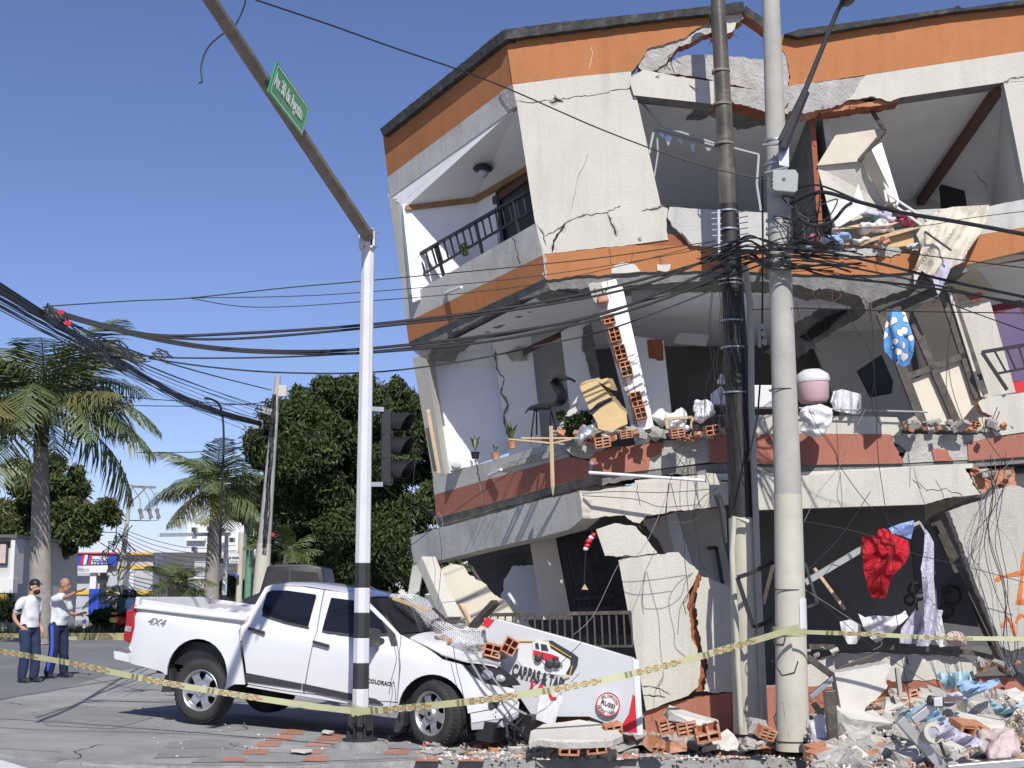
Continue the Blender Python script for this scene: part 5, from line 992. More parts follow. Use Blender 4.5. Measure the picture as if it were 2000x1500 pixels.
# loose wires hanging at the ruin
LW = [([(1308, 943), (1290, 1000), (1250, 1080), (1213, 1095), (1160, 1200), (1120, 1240)], 'pale wire running from the lintel knot down to the sign board'),
 ([(1308, 943), (1300, 1000), (1304, 1030)], 'short grey wire hanging straight from the lintel knot'), ([(1306, 943), (1302, 1010), (1318, 1020), (1350, 1018), (1378, 1000), (1388, 970), (1404, 950)], 'looping wire between the lintel knot and the dark pole'),
 ([(1310, 943), (1320, 985), (1334, 1040), (1338, 1100), (1344, 1160), (1335, 1180)], 'long wire from the lintel knot in front of the broken pillar'), ([(1402, 952), (1370, 975), (1355, 1010), (1366, 1070), (1368, 1100), (1390, 1122), (1404, 1124)], 'curling wire left of the dark pole foot'),
 ([(1344, 1160), (1328, 1190), (1324, 1240)], 'thin wire end over the broken pillar'), ([(1345, 1160), (1335, 1175), (1340, 1200)], 'short curled wire end over the broken pillar'),
 ([(1308, 940), (1330, 895), (1345, 860), (1365, 840)], 'taut wire rising from the lintel knot'), ([(1345, 858), (1320, 880), (1325, 895), (1340, 912)], 'small loop of wire on the grey patch of the red band'),
 ([(1137, 965), (1200, 960), (1300, 962), (1390, 955)], 'wire lying across the cream lintel'), ([(1137, 968), (1240, 975), (1290, 990), (1360, 986)], 'slack wire lower on the cream lintel'),
 ([(855, 1000), (862, 1010), (864, 1030), (855, 1025), (850, 1008), (846, 1030), (844, 1080), (850, 1115), (848, 1150)], 'white looped wire hanging at the left corner of the fallen beam'),
 ([(852, 1010), (860, 1050), (862, 1100), (855, 1180)], 'straight thin wire at the left corner of the fallen beam'), ([(800, 1150), (770, 1120), (760, 1110), (775, 1080), (810, 1060), (900, 990), (1000, 920)], 'long wire arching from the net to the wooden stick'),
 ([(814, 870), (808, 930), (802, 1000), (803, 1080)], 'vertical wire beside the traffic light head'), ([(560, 820), (620, 860), (700, 900), (760, 960), (830, 1000), (850, 998)], 'thin wire sagging in front of the dark leafy tree'),
 ([(1640, 560), (1655, 600), (1670, 640), (1700, 690), (1708, 740), (1702, 790), (1720, 830)], 'dark wire loop left of the blue patterned cloth'), ([(1698, 590), (1704, 640), (1708, 740), (1712, 800), (1716, 900), (1740, 1060), (1746, 1150), (1758, 1260), (1780, 1390)], 'long vertical wire from the upper slab to the rubble'),
 ([(1555, 590), (1562, 620), (1575, 655), (1600, 685), (1628, 702)], 'short curved wire in front of the damaged ceiling'), ([(1580, 800), (1600, 840), (1632, 885), (1640, 910), (1700, 990), (1760, 1040)], 'slanting wire passing the plastic bag'),
 ([(1690, 800), (1660, 860), (1640, 910), (1600, 960), (1570, 1020)], 'white wire slanting down to the front pole'), ([(1550, 1015), (1680, 1040), (1780, 1080), (1900, 1110), (2010, 1140)], 'long wire crossing behind the red cloth'),
 ([(1570, 1120), (1640, 1050), (1700, 960)], 'wire rising in front of the dark ground floor room'), ([(1572, 1150), (1620, 1190), (1700, 1260), (1790, 1320), (1850, 1350)], 'wire falling across the lower parapet'),
 ([(1554, 1140), (1640, 1195), (1720, 1250), (1705, 1270)], 'pale wire crossing above the lower window rail'), ([(1848, 780), (1850, 700), (1856, 640), (1864, 560)], 'vertical wire in front of the window frames'),
 ([(1850, 700), (1860, 760), (1880, 820), (1890, 830)], 'frayed wire end by the brick rubble'), ([(1900, 770), (1915, 800), (1930, 860), (1985, 930)], 'wire over the right end of the red band')]
random.seed(31)
for pts, lab in LW: wire(pts, 17.2, (.0035 if 'pale' in lab or 'white' in lab else .0045) if 'thin' not in lab else .0035, 'cable' if 'pale' not in lab and 'white' not in lab else 'cable_grey', lab, 'loose wires hanging on the ruin')
for i in range(9):
    x = R(1915, 1985); wire([(x+R(-5, 5), R(880, 930)), (R(1905, 1960), 985), (x-R(0, 30), 1060), (x+R(-20, 20), 1150), (R(1945, 1990), 1260), (R(1960, 2000), 1330)], 17.0, R(.003, .0055), 'cable' if i % 3 else 'cable_grey', 'one of the many wires hanging in front of the graffiti wall', 'wires hanging in front of the graffiti wall')
for i in range(10):
    x = R(1380, 1450); wire([(x, 540), (x+R(-20, 10), 640), (x+R(-30, 20), R(700, 800)), (x+R(-40, 30), R(820, 960))], 17.35, R(.003, .005), 'cable', 'one of the thin wires hanging down along the dark pole', 'wires hanging along the dark pole')
g = G(); g.tube([at(1484, 640, 17), at(1484, 678, 17)], [.02, .02], 8)
for (x, y) in ((1491, 638), (1491, 652), (1492, 668)): g.tube([at(x, y-5, 17), at(x, y+5, 17)], .035, 10)
tag(g.build('insulator', 'box_grey', smooth=1), 'small stacked insulator hanging between the two poles', 'insulator')
g = G(); g.tube([at(1489, 345, 17), at(1490, 480, 17), at(1488, 700, 17), at(1480, 810, 17), at(1462, 900, 17)], .012, 6); tag(g.build('loose_cable', 'cable', smooth=1), 'thick black cable hanging straight between the two poles', 'cable')
for i in range(7):
    y = 560+i*5; cable([(-40, y-6, 13), (70, y+52, 15), (190, y+110, 19), (330, y+170+i*3, 28), (515, 800+i*9, 39.7)], .006, ('first', 'second', 'third', 'fourth', 'fifth', 'sixth', 'seventh')[i]+' thin sagging strand from the top of the left edge bundle', GA)
# ---------------------------------------------------------------- the white pickup
TO = at(385, 1318, 17.3); TA = at(845, 1393, 16.2); tu = (TA-TO).normalized(); WB = (TA-TO).length; tv = tu.cross(V((0, 0, 1))).normalized(); tw = tv.cross(tu).normalized()
PK = thing('pickup_truck', 'white double cab pickup truck with its crushed bonnet pushed under the fallen masonry', 'pickup truck', V((TO.x+1.2, TO.y, gz(-3))))
def T(u, v, w_): return TO+tu*u+tv*v+tw*w_
def vf(u, w_):
    b = -.015-.05*max(0, (w_-.25)/.55)**2-.04*max(0, (.1-w_)/.5)**2
    if w_ > .66: b -= .07+(w_-.66)*.38
    elif w_ > .6: b -= .07*((w_-.6)/.06)
    if u > 3.4: b -= .30*((u-3.4)/.6)**2
    if u < -.8: b -= .05*((-.8-u)/.3)**2
    d1 = math.hypot(u, w_); d2 = math.hypot(u-WB, w_)
    for d in (d1, d2):
        if d < .62: b += .035*max(0, 1-abs(d-.45)/.17)
    return b
def uw(px, py, dv=0):
    u, w_ = 0, 0; d = ray(px, py)
    for i in range(5):
        v = vf(u, w_)+dv if i else 0; o = TO+tv*v; t = (o-CAM).dot(tv)/d.dot(tv); p = CAM+d*t-TO; u, w_ = p.dot(tu), p.dot(tw)
    return (u, w_)
def arc(cu, cw, r, a0, a1, k=16): return [(cu+r*math.cos(math.radians(a0+(a1-a0)*i/k)), cw+r*math.sin(math.radians(a0+(a1-a0)*i/k))) for i in range(k+1)]
def both(name, out, mat, dv=0, step=.09, th=-.02, near=True, far=True, lab=None, parent=PK, fn=None, smooth=35):
    o = None
    for side in ([0] if near else [])+([1] if far else []):
        g = G(); q = (lambda u, w_: T(u, vf(u, w_)+dv, w_)) if side == 0 else (lambda u, w_: T(u, -1.85-vf(u, w_)-dv, w_))
        g.sheet(out, step, q, tv*(th if side == 0 else -th), jit=.05); o2 = g.build(name, mat, parent, smooth=smooth); o = o or o2
    return o
RA = .425
# bed side with wheel arch
a_ = [uw(*p) for p in ((262, 1181), (300, 1180), (380, 1192), (472, 1206), (472, 1290), (478, 1337), (456, 1336))]
b_ = [uw(*p) for p in ((314, 1311), (256, 1296), (249, 1270), (256, 1254), (268, 1193))]
both('bed_side', a_+arc(0, 0, RA, -18, 188)[0:]+b_, 'car_white')
both('rear_door', [uw(*p) for p in ((476, 1210), (500, 1178), (518, 1147), (545, 1144), (590, 1146), (632, 1152), (612, 1250), (592, 1353), (560, 1349), (484, 1336), (478, 1290))], 'car_white')
both('front_door', [uw(*p) for p in ((634.5, 1152.5), (690, 1160), (714, 1170), (750, 1205), (782, 1240), (781, 1300), (775, 1371), (700, 1366), (594.5, 1353), (614, 1250))], 'car_white')
both('sill', [uw(*p) for p in ((484, 1338), (592, 1355), (775, 1373), (776, 1386), (690, 1376), (590, 1360), (480, 1341))], 'car_white', -.01)
fn_ = [uw(*p) for p in ((784, 1240), (830, 1264), (864, 1288), (906, 1299), (926, 1321), (948, 1334), (984, 1341), (1006, 1346), (1002, 1362), (962, 1384), (918, 1392))]
both('front_fender', fn_[:-1]+[(WB+RA*math.cos(math.radians(8)), RA*math.sin(math.radians(8)))]+arc(WB, 0, RA, 12, 176)+[uw(778, 1385), uw(777, 1371), uw(783, 1300)], 'car_white')
# windows, trim
both('side_window', [uw(*p) for p in ((522, 1158), (532, 1153), (560, 1153), (617, 1161), (618, 1166), (603, 1222), (598, 1224), (560, 1214), (522, 1203), (514, 1198), (513, 1190))], 'glass', .012, .12)
both('side_window', [uw(*p) for p in ((648, 1167), (692, 1173), (716, 1182), (748, 1214), (768, 1236), (690, 1238), (630, 1231))], 'glass', .012, .12)
for P_ in (((514, 1199), (560, 1214), (603, 1224), (604, 1228), (558, 1218), (512, 1203)), ((631, 1231), (690, 1239), (768, 1237), (769, 1241), (690, 1244), (630, 1235)), ((745, 1210), (772, 1238), (778, 1262), (766, 1262), (757, 1232))): both('window_trim', [uw(*p) for p in P_], 'plastic', .016, .1)
both('door_cladding', [uw(*p) for p in ((481, 1314), (590, 1335), (589, 1346), (483, 1331), (480, 1322))], 'plastic', .015, .1, -.02)
both('door_cladding', [uw(*p) for p in ((592, 1335), (700, 1358), (735, 1365), (749, 1376), (700, 1371), (591, 1347))], 'plastic', .015, .1, -.02)
for c_ in ((488, 1227, 520, 1236), (614, 1253, 646, 1262)):
    g = G(); a = T(*(lambda q: (q[0], vf(*q)+.035, q[1]))(uw(c_[0], c_[1]))); b = T(*(lambda q: (q[0], vf(*q)+.035, q[1]))(uw(c_[2], c_[3]))); g.bar(a, b, .03, .035); dr = [o for o in children(PK) if o.name.startswith('rear_door' if c_[0] < 600 else 'front_door')][0]; g.build('handle', 'plastic', dr, bevel=.01)
# dark inner body so that gaps and arches read dark
g = G(); g.box(T(.5, -.925, .22), (3.0, 1.6, .3), (tu, tv, tw)); g.box(T(2.6, -.925, .2), (2.2, 1.5, .5), (tu, tv, tw)); g.box(T(1.6, -.925, -.02), (5.0, .9, .2), (tu, tv, tw)); g.build('chassis_dark_fill', 'black', PK)
for cu in (0, WB):
    k = 16
    for s in (0, 1):
        g = G(); v0, v1 = (-.03, -.42) if s == 0 else (-1.82, -1.43); A = arc(cu, 0, RA+.012, -25, 200, k); g.add([T(u, v0, w_) for u, w_ in A]+[T(u, v1, w_) for u, w_ in A], [(i, i+1, k+2+i, k+1+i) for i in range(k)]); g.prism([T(u, v1, w_) for u, w_ in A], tv*(.01 if s else -.01)); g.build('wheel_arch_liner', 'black', PK)
# top: bed, roof, screens, bonnet
def strip(name, e, mat, crown=0.0, k=10, parent=PK, th=-.02, fnz=None, rag=0):
    g = G(); n = len(e); vs = []
    for u, w_ in e:
        v0 = vf(u, w_)
        for j in range(k+1):
            s = j/k; v = v0+(-1.85-2*v0)*s; z = w_+crown*(1-(2*s-1)**4)
            p = T(u, v, z); 
            if fnz: p += fnz(u, v, s)
            vs.append(p)
    g.add(vs, [(i*(k+1)+j, i*(k+1)+j+1, (i+1)*(k+1)+j+1, (i+1)*(k+1)+j) for i in range(n-1) for j in range(k)]); return g.build(name, mat, parent, smooth=40, mods=[('SOLIDIFY', dict(thickness=.015, offset=-1))])
rf = [uw(*p) for p in ((518, 1147), (530, 1142), (560, 1141), (600, 1143), (640, 1149), (690, 1158), (714, 1169))]
strip('roof', rf, 'car_white', .035)
strip('rear_window', [uw(518, 1148), (uw(490, 1200)[0]-.02, uw(490, 1200)[1])], 'glass', .0)
strip('cab_back', [uw(490, 1200), (uw(478, 1220)[0], -.05)], 'car_white')
cw = uw(783, 1240); strip('windscreen', [uw(716, 1170), uw(750, 1204), uw(781, 1238)], 'glass', .03, fnz=lambda u, v, s: tu*(.18*math.sin(math.pi*s)))
strip('cowl', [uw(783, 1240), uw(800, 1248)], 'plastic', .03, fnz=lambda u, v, s: tu*(.16*math.sin(math.pi*s)))
def dent(u, v, s): return tw*(noise.noise(V((u*2.2, v*2.5, 3)))*.07+noise.noise(V((u*6, v*5, 7)))*.02-.05*(u > 3.4))
e_ = []
hp_ = [uw(*p) for p in ((800, 1247), (832, 1262), (862, 1280), (905, 1292), (940, 1296), (972, 1302))]
for a, b in zip(hp_, hp_[1:]):
    for t in (0, .25, .5, .75): e_.append((a[0]+(b[0]-a[0])*t, a[1]+(b[1]-a[1])*t+.01))
e_.append(hp_[-1]); strip('bonnet', e_, 'car_white', .07, 24, fnz=lambda u, v, s: tu*(.1*math.sin(math.pi*s))+dent(u, v, s)*min(1, max(0, (u-2.7)*2))*math.sin(math.pi*min(1, s*3+.02) if s < .33 else math.pi/2)-tu*(.75*s*min(1, max(0, (u-3.2)*2))))
bz = uw(300, 1180)[1]
g = G(); g.box(T(-.25, -.925, .47), (1.5, 1.68, .03), (tu, tv, tw)); 
for v0 in (-.12, -1.73): g.box(T(-.25, v0, .61), (1.5, .03, .34), (tu, tv, tw))
for v0 in (-.28, -1.57): g.box(T(.0, v0, .57), (.9, .24, .16), (tu, tv, tw))
for v0 in (-.085, -1.765): g.bar(T(-1.05, v0, uw(268, 1184)[1]-.005), T(.52, v0, uw(470, 1207)[1]-.005), .09, .03, up=tw)
g.box(T(.50, -.925, .50), (.05, 1.66, .52), (tu, tv, tw)); g.build('bed', 'car_white', PK, bevel=.01)
g = G(); g.box(T(-1.07, -.925, .45), (.06, 1.62, .70), (tu, tv, tw)); g.build('tailgate', 'car_white', PK, bevel=.015)
def tl_(v0, s):
    g = G(); P = [uw(*p) for p in ((257, 1191), (268, 1193), (263, 1225), (256, 1255), (246, 1252), (245, 1243), (251, 1214))]
    g.prism([T(u-.0, v0, w_) for u, w_ in P], tv*(-.12*s)); g.box(T(-1.08, v0-.1*s, .47), (.04, .14, .46), (tu, tv, tw)); o = g.build('tail_light', 'tail_red', PK, bevel=.01)
    g = G(); P = [uw(*p) for p in ((250, 1222), (259, 1224), (257, 1234), (248, 1232))]; g.prism([T(u, v0+.006*s, w_) for u, w_ in P], tv*(-.02*s)); g.build('reverse_lamp', 'lamp_glass', o)
tl_(-.035, 1); tl_(-1.815, -1)
g = G(); P = [uw(*p) for p in ((229, 1270), (236, 1267), (252, 1266), (257, 1272), (256, 1296), (229, 1287))]; g.prism([T(u, -.06, w_) for u, w_ in P], tv*-1.73); g.build('rear_bumper', 'car_white', PK, bevel=.03)
g = G(); P = [uw(*p) for p in ((231, 1265), (252, 1262), (257, 1273), (240, 1267))]; g.prism([T(u, -.02, w_) for u, w_ in P], tv*-1.8); g.build('bumper_step', 'chrome', PK, bevel=.01)
# front end
both('front_bumper', [uw(*p) for p in ((918, 1394), (962, 1386), (1004, 1360), (1012, 1372), (1010, 1390), (985, 1402), (920, 1412))], 'car_white', -.01)
both('lower_bumper', [uw(*p) for p in ((918, 1410), (985, 1400), (1012, 1388), (1010, 1400), (985, 1420), (920, 1426))], 'grey_shop', -.02)
both('fog_lamp_recess', [uw(*p) for p in ((955, 1362), (965, 1355), (980, 1356), (975, 1376), (960, 1386), (954, 1382))], 'plastic', .012)
hl = both('headlight', [uw(*p) for p in ((906, 1300), (926, 1299), (948, 1302), (987, 1310), (1006, 1324), (1016, 1338), (984, 1341), (948, 1334), (926, 1321))], 'black', .008, .06)
hs = [o for o in children(PK) if o.name.startswith('headlight')]
for o, s in zip(hs, (1, -1)):
    for (x, y, r) in ((950, 1318, .055), (976, 1325, .045)):
        u, w_ = uw(x, y); v = vf(u, w_); v = v+.0 if s > 0 else -1.85-v; g = G(); g.ell(T(u, v, w_), (r*1.5, .035, r), 0, (tu, tv, tw)); g.build('lamp_lens', 'lamp_glass', o, smooth=1)
u1 = uw(1008, 1350)[0]
g = G(); g.box(T(u1-.28, -.5, .14), (.1, .7, .3), (tu, tv, tw)); 
for k in range(6): g.box(T(u1-.2+R(-.03, .03), -.45, .0+k*.05), (.06, .6, .02), (tu, tv, tw))
g.box(T(u1-.25, -.5, -.12), (.2, .8, .22), (tu, tv, tw)); g.build('crushed_grille', 'black', PK)
g = G(); g.box(T(u1+.02, -.45, -.3), (.02, .33, .17), ((tu+tv*.25).normalized(), (tv-tu*.25).normalized(), tw)); g.build('number_plate', 'bronze', PK, bevel=.004)
g = G(); random.seed(5)
for i in range(9): g.tube(spline([T(u1-.2, R(-.7, -.1), R(-.2, .1)), T(u1+R(-.1, .1), R(-.6, -.1), R(-.3, .1)), T(u1+R(0, .12), R(-.6, -.1), R(-.4, 0))], 4), R(.008, .016), 5)
g.build('broken_trim', 'plastic', PK)
# mirror
mc = T(uw(745, 1243)[0], .13, uw(745, 1243)[1]+.0); g = G(); g.box(mc, (.14, .28, .19), (tu, tv, tw)); g.bar(mc-tv*.12-tw*.03, mc-tv*.26-tw*.05+tu*.05, .06, .07); g.build('side_mirror', 'plastic', PK, bevel=.045, smooth=1)
mc2 = T(uw(745, 1243)[0], -1.98, uw(745, 1243)[1]); g = G(); g.box(mc2, (.14, .28, .19), (tu, tv, tw)); g.build('side_mirror', 'plastic', PK, bevel=.045, smooth=1)
# wheels
def wheel(c, ax, r=.375, wd=.24, flat=0):
    ax = ax.normalized(); g = G(); h = wd/2; pf = [(r*.62, h*.86), (r*.70, h*1.0), (r*.85, h*1.04), (r*.95, h*.92), (r*.985, h*.72), (r, h*.4), (r, -h*.4), (r*.985, -h*.72), (r*.95, -h*.92), (r*.8, -h), (r*.62, -h*.86)]; g.lathe(c, ax, pf, 44)
    for k in range(44):
        if k % 1 == 0:
            a = 2*math.pi*k/44; x = ax.orthogonal().normalized(); y = ax.cross(x); d = x*math.cos(a)+y*math.sin(a); t = ax.cross(d)
            g.box(c+d*(r-.002)+ax*h*.62, (.035, .05, .012), ((t+ax*.5).normalized(), (ax-t*.5).normalized(), d)); g.box(c+d*(r-.002)-ax*h*.3, (.035, .05, .012), ((t-ax*.5).normalized(), (ax+t*.5).normalized(), d))
    if flat: g.v = [p if p.z > flat else V((p.x, p.y, flat+(p.z-flat)*.15))+(p-c).normalized()*.02 for p in g.v]
    W = g.build('wheel', 'rubber', PK, smooth=50)
    g = G(); g.lathe(c, ax, [(r*.66, h*.92), (r*.64, h*.96), (r*.60, h*.86), (r*.57, h*.6), (r*.57, h*.1)], 40)
    x = ax.orthogonal().normalized(); y = ax.cross(x)
    g.lathe(c, ax, [(0, h*.98), (r*.14, h*.98), (r*.17, h*.9), (r*.2, h*.72), (r*.32, h*.68)], 30)
    for k in range(6):
        a = math.pi/3*k+.2; d = x*math.cos(a)+y*math.sin(a); t = ax.cross(d); vs = []
        for (q, ww, hh) in ((.30, .15, .68), (.42, .13, .80), (.5, .15, .74), (.58, .2, .58)):
            for s in (-1, 1): vs.append(c+d*r*q+t*r*ww*s+ax*h*hh)
        g.add(vs, [(0, 1, 3, 2), (2, 3, 5, 4), (4, 5, 7, 6)])
    g.build('rim', 'rim', W, smooth=40); g = G(); g.lathe(c, ax, [(0, h*.05), (r*.58, h*.05)], 20); g.build('rim_shade_disc', 'black', W); g = G(); g.ell(c+ax*h*.985, (r*.07, r*.07, .006), 0, (x, y, ax), 6); g.build('hub_cap', 'black', W)  # flat black disc behind the spokes stands in for the shade there
wr = at(386, 1349, 17.32); wr += (-tv)*.16; wheel(wr, tv)
sa = Matrix.Rotation(-.40, 3, "Z") @ tv; wf = at(846, 1394, 16.25)-tv*.1; wheel(wf, sa, flat=gz(wf.x)-.0)
wheel(wr-tv*1.5, -tv); wheel(wf-tv*1.55, -sa)
for (P_, v0) in ((((316, 1268), (322, 1290), (325, 1310), (328, 1352), (311, 1352), (316, 1320), (312, 1290)), -.06), (((776, 1388), (784, 1392), (782, 1420), (774, 1432), (765, 1430), (770, 1400)), -.06)):
    g = G(); g.prism([T(*(lambda q: (q[0], v0, q[1]))(uw(*p))) for p in P_], tv*-.28); g.build('mud_flap', 'plastic', PK, bevel=.01)
# lettering
u0, w0 = uw(289, 1211); tt = text('4X4', T(u0, vf(u0, w0)+.0, w0-.05), tu, (tw+tu*.35).normalized(), .13, 'badge', 'chrome', PK, .004, 'LEFT', .004)
for v_ in tt.data.vertices: v_.co += tu*((v_.co+OFF[PK.name]-T(u0, 0, 0)).dot(tu)*.12)
u0, w0 = uw(718, 1329); text('COLORADO', T(u0, vf(u0, w0)+.004, w0-.02), tu, tw, .062, 'badge', 'plastic', PK, .004, 'LEFT', .001)
# ---------------------------------------------------------------- rubble on the bonnet, net, signboard
def Tp(px, py, v): 
    d = ray(px, py); o = TO+tv*v; return CAM+d*((o-CAM).dot(tv)/d.dot(tv))
g = G(); random.seed(41)
out = [(722, 1144), (745, 1156), (780, 1162), (812, 1160), (836, 1172), (862, 1212), (900, 1226), (940, 1228), (975, 1238), (1008, 1240), (1004, 1252), (960, 1262), (930, 1256), (900, 1268), (880, 1262), (850, 1246), (800, 1222), (765, 1190), (735, 1166)]
fz = lambda x, y: Tp(x, y, -.55+.25*math.sin(x*.03)-.5*(1-(y-1140)/130)+noise.noise(V((x*.02, y*.03, 1)))*.25)
xs = G(); xs.sheet(out, 9, fz, jit=.02)
bm = bmesh.new(); vv = [bm.verts.new(p) for p in xs.v]
for f in xs.f:
    try: bm.faces.new([vv[i] for i in f])
    except ValueError: pass
me = bpy.data.meshes.new('safety_net'); off = sum(xs.v, V((0, 0, 0)))/len(xs.v)
bmesh.ops.subdivide_edges(bm, edges=bm.edges, cuts=1, use_grid_fill=True)
for v_ in bm.verts: v_.co -= off
bm.to_mesh(me); bm.free(); me.materials.append(MT['net']); o = bpy.data.objects.new('safety_net', me); C.objects.link(o); o.location = off; OFF[o.name] = off
md = o.modifiers.new('w', 'WIREFRAME'); md.thickness = .0055; md.use_replace = True; dg = bpy.context.evaluated_depsgraph_get(); nm = bpy.data.meshes.new_from_object(o.evaluated_get(dg)); o.modifiers.clear(); o.data = nm
tag(o, 'torn white mesh net draped over the windscreen and crushed bonnet', 'net')
g = G(); g.bar(Tp(768, 1168, -.5), Tp(838, 1194, -.4), .035, .035); tag(g.build('wooden_stick', 'wood'), 'short wooden stick caught in the white net above the windscreen', 'stick')
g = G(); g.bar(Tp(846, 1188, -.5), Tp(872, 1212, -.5), .06, .02); g.bar(Tp(872, 1212, -.5), Tp(908, 1216, -.5), .05, .02); tag(g.build('metal_strip', 'bronze'), 'bent dark metal strip resting on the net', 'strip')
g = G(); g.bar(at(922, 1226, 17.2), at(968, 1176, 17.0), .12, .07); tag(g.build('metal_channel', 'bronze', bevel=.006), 'dark square metal channel sticking up behind the signboard corner', 'channel')
g = G(); g.bar(at(900, 1182, 17.6), at(922, 1222, 17.3), .05, .05); tag(g.build('wooden_stick', 'wood'), 'pale splinter of wood leaning behind the dark metal channel', 'stick')
g = G(); g.ell(Tp(895, 1254, -.5), (.10, .1, .085)); tag(g.build('white_pot', 'plastic_white', smooth=1), 'crumpled white pot lying in the net on the bonnet', 'pot')
for (x, y, rr, sz, lab) in ((962, 1270, .25, (.2, .16, .15), 'orange hollow brick on the bonnet with its holes facing out'), (996, 1262, .5, (.16, .12, .18), 'plastered hollow brick standing at the nose of the pickup')):
    ax = (Matrix.Rotation(rr, 3, 'Y') @ V((1, 0, 0)), V((0, 1, 0)), Matrix.Rotation(rr, 3, 'Y') @ V((0, 0, 1))); o = hbrick(Tp(x, y, -.45), ax, sz, 2, 2, 'brick'); tag(o, lab, 'brick')
# signboard
sp = (at(1100, 1300, 16.45), V((-.10, -1, .0)).normalized()); Q = lambda x, y, d=0: onp(x, y, sp)+V((-.1, -1, 0)).normalized()*d
SB = thing('shop_signboard', 'large fallen grey and white shop signboard leaning beside the nose of the pickup', 'sign', Q(1150, 1440))
sdv = V((.1, 1, 0))*.22
g = G(); g.prism([Q(*p) for p in ((945, 1207), (975, 1210), (1120, 1250), (1238, 1286), (1245, 1296), (1252, 1432), (1246, 1438), (1150, 1400), (1040, 1400), (1000, 1340), (950, 1250))], sdv); g.build('panel', 'sign_white', SB, bevel=.006)
g = G(); g.prism([Q(*p, .012) for p in ((1236, 1288), (1248, 1290), (1256, 1434), (1245, 1436))], sdv*1.1); g.build('edge_frame', 'white', SB)
g = G(); g.prism([Q(*p, .008) for p in ((948, 1206), (966, 1211), (954, 1226), (942, 1222))], sdv); g.build('red_stripe', 'red', SB); g = G(); g.prism([Q(*p, .008) for p in ((1236, 1356), (1243, 1362), (1250, 1430), (1214, 1430), (1212, 1420), (1228, 1395))], V((0, .004, 0))); g.build('red_stripe', 'red', SB)
g = G(); g.prism([Q(*p, .012) for p in ((1062, 1252), (1078, 1251), (1120, 1276), (1130, 1284), (1128, 1300), (1118, 1318), (1105, 1316), (1114, 1300), (1114, 1288), (1070, 1262))], V((0, .01, 0))); g.build('badge_border', 'letter_black', SB)
g = G(); g.prism([Q(*p, .006) for p in ((1012, 1255), (1068, 1254), (1116, 1284), (1118, 1298), (1106, 1320), (1030, 1312), (1010, 1290))], V((0, .004, 0))); g.build('badge_panel', 'cloth_white', SB)
g = G(); 
for a, b in (((1014, 1252), (1064, 1252)), ((1064, 1252), (1116, 1284)), ((1118, 1300), (1112, 1322)), ((1112, 1322), (1100, 1326))): g.bar(Q(*a, .016), Q(*b, .016), .02, .01)
g.build('badge_outline', 'yellow_shop', SB)
# jeep-like picture on the sign
JP = thing('sign_picture', 'raised picture of a small red off road car on the fallen signboard', 'picture', Q(1065, 1300)); 
def flat(name, px, mat, d, th=.012, parent=None): 
    g = G(); g.prism([Q(p[0]+2, p[1]-9, d) for p in px], V((0, th, 0))); return g.build(name, mat, parent)
flat('outline', [(1038, 1262), (1048, 1258), (1070, 1262), (1076, 1282), (1094, 1290), (1098, 1306), (1090, 1318), (1078, 1318), (1066, 1312), (1058, 1300), (1046, 1300), (1038, 1292)], 'white', .022, parent=JP)
flat('car_body', [(1040, 1278), (1074, 1286), (1090, 1292), (1090, 1304), (1074, 1304), (1064, 1298), (1048, 1292), (1040, 1290)], 'red', .034, parent=JP)
flat('car_roof', [(1042, 1262), (1048, 1260), (1068, 1264), (1072, 1272), (1074, 1286), (1042, 1279)], 'white', .034, parent=JP)
flat('bumper', [(1082, 1300), (1098, 1304), (1098, 1308), (1082, 1305)], 'steel', .05, parent=JP); flat('grille', [(1078, 1291), (1090, 1294), (1090, 1300), (1078, 1297)], 'letter_black', .05, parent=JP); flat('door_line', [(1058, 1284), (1059, 1284), (1060, 1296), (1059, 1296)], 'letter_black', .05, parent=JP)
flat('car_window', [(1044, 1265), (1050, 1264), (1052, 1276), (1045, 1275)], 'window_dark', .047, parent=JP); flat('car_window', [(1055, 1266), (1066, 1268), (1070, 1280), (1056, 1278)], 'window_dark', .047, parent=JP)
for x, y, r in ((1050, 1294, .045), (1072, 1305, .055), (1086, 1306, .045)):
    g = G(); g.ell(Q(x+2, y-9, .05), (r, .012, r), n=8); g.build('car_wheel', 'letter_black', JP, smooth=1)
# text on the sign: slopes down to the right
sx = (Q(1100, 1341)-Q(1000, 1312)).normalized(); sy = V((.0, 0, 1)); sy = (sy+sx*.12).normalized()
text('CARPAS & TAPI', Q(999, 1318, 0), sx, sy, .185, 'lettering', 'letter_black', SB, .015, 'LEFT', .007)
lt = [o for o in children(SB) if o.name.startswith('lettering')][-1]
oo = Q(999, 1318)-OFF[SB.name]; ww = max((v_.co-oo).dot(sx) for v_ in lt.data.vertices); tgt = (Q(1100, 1347)-Q(999, 1318)).length; s_ = tgt/ww
for v_ in lt.data.vertices: v_.co += sx*((v_.co-oo).dot(sx)*(s_-1))
text('LA C', Q(1034, 1352, 0), sx, sy, .19, 'lettering', 'red', SB, .015, 'LEFT', .01)
lt = [o for o in children(SB) if o.name.startswith('lettering')][-1]; oo = Q(1034, 1352)-OFF[SB.name]
for v_ in lt.data.vertices: v_.co -= sx*((v_.co-oo).dot(sx)*.2)
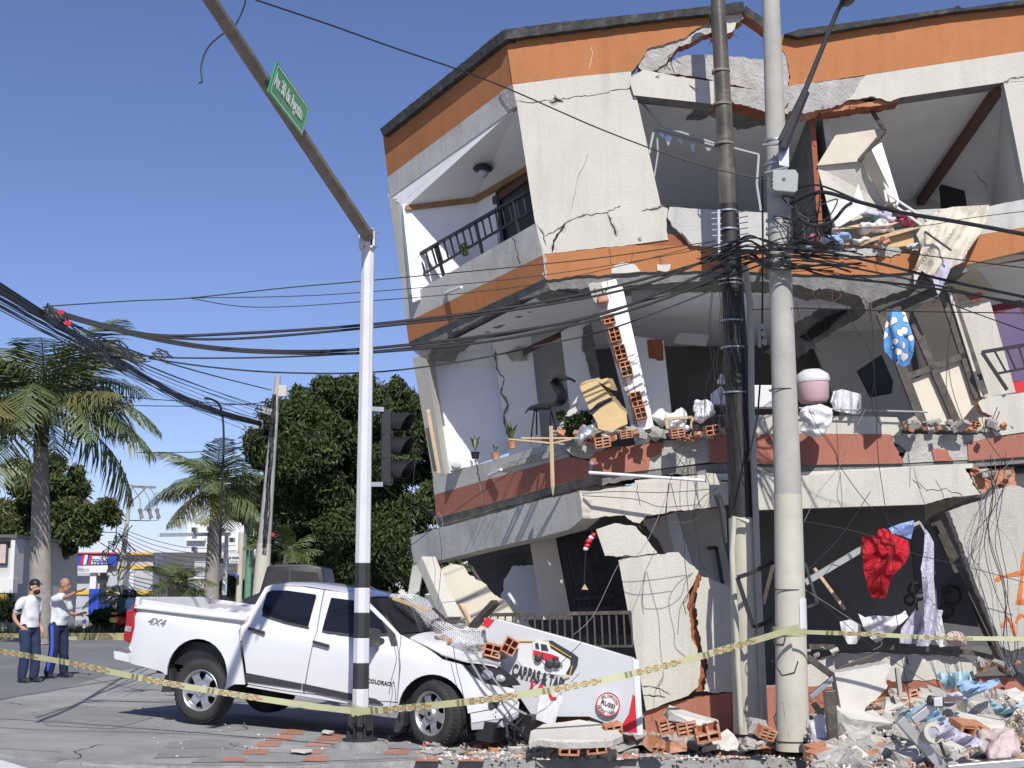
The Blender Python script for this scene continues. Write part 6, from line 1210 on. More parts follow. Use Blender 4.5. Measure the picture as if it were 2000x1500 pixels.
# round emblem
EM = thing('round_emblem', 'round red and white raised emblem low on the fallen signboard', 'emblem', Q(1188, 1376)); ec = Q(1188, 1375, .0); en = V((-.1, -1, 0)).normalized(); R0 = 22*16.9/F
ex = V((.93, -.09, -.36)).normalized(); ez = en.cross(ex) if en.cross(ex).z > 0 else -en.cross(ex)
g = G(); P = [ec+(ex*math.cos(a)+ez*math.sin(a))*R0*(1+.03*math.cos(a*30))*V((1, 1, 1)).x for a in [2*math.pi*i/90 for i in range(90)]]; g.prism(P, en*.06); g.build('disc', 'white', EM)
def ringm(r0, r1, mat, h, nm): 
    g = G(); n = 48; vs = []
    for i in range(n):
        a = 2*math.pi*i/n; d = ex*math.cos(a)+ez*math.sin(a); vs += [ec+d*r0*R0+en*h, ec+d*r1*R0+en*h]
    g.add(vs, [(2*i, 2*i+1, (2*i+3) % (2*n), (2*i+2) % (2*n)) for i in range(n)]); g.build(nm, mat, EM)
ringm(.9, 1.0, 'red', .064, 'ring'); ringm(.58, .62, 'red', .064, 'ring')
text('RUSSI', ec+en*.062-ez*R0*.15, ex, ez, R0*.48, 'lettering', 'letter_black', EM, .006, 'CENTER', .001)
def arctext(s, r, a0, a1, size, flip=1):
    for i, ch in enumerate(s):
        if ch == ' ': continue
        a = math.radians(a0+(a1-a0)*(i+.5)/len(s)); d = ex*math.cos(a)+ez*math.sin(a); xx = (ex*math.sin(a)-ez*math.cos(a))*flip; yy = d*flip; text(ch, ec+d*(r*R0)+en*.062-(yy*size*.35), xx, yy, size, 'lettering', 'letter_black', EM, .003, 'CENTER', 0)
arctext('UNA TRADICION', .75, 160, 20, R0*.24); arctext('DESDE 1980', .75, 205, 335, R0*.3, -1)
# paper hanging, red panel under
flat('x', [(0, 0), (1, 0), (1, 1)], 'white', 0) if 0 else None
g = G(); g.sheet([(1062, 1352), (1076, 1336), (1088, 1342), (1090, 1356), (1102, 1362), (1104, 1372), (1094, 1376), (1084, 1414), (1068, 1413), (1044, 1404), (1048, 1394), (1054, 1360)], 8, lambda x, y: at(x, y, 16.45)+V((0, math.sin(x*.2+y*.06)*.02, 0)), V((0, .004, 0))); tag(g.build('paper_sheet', 'white', smooth=1), 'torn white paper sheet hanging in front of the signboard', 'paper')
g = G(); g.prism([at(*p, 17.1) for p in ((1020, 1370), (1060, 1366), (1160, 1400), (1130, 1420), (1020, 1420))], V((0, .1, 0))); tag(g.build('rusty_panel', 'brick_dark'), 'rust coloured panel lying under the signboard next to the number plate', 'panel')
# sticks / wires on bonnet
for pts, r, lab in (([(905, 1266), (930, 1310), (950, 1340), (1000, 1380), (1028, 1395)], .014, 'longest grey rod lying across the headlight'), ([(925, 1272), (960, 1320), (985, 1350), (1010, 1375)], .012, 'shorter grey rod beside the longest one over the headlight'), ([(885, 1262), (893, 1310), (905, 1360), (912, 1440)], .004, 'thin wire hanging from the bonnet in front of the wheel'), ([(1150, 1240), (1090, 1300), (1020, 1360), (960, 1430)], .004, 'long thin wire slanting across the signboard to the kerb'), ([(770, 1262), (774, 1290), (764, 1330), (760, 1356)], .004, 'thin wire hanging over the front door'), ([(776, 1260), (780, 1300), (777, 1360)], .004, 'thin wire hanging over the fender joint')):
    wire(pts, 15.95, r, 'steel' if r > .01 else 'cable', lab, 'loose wires and rods on the pickup')
# ---------------------------------------------------------------- people
def fuse(g, name, mats, parent, vox, sm=3, lab=None):
    o = g.build(name, mats, parent, mods=[('REMESH', dict(mode='VOXEL', voxel_size=vox, use_smooth_shade=True)), ('SMOOTH', dict(iterations=sm, factor=.5))]); o.data.shade_smooth(); return o
def limb(g, P, r, k=5):
    Q_ = spline(P, k); n = len(Q_); rr = []
    for i in range(n):
        t = i/k; j = min(int(t), len(r)-2); f = t-j; f = f*f*(3-2*f); rr.append(r[j]+(r[j+1]-r[j])*f)
    g.tube(Q_, rr, 12); g.ell(Q_[0], rr[0], n=6); g.ell(Q_[-1], rr[-1], n=6)
def person(name, label, pos, H, yaw, J, wear, facing=0, head=(0, 0)):
    """J: joints in figure space (x right on the picture, y away, z up), metres for H=1.75"""
    t = thing('person', label, 'person', pos); s = H/1.75; ro = Matrix.Rotation(yaw, 3, 'Z'); W = lambda p: V(pos)+ro @ (V(p)*s)
    K = {k: W(v) for k, v in J.items()}
    hx = ro @ Matrix.Rotation(head[0], 3, 'Z') @ V((1, 0, 0)); hz = (V((0, 0, 1))+hx*head[1]).normalized(); hy = hz.cross(hx).normalized(); hx = hy.cross(hz)
    hc = K['head']; up = V((0, 0, 1))
    g = G()
    # skull, jaw, nose, ears, brow  (hx is the direction the face looks)
    g.ell(hc+hz*.035*s, (.095*s, .075*s, .105*s), 0, (hx, hy, hz)); g.ell(hc+hx*.02*s-hz*.045*s, (.07*s, .058*s, .075*s), 0, (hx, hy, hz)); g.ell(hc+hx*.055*s-hz*.085*s, (.03*s, .032*s, .024*s), 0, (hx, hy, hz))
    g.tube([hc+hx*.088*s+hz*.02*s, hc+hx*.112*s-hz*.02*s, hc+hx*.09*s-hz*.03*s], [.009*s, .016*s, .01*s], 6); g.ell(hc+hx*.08*s+hz*.035*s, (.016*s, .05*s, .01*s), 0, (hx, hy, hz)); g.ell(hc+hx*.083*s-hz*.058*s, (.012*s, .024*s, .009*s), 0, (hx, hy, hz))
    for q in (-1, 1): g.ell(hc+hy*.077*s*q-hx*.005*s, (.02*s, .009*s, .032*s), 0, (hx, hy, hz))
    limb(g, [hc-hz*.06*s-hx*.02*s, K['neck'], K['chest']], [.052*s, .056*s, .08*s])
    g.ell(K['chest'], (.15*s, .11*s, .14*s), 0, (ro @ V((1, 0, 0)), ro @ V((0, 1, 0)), up)) if 0 else None
    limb(g, [K['chest'], K['belly'], K['pelvis']], [.10*s, .11*s, .11*s])
    for q in ('l', 'r'):
        limb(g, [K['chest'], K[q+'sho'], K[q+'elb'], K[q+'wri']], [.07*s, .05*s, .037*s, .024*s]); limb(g, [K['pelvis'], K[q+'hip'], K[q+'kne'], K[q+'ank']], [.08*s, .075*s, .055*s, .035*s])
        if q+'han' in K and wear.get('hands', {}).get(q, 1):
            h = K[q+'han']; d = (h-K[q+'wri']).normalized(); sd = d.cross(wear.get('palm', {}).get(q, V((0, 1, 0)))).normalized(); nn = sd.cross(d)
            c = K[q+'wri']+d*.045*s; g.ell(c, (.048*s, .038*s, .017*s), 0, (d, sd, nn), 8); cu = wear.get('curl', {}).get(q, .3)
            for i, (off, ln) in enumerate(((-.027, .066), (-.009, .075), (.009, .07), (.026, .055))):
                a = c+d*.035*s+sd*off*s; P = [a]; dd = d.copy()
                for kk in range(3):
                    dd = (Matrix.Rotation(cu*(1+.15*i), 3, sd) @ dd); P.append(P[-1]+dd*ln*s/3*1.15)
                g.tube(P, [.0095*s, .0095*s, .0085*s, .0065*s], 7)
            a = c-sd*.03*s-d*.02*s; g.tube([a, a-sd*.03*s+d*.025*s, a-sd*.038*s+d*.055*s], [.012*s, .0105*s, .008*s], 7)
    fuse(g, 'body', wear.get('skin', 'skin'), t, .0085*s, 2)
    # eyes, hair, beard
    g = G()
    for q in (-1, 1): g.ell(hc+hx*.083*s+hy*.03*s*q+hz*.022*s, (.006*s, .013*s, .007*s), 0, (hx, hy, hz), 6); g.ell(hc+hx*.088*s+hy*.03*s*q+hz*.042*s, (.004*s, .018*s, .004*s), 0, (hx, hy, hz), 6)
    g.build('eyes', 'hair', t, smooth=1)
    if wear.get('cap'):
        g = G(); g.ell(hc+hz*.075*s-hx*.004*s, (.105*s, .088*s, .08*s), 0, (hx, hy, hz)); g.ell(hc+hx*.1*s+hz*.062*s, (.085*s, .065*s, .01*s), 0, ((hx-hz*.15).normalized(), hy, hz)); fuse(g, 'cap', 'black', t, .008*s)
        g = G(); g.ell(hc-hx*.03*s+hz*.0*s, (.075*s, .078*s, .06*s), 0, (hx, hy, hz)); fuse(g, 'hair', 'hair', t, .008*s)
        g = G(); g.ell(hc+hx*.05*s-hz*.07*s, (.055*s, .06*s, .052*s), 0, (hx, hy, hz)); fuse(g, 'beard', 'hair', t, .008*s)
    else:
        g = G(); g.ell(hc-hx*.022*s+hz*.03*s, (.079*s, .078*s, .07*s), 0, (hx, hy, hz)); fuse(g, 'hair', 'arm', t, .008*s)
    # shirt
    g = G(); X, Y_ = ro @ V((1, 0, 0)), ro @ V((0, 1, 0)); ax = (X, Y_, up); w_ = wear.get('belly', 1)
    rg = [(K['neck']-up*.0*s, .062, .068), (K['neck']-up*.05*s, .085, .13), (K['chest']+up*.07*s, .115, .185), (K['chest']-up*.02*s, .128, .185), ((K['chest']+K['belly'])/2, .13*w_, .172), (K['belly'], .135*w_, .168), (K['pelvis']+up*.06*s, .135*w_, .172), (K['pelvis']-up*.03*s, .14, .182)]
    vs = []; N = 28; fine = []
    for i in range(len(rg)-1):
        for k in range(4): t_ = k/4; t2 = t_*t_*(3-2*t_); fine.append((rg[i][0]+(rg[i+1][0]-rg[i][0])*t_, rg[i][1]+(rg[i+1][1]-rg[i][1])*t2, rg[i][2]+(rg[i+1][2]-rg[i][2])*t2))
    fine.append(rg[-1])
    for c_, rx, ry in fine:
        for j in range(N): a_ = 2*math.pi*j/N; fx = 1+.05*math.sin(a_*5+c_.z*9); vs.append(c_+(X*math.cos(a_)*rx+Y_*math.sin(a_)*ry)*s*fx)
    g.add(vs, [(i*N+j, i*N+(j+1) % N, (i+1)*N+(j+1) % N, (i+1)*N+j) for i in range(len(fine)-1) for j in range(N)]+[tuple(range(N))[::-1], tuple((len(fine)-1)*N+j for j in range(N))])
    for q in ('l', 'r'): 
        e = K[q+'sho']+(K[q+'elb']-K[q+'sho'])*.62; limb(g, [K['chest']+up*.07*s, K[q+'sho']-up*.02*s, e], [.08*s, .078*s, .075*s])
    for i, p in enumerate(g.v): g.v[i] = p+V((noise.noise(p*9), noise.noise(p*9+V((5, 0, 0))), 0))*.016
    fuse(g, 'shirt', 'shirt_white', t, .01*s, 2)
    g = G(); limb(g, [K['pelvis']+up*.08*s, K['pelvis']-up*.04*s], [.125*s, .13*s])
    for q in ('l', 'r'): limb(g, [K['pelvis']-up*.02*s, K[q+'hip'], K[q+'kne'], K[q+'ank']+up*.0*s], [.12*s, .108*s, .09*s, .08*s])
    for i, p in enumerate(g.v): g.v[i] = p+V((noise.noise(p*10), noise.noise(p*10+V((5, 0, 0))), 0))*.014
    fuse(g, 'trousers', wear['legs'], t, .012*s, 3)
    for q in ('l', 'r'):
        f = K[q+'toe']-K[q+'ank']; f.z = 0; f.normalize(); b = K[q+'ank'].copy(); b.z = pos[2]+.035*s; sdd = f.cross(up)
        g = G(); g.ell(b+f*.0*s+up*.02*s, (.065*s, .045*s, .055*s), 0, (f, sdd, up)); g.ell(b+f*.10*s-up*.0*s, (.1*s, .048*s, .035*s), 0, (f, sdd, up)); g.box(b+f*.06*s-up*.025*s, (.27*s, .085*s, .02*s), (f, sdd, up)); fuse(g, 'shoe', 'shoe', t, .009*s)
    return t, K, s
pA = gnd(52, 1331); pB = gnd(109, 1322)
mxA = dict(head=(.075, 0, 1.585), neck=(.02, 0, 1.46), chest=(0, 0, 1.29), belly=(.01, 0, 1.08), pelvis=(0, 0, .94), lsho=(-.03, -.18, 1.37), lelb=(-.13, -.24, 1.10), lwri=(-.01, -.2, .92), lhan=(.06, -.17, .87), rsho=(.02, .18, 1.37), relb=(-.02, .26, 1.10), rwri=(.06, .22, .92), rhan=(.1, .2, .86), lhip=(-.01, -.1, .88), lkne=(.03, -.11, .5), lank=(-.01, -.12, .09), ltoe=(.2, -.16, 0), rhip=(.01, .1, .88), rkne=(.07, .11, .5), rank=(.05, .12, .09), rtoe=(.3, .1, 0))
MA, KA, sA = person('a', 'bearded person in black cap, white polo shirt and jeans with one hand in a pocket', pA, 1.73, -.35, mxA, dict(cap=1, legs='jeans', belly=1.02), head=(-.15, -.05))
g = G(); c = KA['lsho']+(KA['lelb']-KA['lsho'])*.3; d = (KA['lelb']-KA['lsho']).normalized(); g.tube([c-d*.03, c+d*.1], [.078*sA, .075*sA], 12); g.build('sleeve_panel', 'navy', MA, smooth=1)
mxB = dict(head=(.09, 0, 1.60), neck=(.03, 0, 1.47), chest=(0, 0, 1.30), belly=(.03, 0, 1.07), pelvis=(0, 0, .93), lsho=(.03, -.19, 1.38), lelb=(.26, -.26, 1.40), lwri=(.47, -.24, 1.50), lhan=(.6, -.23, 1.53), rsho=(.02, .18, 1.38), relb=(.08, .27, 1.12), rwri=(.31, .2, 1.09), rhan=(.4, .17, 1.11), lhip=(-.02, -.1, .87), lkne=(.0, -.11, .48), lank=(-.08, -.12, .09), ltoe=(.15, -.16, 0), rhip=(.02, .1, .87), rkne=(.07, .1, .48), rank=(.07, .14, .09), rtoe=(.32, .1, 0))
MB_, KB, sB = person('b', 'bald person in white t-shirt and navy track trousers pointing towards the broken building', pB, 1.76, -.2, mxB, dict(legs='navy', belly=1.14, skin='skin_tan', curl=dict(l=.12, r=.55), palm=dict(l=V((0, .2, 1)), r=V((0, 1, .2)))), head=(.05, .05))
g = G(); P = [KB['lhip']+V((-.0, -.105, .04)), KB['lkne']+V((-.0, -.092, 0)), KB['lank']+V((-.0, -.08, .02))]; P = spline(P, 6)
for a, b in zip(P, P[1:]): g.prism([a+V((-.028, -.03, 0)), a+V((.028, -.03, 0)), b+V((.026, -.03, 0)), b+V((-.026, -.03, 0))], V((0, .06, 0)))
g.build('trouser_stripe', 'blue_stripe', MB_)
BT = thing('water_bottle', 'clear plastic water bottle with blue label held low by the pointing person', 'bottle', KB['rhan']-V((-.01, 0, .26)))
g = G(); b0 = OFF[BT.name]; g.lathe(b0, (0, 0, 1), [(0, 0), (.031, .0), (.032, .06), (.032, .17), (.014, .21), (.013, .235), (0, .236)], 14); g.build('bottle_body', 'lamp_glass', BT, smooth=1); g = G(); g.lathe(b0, (0, 0, 1), [(.033, .08), (.033, .15)], 14); g.build('bottle_label', 'blue_shop', BT, smooth=1)
g = G(); g.tube([KB['lwri']-V((.03, 0, 0))+V((0, 0, .0)), KB['lwri']-V((.008, 0, -.004))], .03, 10); g.build('wristwatch', 'black', MB_, smooth=1)
# riders
for i, (dx, hx_, top, lab) in enumerate(((-.05, 243, 'cloth_dark', 'motorcycle rider in teal top and black helmet, front of the two'), (.1, 258, 'cloth_blue', 'motorcycle passenger in pale blue top and black helmet'))):
    c = mb+V((dx+.1, .1 if i == 0 else -.45, 0)); c = at(hx_, 1200, 48.2+(0.3 if i == 0 else -.2)); c.z = mz; t = thing('person', lab, 'person', c)
    g = G(); hd = c+V((0, .05, 1.43)); g.ell(hd, (.1, .1, .12)); limb(g, [c+V((0, .05, 1.3)), c+V((0, .02, 1.1)), c+V((0, -.05, .82))], [.07, .14, .13]); 
    for q in (-1, 1): limb(g, [c+V((.16*q, 0, 1.2)), c+V((.24*q, .15, 1.0)), c+V((.22*q, .45, .98))], [.06, .045, .035]); limb(g, [c+V((.08*q, -.05, .82)), c+V((.2*q, .35, .72)), c+V((.2*q, .15, .3))], [.09, .07, .045]); g.ell(c+V((.2*q, .22, .26)), (.05, .12, .045))
    fuse(g, 'body', 'skin_tan', t, .02)
    g = G(); limb(g, [c+V((0, .05, 1.28)), c+V((0, .02, 1.1)), c+V((0, -.05, .85))], [.09, .19, .17]); 
    for q in (-1, 1): limb(g, [c+V((.14*q, 0, 1.22)), c+V((.24*q, .15, 1.0)), c+V((.22*q, .42, .98))], [.085, .065, .05])
    fuse(g, 'jacket', top, t, .022); g = G(); 
    for q in (-1, 1): limb(g, [c+V((.06*q, -.05, .82)), c+V((.2*q, .35, .72)), c+V((.2*q, .15, .33))], [.13, .1, .07])
    fuse(g, 'trousers', 'black', t, .022); g = G(); g.ell(hd+V((0, 0, .02)), (.14, .155, .145)); g.build('helmet', 'glass', t, smooth=1)
# ---------------------------------------------------------------- contents of the rooms, rubble, barrier tape
def cloth(name, label, cat, out, Y, mat, fold=(1, 0), amp=.05, fr=14, step=6, tilt=None, group=None, cr=.02, bulge=0, th=.006, seed=0, plane=None):
    xs = [p[0] for p in out]; ys = [p[1] for p in out]; cx, cy = sum(xs)/len(xs), sum(ys)/len(ys); h = max(ys)-min(ys)
    def fn(x, y):
        q = (x*fold[0]+y*fold[1])/fr+.9*noise.noise(V((x*.02, y*.02, seed+3)))*2; t = (y-min(ys))/h; a = math.sin(q)*amp*(.35+.65*t)+noise.noise(V(((x*fold[0]+y*fold[1])*.12, (y*fold[0]-x*fold[1])*.02, seed)))*cr*2.2+abs(noise.noise(V(((x*fold[0]+y*fold[1])*.16, (y*fold[0]-x*fold[1])*.04, seed+5))))*cr
        bb = bulge*(1-min(1, ((x-cx)/(max(xs)-cx+1))**2+((y-cy)/(h/2+1))**2)); p = onp(x, y, PF(plane)) if plane is not None else at(x, y, Y+(tilt or 0)*t)
        d = (p-CAM).normalized(); return p+d*(a-bb)
    g = G(); g.sheet(jag([(a, b) for a, b in [q[:2] for q in out]]), step, fn, V((0, th, 0))); return tag(g.build(name, mat, smooth=1), label, cat, group)
def bag(name, label, cat, pts, mat, vox=.014, group=None, wr=.05, fr=8):
    g = G()
    for (x, y, Y, r) in pts: g.ell(at(x, y, Y), r)
    o3 = V((7, 0, 0)); g2 = G()
    for (x, y, Y, r) in pts: g2.ell(at(x, y, Y), r, n=20)
    for i, p in enumerate(g2.v):
        n1 = 1-2*abs(noise.noise(p*fr*1.3)); n2 = 1-2*abs(noise.noise(p*fr*3+o3)); g2.v[i] = p+V((noise.noise(p*fr), noise.noise(p*fr+o3), noise.noise(p*fr-o3)*.8))*wr*1.3+V((noise.noise(p*9)*.3, -1, .3))*(n1*.75+n2*.45-.5)*wr
    g = g2; o = g.build(name, mat, None, mods=[('REMESH', dict(mode='VOXEL', voxel_size=vox, use_smooth_shade=True)), ('SMOOTH', dict(iterations=1, factor=.5))]); o.data.shade_smooth(); return tag(o, label, cat, group)
def solid(name, label, cat, parts, group=None):
    xs = []; t = None
    for nm, P, vec, mat, bv in parts:
        if t is None: t = thing(name, label, cat, P[0], group)
        g = G(); g.prism(P, vec); g.build(nm, mat, t, bevel=bv)
    return t
# --- top floor: wardrobe, clothes, curtain
WD = thing('wardrobe', 'open cream wardrobe carcass tipped over the edge of the top floor', 'wardrobe', pp(1640, 440, .5))
def pnl(nm, px, d0, th, mat, par=WD, bv=0, vec=None):
    g = G(); P = [pp(x, y, d) for x, y, d in px] if len(px[0]) > 2 else [pp(x, y, d0) for x, y in px]; g.prism(P, vec or NF*th); return g.build(nm, mat, par, bevel=bv)
pnl('top_panel', [(1632, 264), (1722, 251), (1686, 314), (1596, 323)], .3, .03, 'cloth_cream')
pnl('back_panel', [(1596, 324, .35), (1680, 312, .35), (1735, 400, .55), (1700, 420, .5), (1628, 444, .3)], .3, .03, 'stucco')
pnl('side_panel', [(1680, 312, .34), (1702, 292, .1), (1752, 398, .3), (1732, 402, .5)], .3, .02, 'cloth_cream')
pnl('side_panel', [(1702, 290), (1722, 278), (1756, 390), (1740, 396)], .25, .03, 'white_wall')
pnl('door_panel', [(1614, 396), (1656, 388), (1660, 410), (1676, 358), (1694, 410), (1634, 446)], .05, .03, 'white')
pnl('base_panel', [(1630, 448, .0), (1700, 432, .3), (1780, 425, .3), (1740, 440, 0)], .05, .03, 'wood')
g = G(); g.bar(pp(1700, 212, .3), pp(1728, 256, .2), .07, .05); g.bar(pp(1728, 256, .2), pp(1678, 314, .3), .06, .05); g.build('dark_edge', 'bronze', WD, bevel=.004)
g = G(); g.bar(pp(1706, 225, .28), pp(1722, 252, .24), .03, .03); g.build('shelf_edge', 'cloth_cream', WD)
BF = thing('bed_frame', 'white metal bed frame sticking out beside the wardrobe', 'bed frame', pp(1790, 440, .1))
g = G()
for a, b in (((1735, 380), (1815, 432)), ((1745, 400), (1800, 440)), ((1755, 392), (1750, 402)), ((1780, 409), (1770, 418)), ((1806, 427), (1812, 440)), ((1728, 372), (1732, 394))): g.tube([pp(*a, .1), pp(*b, .0)], .018, 6)
g.build('rail', 'white', BF, smooth=1)
pnl('x', [(1740, 412), (1846, 407), (1848, 416), (1800, 440)], .3, .03, 'stucco_grey', BF)
cloth('curtain', 'long cream curtain hanging from the top floor over the orange band', 'curtain', [(1800, 442), (1830, 412), (1860, 404), (1932, 400), (1926, 430), (1912, 460), (1890, 490), (1884, 512), (1866, 518), (1845, 532), (1828, 560), (1815, 540), (1800, 528), (1786, 556), (1784, 530), (1796, 500), (1800, 480), (1790, 458)], 0, 'cloth_cream', (.9, .5), .07, 8, 4, plane=-.22, cr=.03, bulge=.12)
cloth('curtain_lace', 'thin grey lace strip hanging under the cream curtain', 'curtain', [(1842, 500), (1862, 512), (1848, 545), (1834, 575), (1830, 572), (1822, 545), (1818, 540)], 0, 'cloth_lilac', (1, 0), .03, 5, 4, plane=-.3)
g = G(); g.tube([pp(1806, 452, -.35), pp(1858, 489, -.5)], .014, 6); tag(g.build('curtain_rod', 'plastic', smooth=1), 'thin dark rod poking out of the cream curtain', 'rod')
g = G(); g.prism([pp(1672, 480, -.05), pp(1700, 468, -.1), pp(1800, 440, -.1), pp(1800, 444, .5), pp(1700, 460, .5)], V((0, 0, -.03))); tag(g.build('wooden_board', 'wood'), 'pale wooden board under the folded clothes on the top floor', 'board')
for a in (('pillow', 'white pillow squeezed under the folded clothes', 'pillow', [(1690, 447, 18.5, (.12, .12, .07)), (1716, 444, 18.5, (.14, .12, .08)), (1735, 446, 18.5, (.08, .1, .06))], 'cloth_white'),
    ('clothes_pile', 'grey and pale blue garments heaped beside the wardrobe', 'clothes', [(1700, 420, 18.6, (.12, .1, .06)), (1725, 422, 18.55, (.14, .1, .08)), (1740, 428, 18.5, (.07, .1, .04))], 'cloth_lilac'),
    ('clothes_pile', 'dark green garment pushed between the pillow and the grey clothes', 'clothes', [(1705, 434, 18.5, (.09, .1, .05)), (1695, 436, 18.5, (.06, .1, .04))], 'cloth_dark'),
    ('clothes_pile', 'stack of patterned red and purple clothes on the board', 'clothes', [(1765, 424, 18.5, (.1, .1, .05)), (1785, 424, 18.5, (.09, .1, .05)), (1775, 436, 18.5, (.13, .1, .025))], 'cloth_multi'),
    ('clothes_pile', 'blue cloth bundle at the left end of the board', 'clothes', [(1622, 466, 18.4, (.1, .1, .05)), (1645, 462, 18.4, (.1, .1, .06)), (1640, 474, 18.3, (.06, .08, .04))], 'cloth_blue'),
    ('clothes_pile', 'pink bundle behind the blue cloth on the top floor', 'clothes', [(1632, 452, 18.5, (.06, .07, .045))], 'cloth_pink'),
    ('clothes_pile', 'cream cloth bundle below the board', 'clothes', [(1676, 474, 18.35, (.08, .08, .045)), (1690, 470, 18.35, (.05, .07, .05))], 'cloth_cream'),
    ('cloth_bundle', 'small white bundle on the edge left of the curtain', 'clothes', [(1772, 482, 18.3, (.06, .06, .04)), (1790, 480, 18.3, (.05, .06, .035))], 'cloth_white'),
    ('green_box', 'crushed green and red packet beside the front pole', 'packet', [(1588, 464, 18.35, (.05, .06, .05))], 'cloth_multi')): bag(*a[:5], vox=.016)
g = G(); g.prism([pp(1722, 470, .0), pp(1738, 456, .0), pp(1782, 452, .0), pp(1786, 478, .0), pp(1740, 484, .0)], NF*.1); tag(g.build('cardboard_sheet', 'cardboard'), 'flattened brown cardboard below the board on the top floor', 'cardboard')
# --- second floor
CH = thing('chair', 'black plastic shell chair on thin legs at the edge of the broken room', 'chair', at(1076, 866, 18.75)); cy = 18.75
g = G(); pf = [(1034, 800), (1040, 792), (1056, 788), (1075, 787), (1090, 780), (1094, 765), (1086, 750), (1082, 738), (1094, 730), (1106, 735), (1112, 738), (1110, 742)]
vs = []; k = 6
SP = [(s_.x, s_.y) for s_ in spline([V((a, b, 0)) for a, b in pf], 3)]
for i, (x, y) in enumerate(SP):
    for j in range(k+1):
        q = j/k-.5; ww = .42*(1-.25*abs(i/len(SP)-.5)); vs.append(at(x, y, cy)+V((.16*q+.06*q*q, ww*q, -.16*abs(q)**2+.06*q)))
g.add(vs, [(i*(k+1)+j, i*(k+1)+j+1, (i+1)*(k+1)+j+1, (i+1)*(k+1)+j) for i in range(len(SP)-1) for j in range(k)]); g.build('seat_shell', 'black', CH, smooth=1, mods=[('SOLIDIFY', dict(thickness=.018))])
for a, b, dy in (((1044, 798), (1036, 866), -.15), ((1076, 797), (1072, 870), -.15), ((1074, 794), (1088, 846), .15), ((1048, 794), (1048, 850), .15)):
    g = G(); g.tube([at(*a, cy+dy), at(*b, cy+dy)], .012, 6); g.build('leg', 'black_metal', CH, smooth=1)
g = G(); g.tube([at(1042, 800, cy-.15), at(1078, 798, cy-.15)], .012, 6); g.build('seat_frame', 'black_metal', CH, smooth=1)
CB = thing('cardboard_box', 'large crushed yellow cardboard box beside the broken brick column', 'box', at(1190, 838, 18.3))
g = G(); g.prism([at(*p, 18.25) for p in ((1131, 754), (1140, 750), (1166, 744), (1212, 800), (1224, 812), (1168, 830), (1150, 800))], V((.05, .35, .1))); g.build('box_body', 'cardboard', CB, bevel=.01)
g = G(); g.prism([at(*p, 18.22) for p in ((1166, 826), (1224, 810), (1226, 828), (1190, 844), (1168, 838))], V((0, .3, 0))); g.build('box_end', 'cardboard', CB, bevel=.008)
g = G(); g.prism([at(*p, 18.26) for p in ((1140, 750), (1186, 738), (1196, 762), (1166, 744))], V((.1, .4, .05))); g.build('box_flap', 'cardboard', CB)
g = G(); g.prism([at(*p, 18.235) for p in jag([(1146, 806, 1), (1166, 788, 1), (1194, 776, 1), (1196, 780, 1), (1172, 796, 1), (1156, 810)])], V((0, .01, 0))); g.build('box_tear', 'black', CB)
bag('foil_bag', 'shiny silver bag lying on the broken bricks beside the cardboard box', 'bag', [(1146, 846, 18.2, (.1, .1, .1)), (1135, 858, 18.15, (.07, .08, .09)), (1155, 840, 18.2, (.07, .08, .08))], 'foil', .014, wr=.03)
g = G(); g.prism([at(*p, 18.5) for p in ((1130, 770), (1127, 810), (1100, 856), (1084, 854), (1088, 838))], V((0, .04, 0))); tag(g.build('plaster_board', 'plaster'), 'broken white board leaning between the chair and the cardboard box', 'board')
PLt = thing('house_plant', 'dark leafy house plant crushed beside the cardboard box', 'plant', at(1125, 860, 18.5)); crown([(at(1100, 812, 18.55), .08), (at(1120, 830, 18.5), .13), (at(1140, 820, 18.5), .12), (at(1115, 846, 18.5), .1), (at(1140, 836, 18.5), .1)], 700, .055, 'foliage', ['leaf', 'leaf', 'leaf2'], PLt, 12)
WS = thing('plastic_stool', 'white plastic stool with an oval hand hole at the far end of the balcony', 'stool', at(900, 914, 21.0))
g = G(); g.prism([at(*p, 20.9) for p in ((876, 896), (910, 889), (916, 896), (924, 902), (920, 912), (878, 920))], V((.0, .3, 0))); g.build('seat', 'plastic_white', WS, bevel=.02); g = G(); g.ell(at(891, 908, 20.87), (.07, .02, .05)); g.build('hand_hole', 'grey_wall', WS, smooth=1)
for a, b, Y, m, lab in (((836, 800), (858, 924), 20.9, 'wood', 'long pale wooden batten leaning at the far end of the balcony'), ((834, 836), (850, 920), 20.8, 'plastic', 'dark grey batten leaning beside the pale wooden one')):
    g = G(); g.bar(at(*a, Y), at(*b, Y), .06, .05); tag(g.build('batten', m), lab, 'batten')
for i, (x, y, s_, lab) in enumerate(((928, 882, .25, 'small potted sprout in the middle of the balcony edge'), (1000, 862, .3, 'spiky potted plant left of the chair'), (968, 884, .12, 'low green plants in a row on the balcony edge'))):
    t = thing('potted_plant', lab, 'plant', onp(x, y+14, S2(.12))); o = OFF[t.name]; g = G(); g.lathe(o, (0, 0, 1), [(0, 0), (.05, 0), (.07, .1), (.06, .1)], 12); g.build('pot', 'brick' if i else 'black', t, smooth=1); g = G(); random.seed(i+60)
    for k in range(16): a = R(0, 6.3); e = o+V((math.cos(a)*s_*.4, math.sin(a)*s_*.4, .1+s_*R(.5, 1.1))); m_ = o+V((0, 0, .1))+(e-o)*.5; w2 = V((-math.sin(a), math.cos(a), 0))*.018; g.add([o+V((0, 0, .1)), m_-w2, e, m_+w2], [(0, 1, 2, 3)])
    g.build('leaves', 'palm_leaf', t)
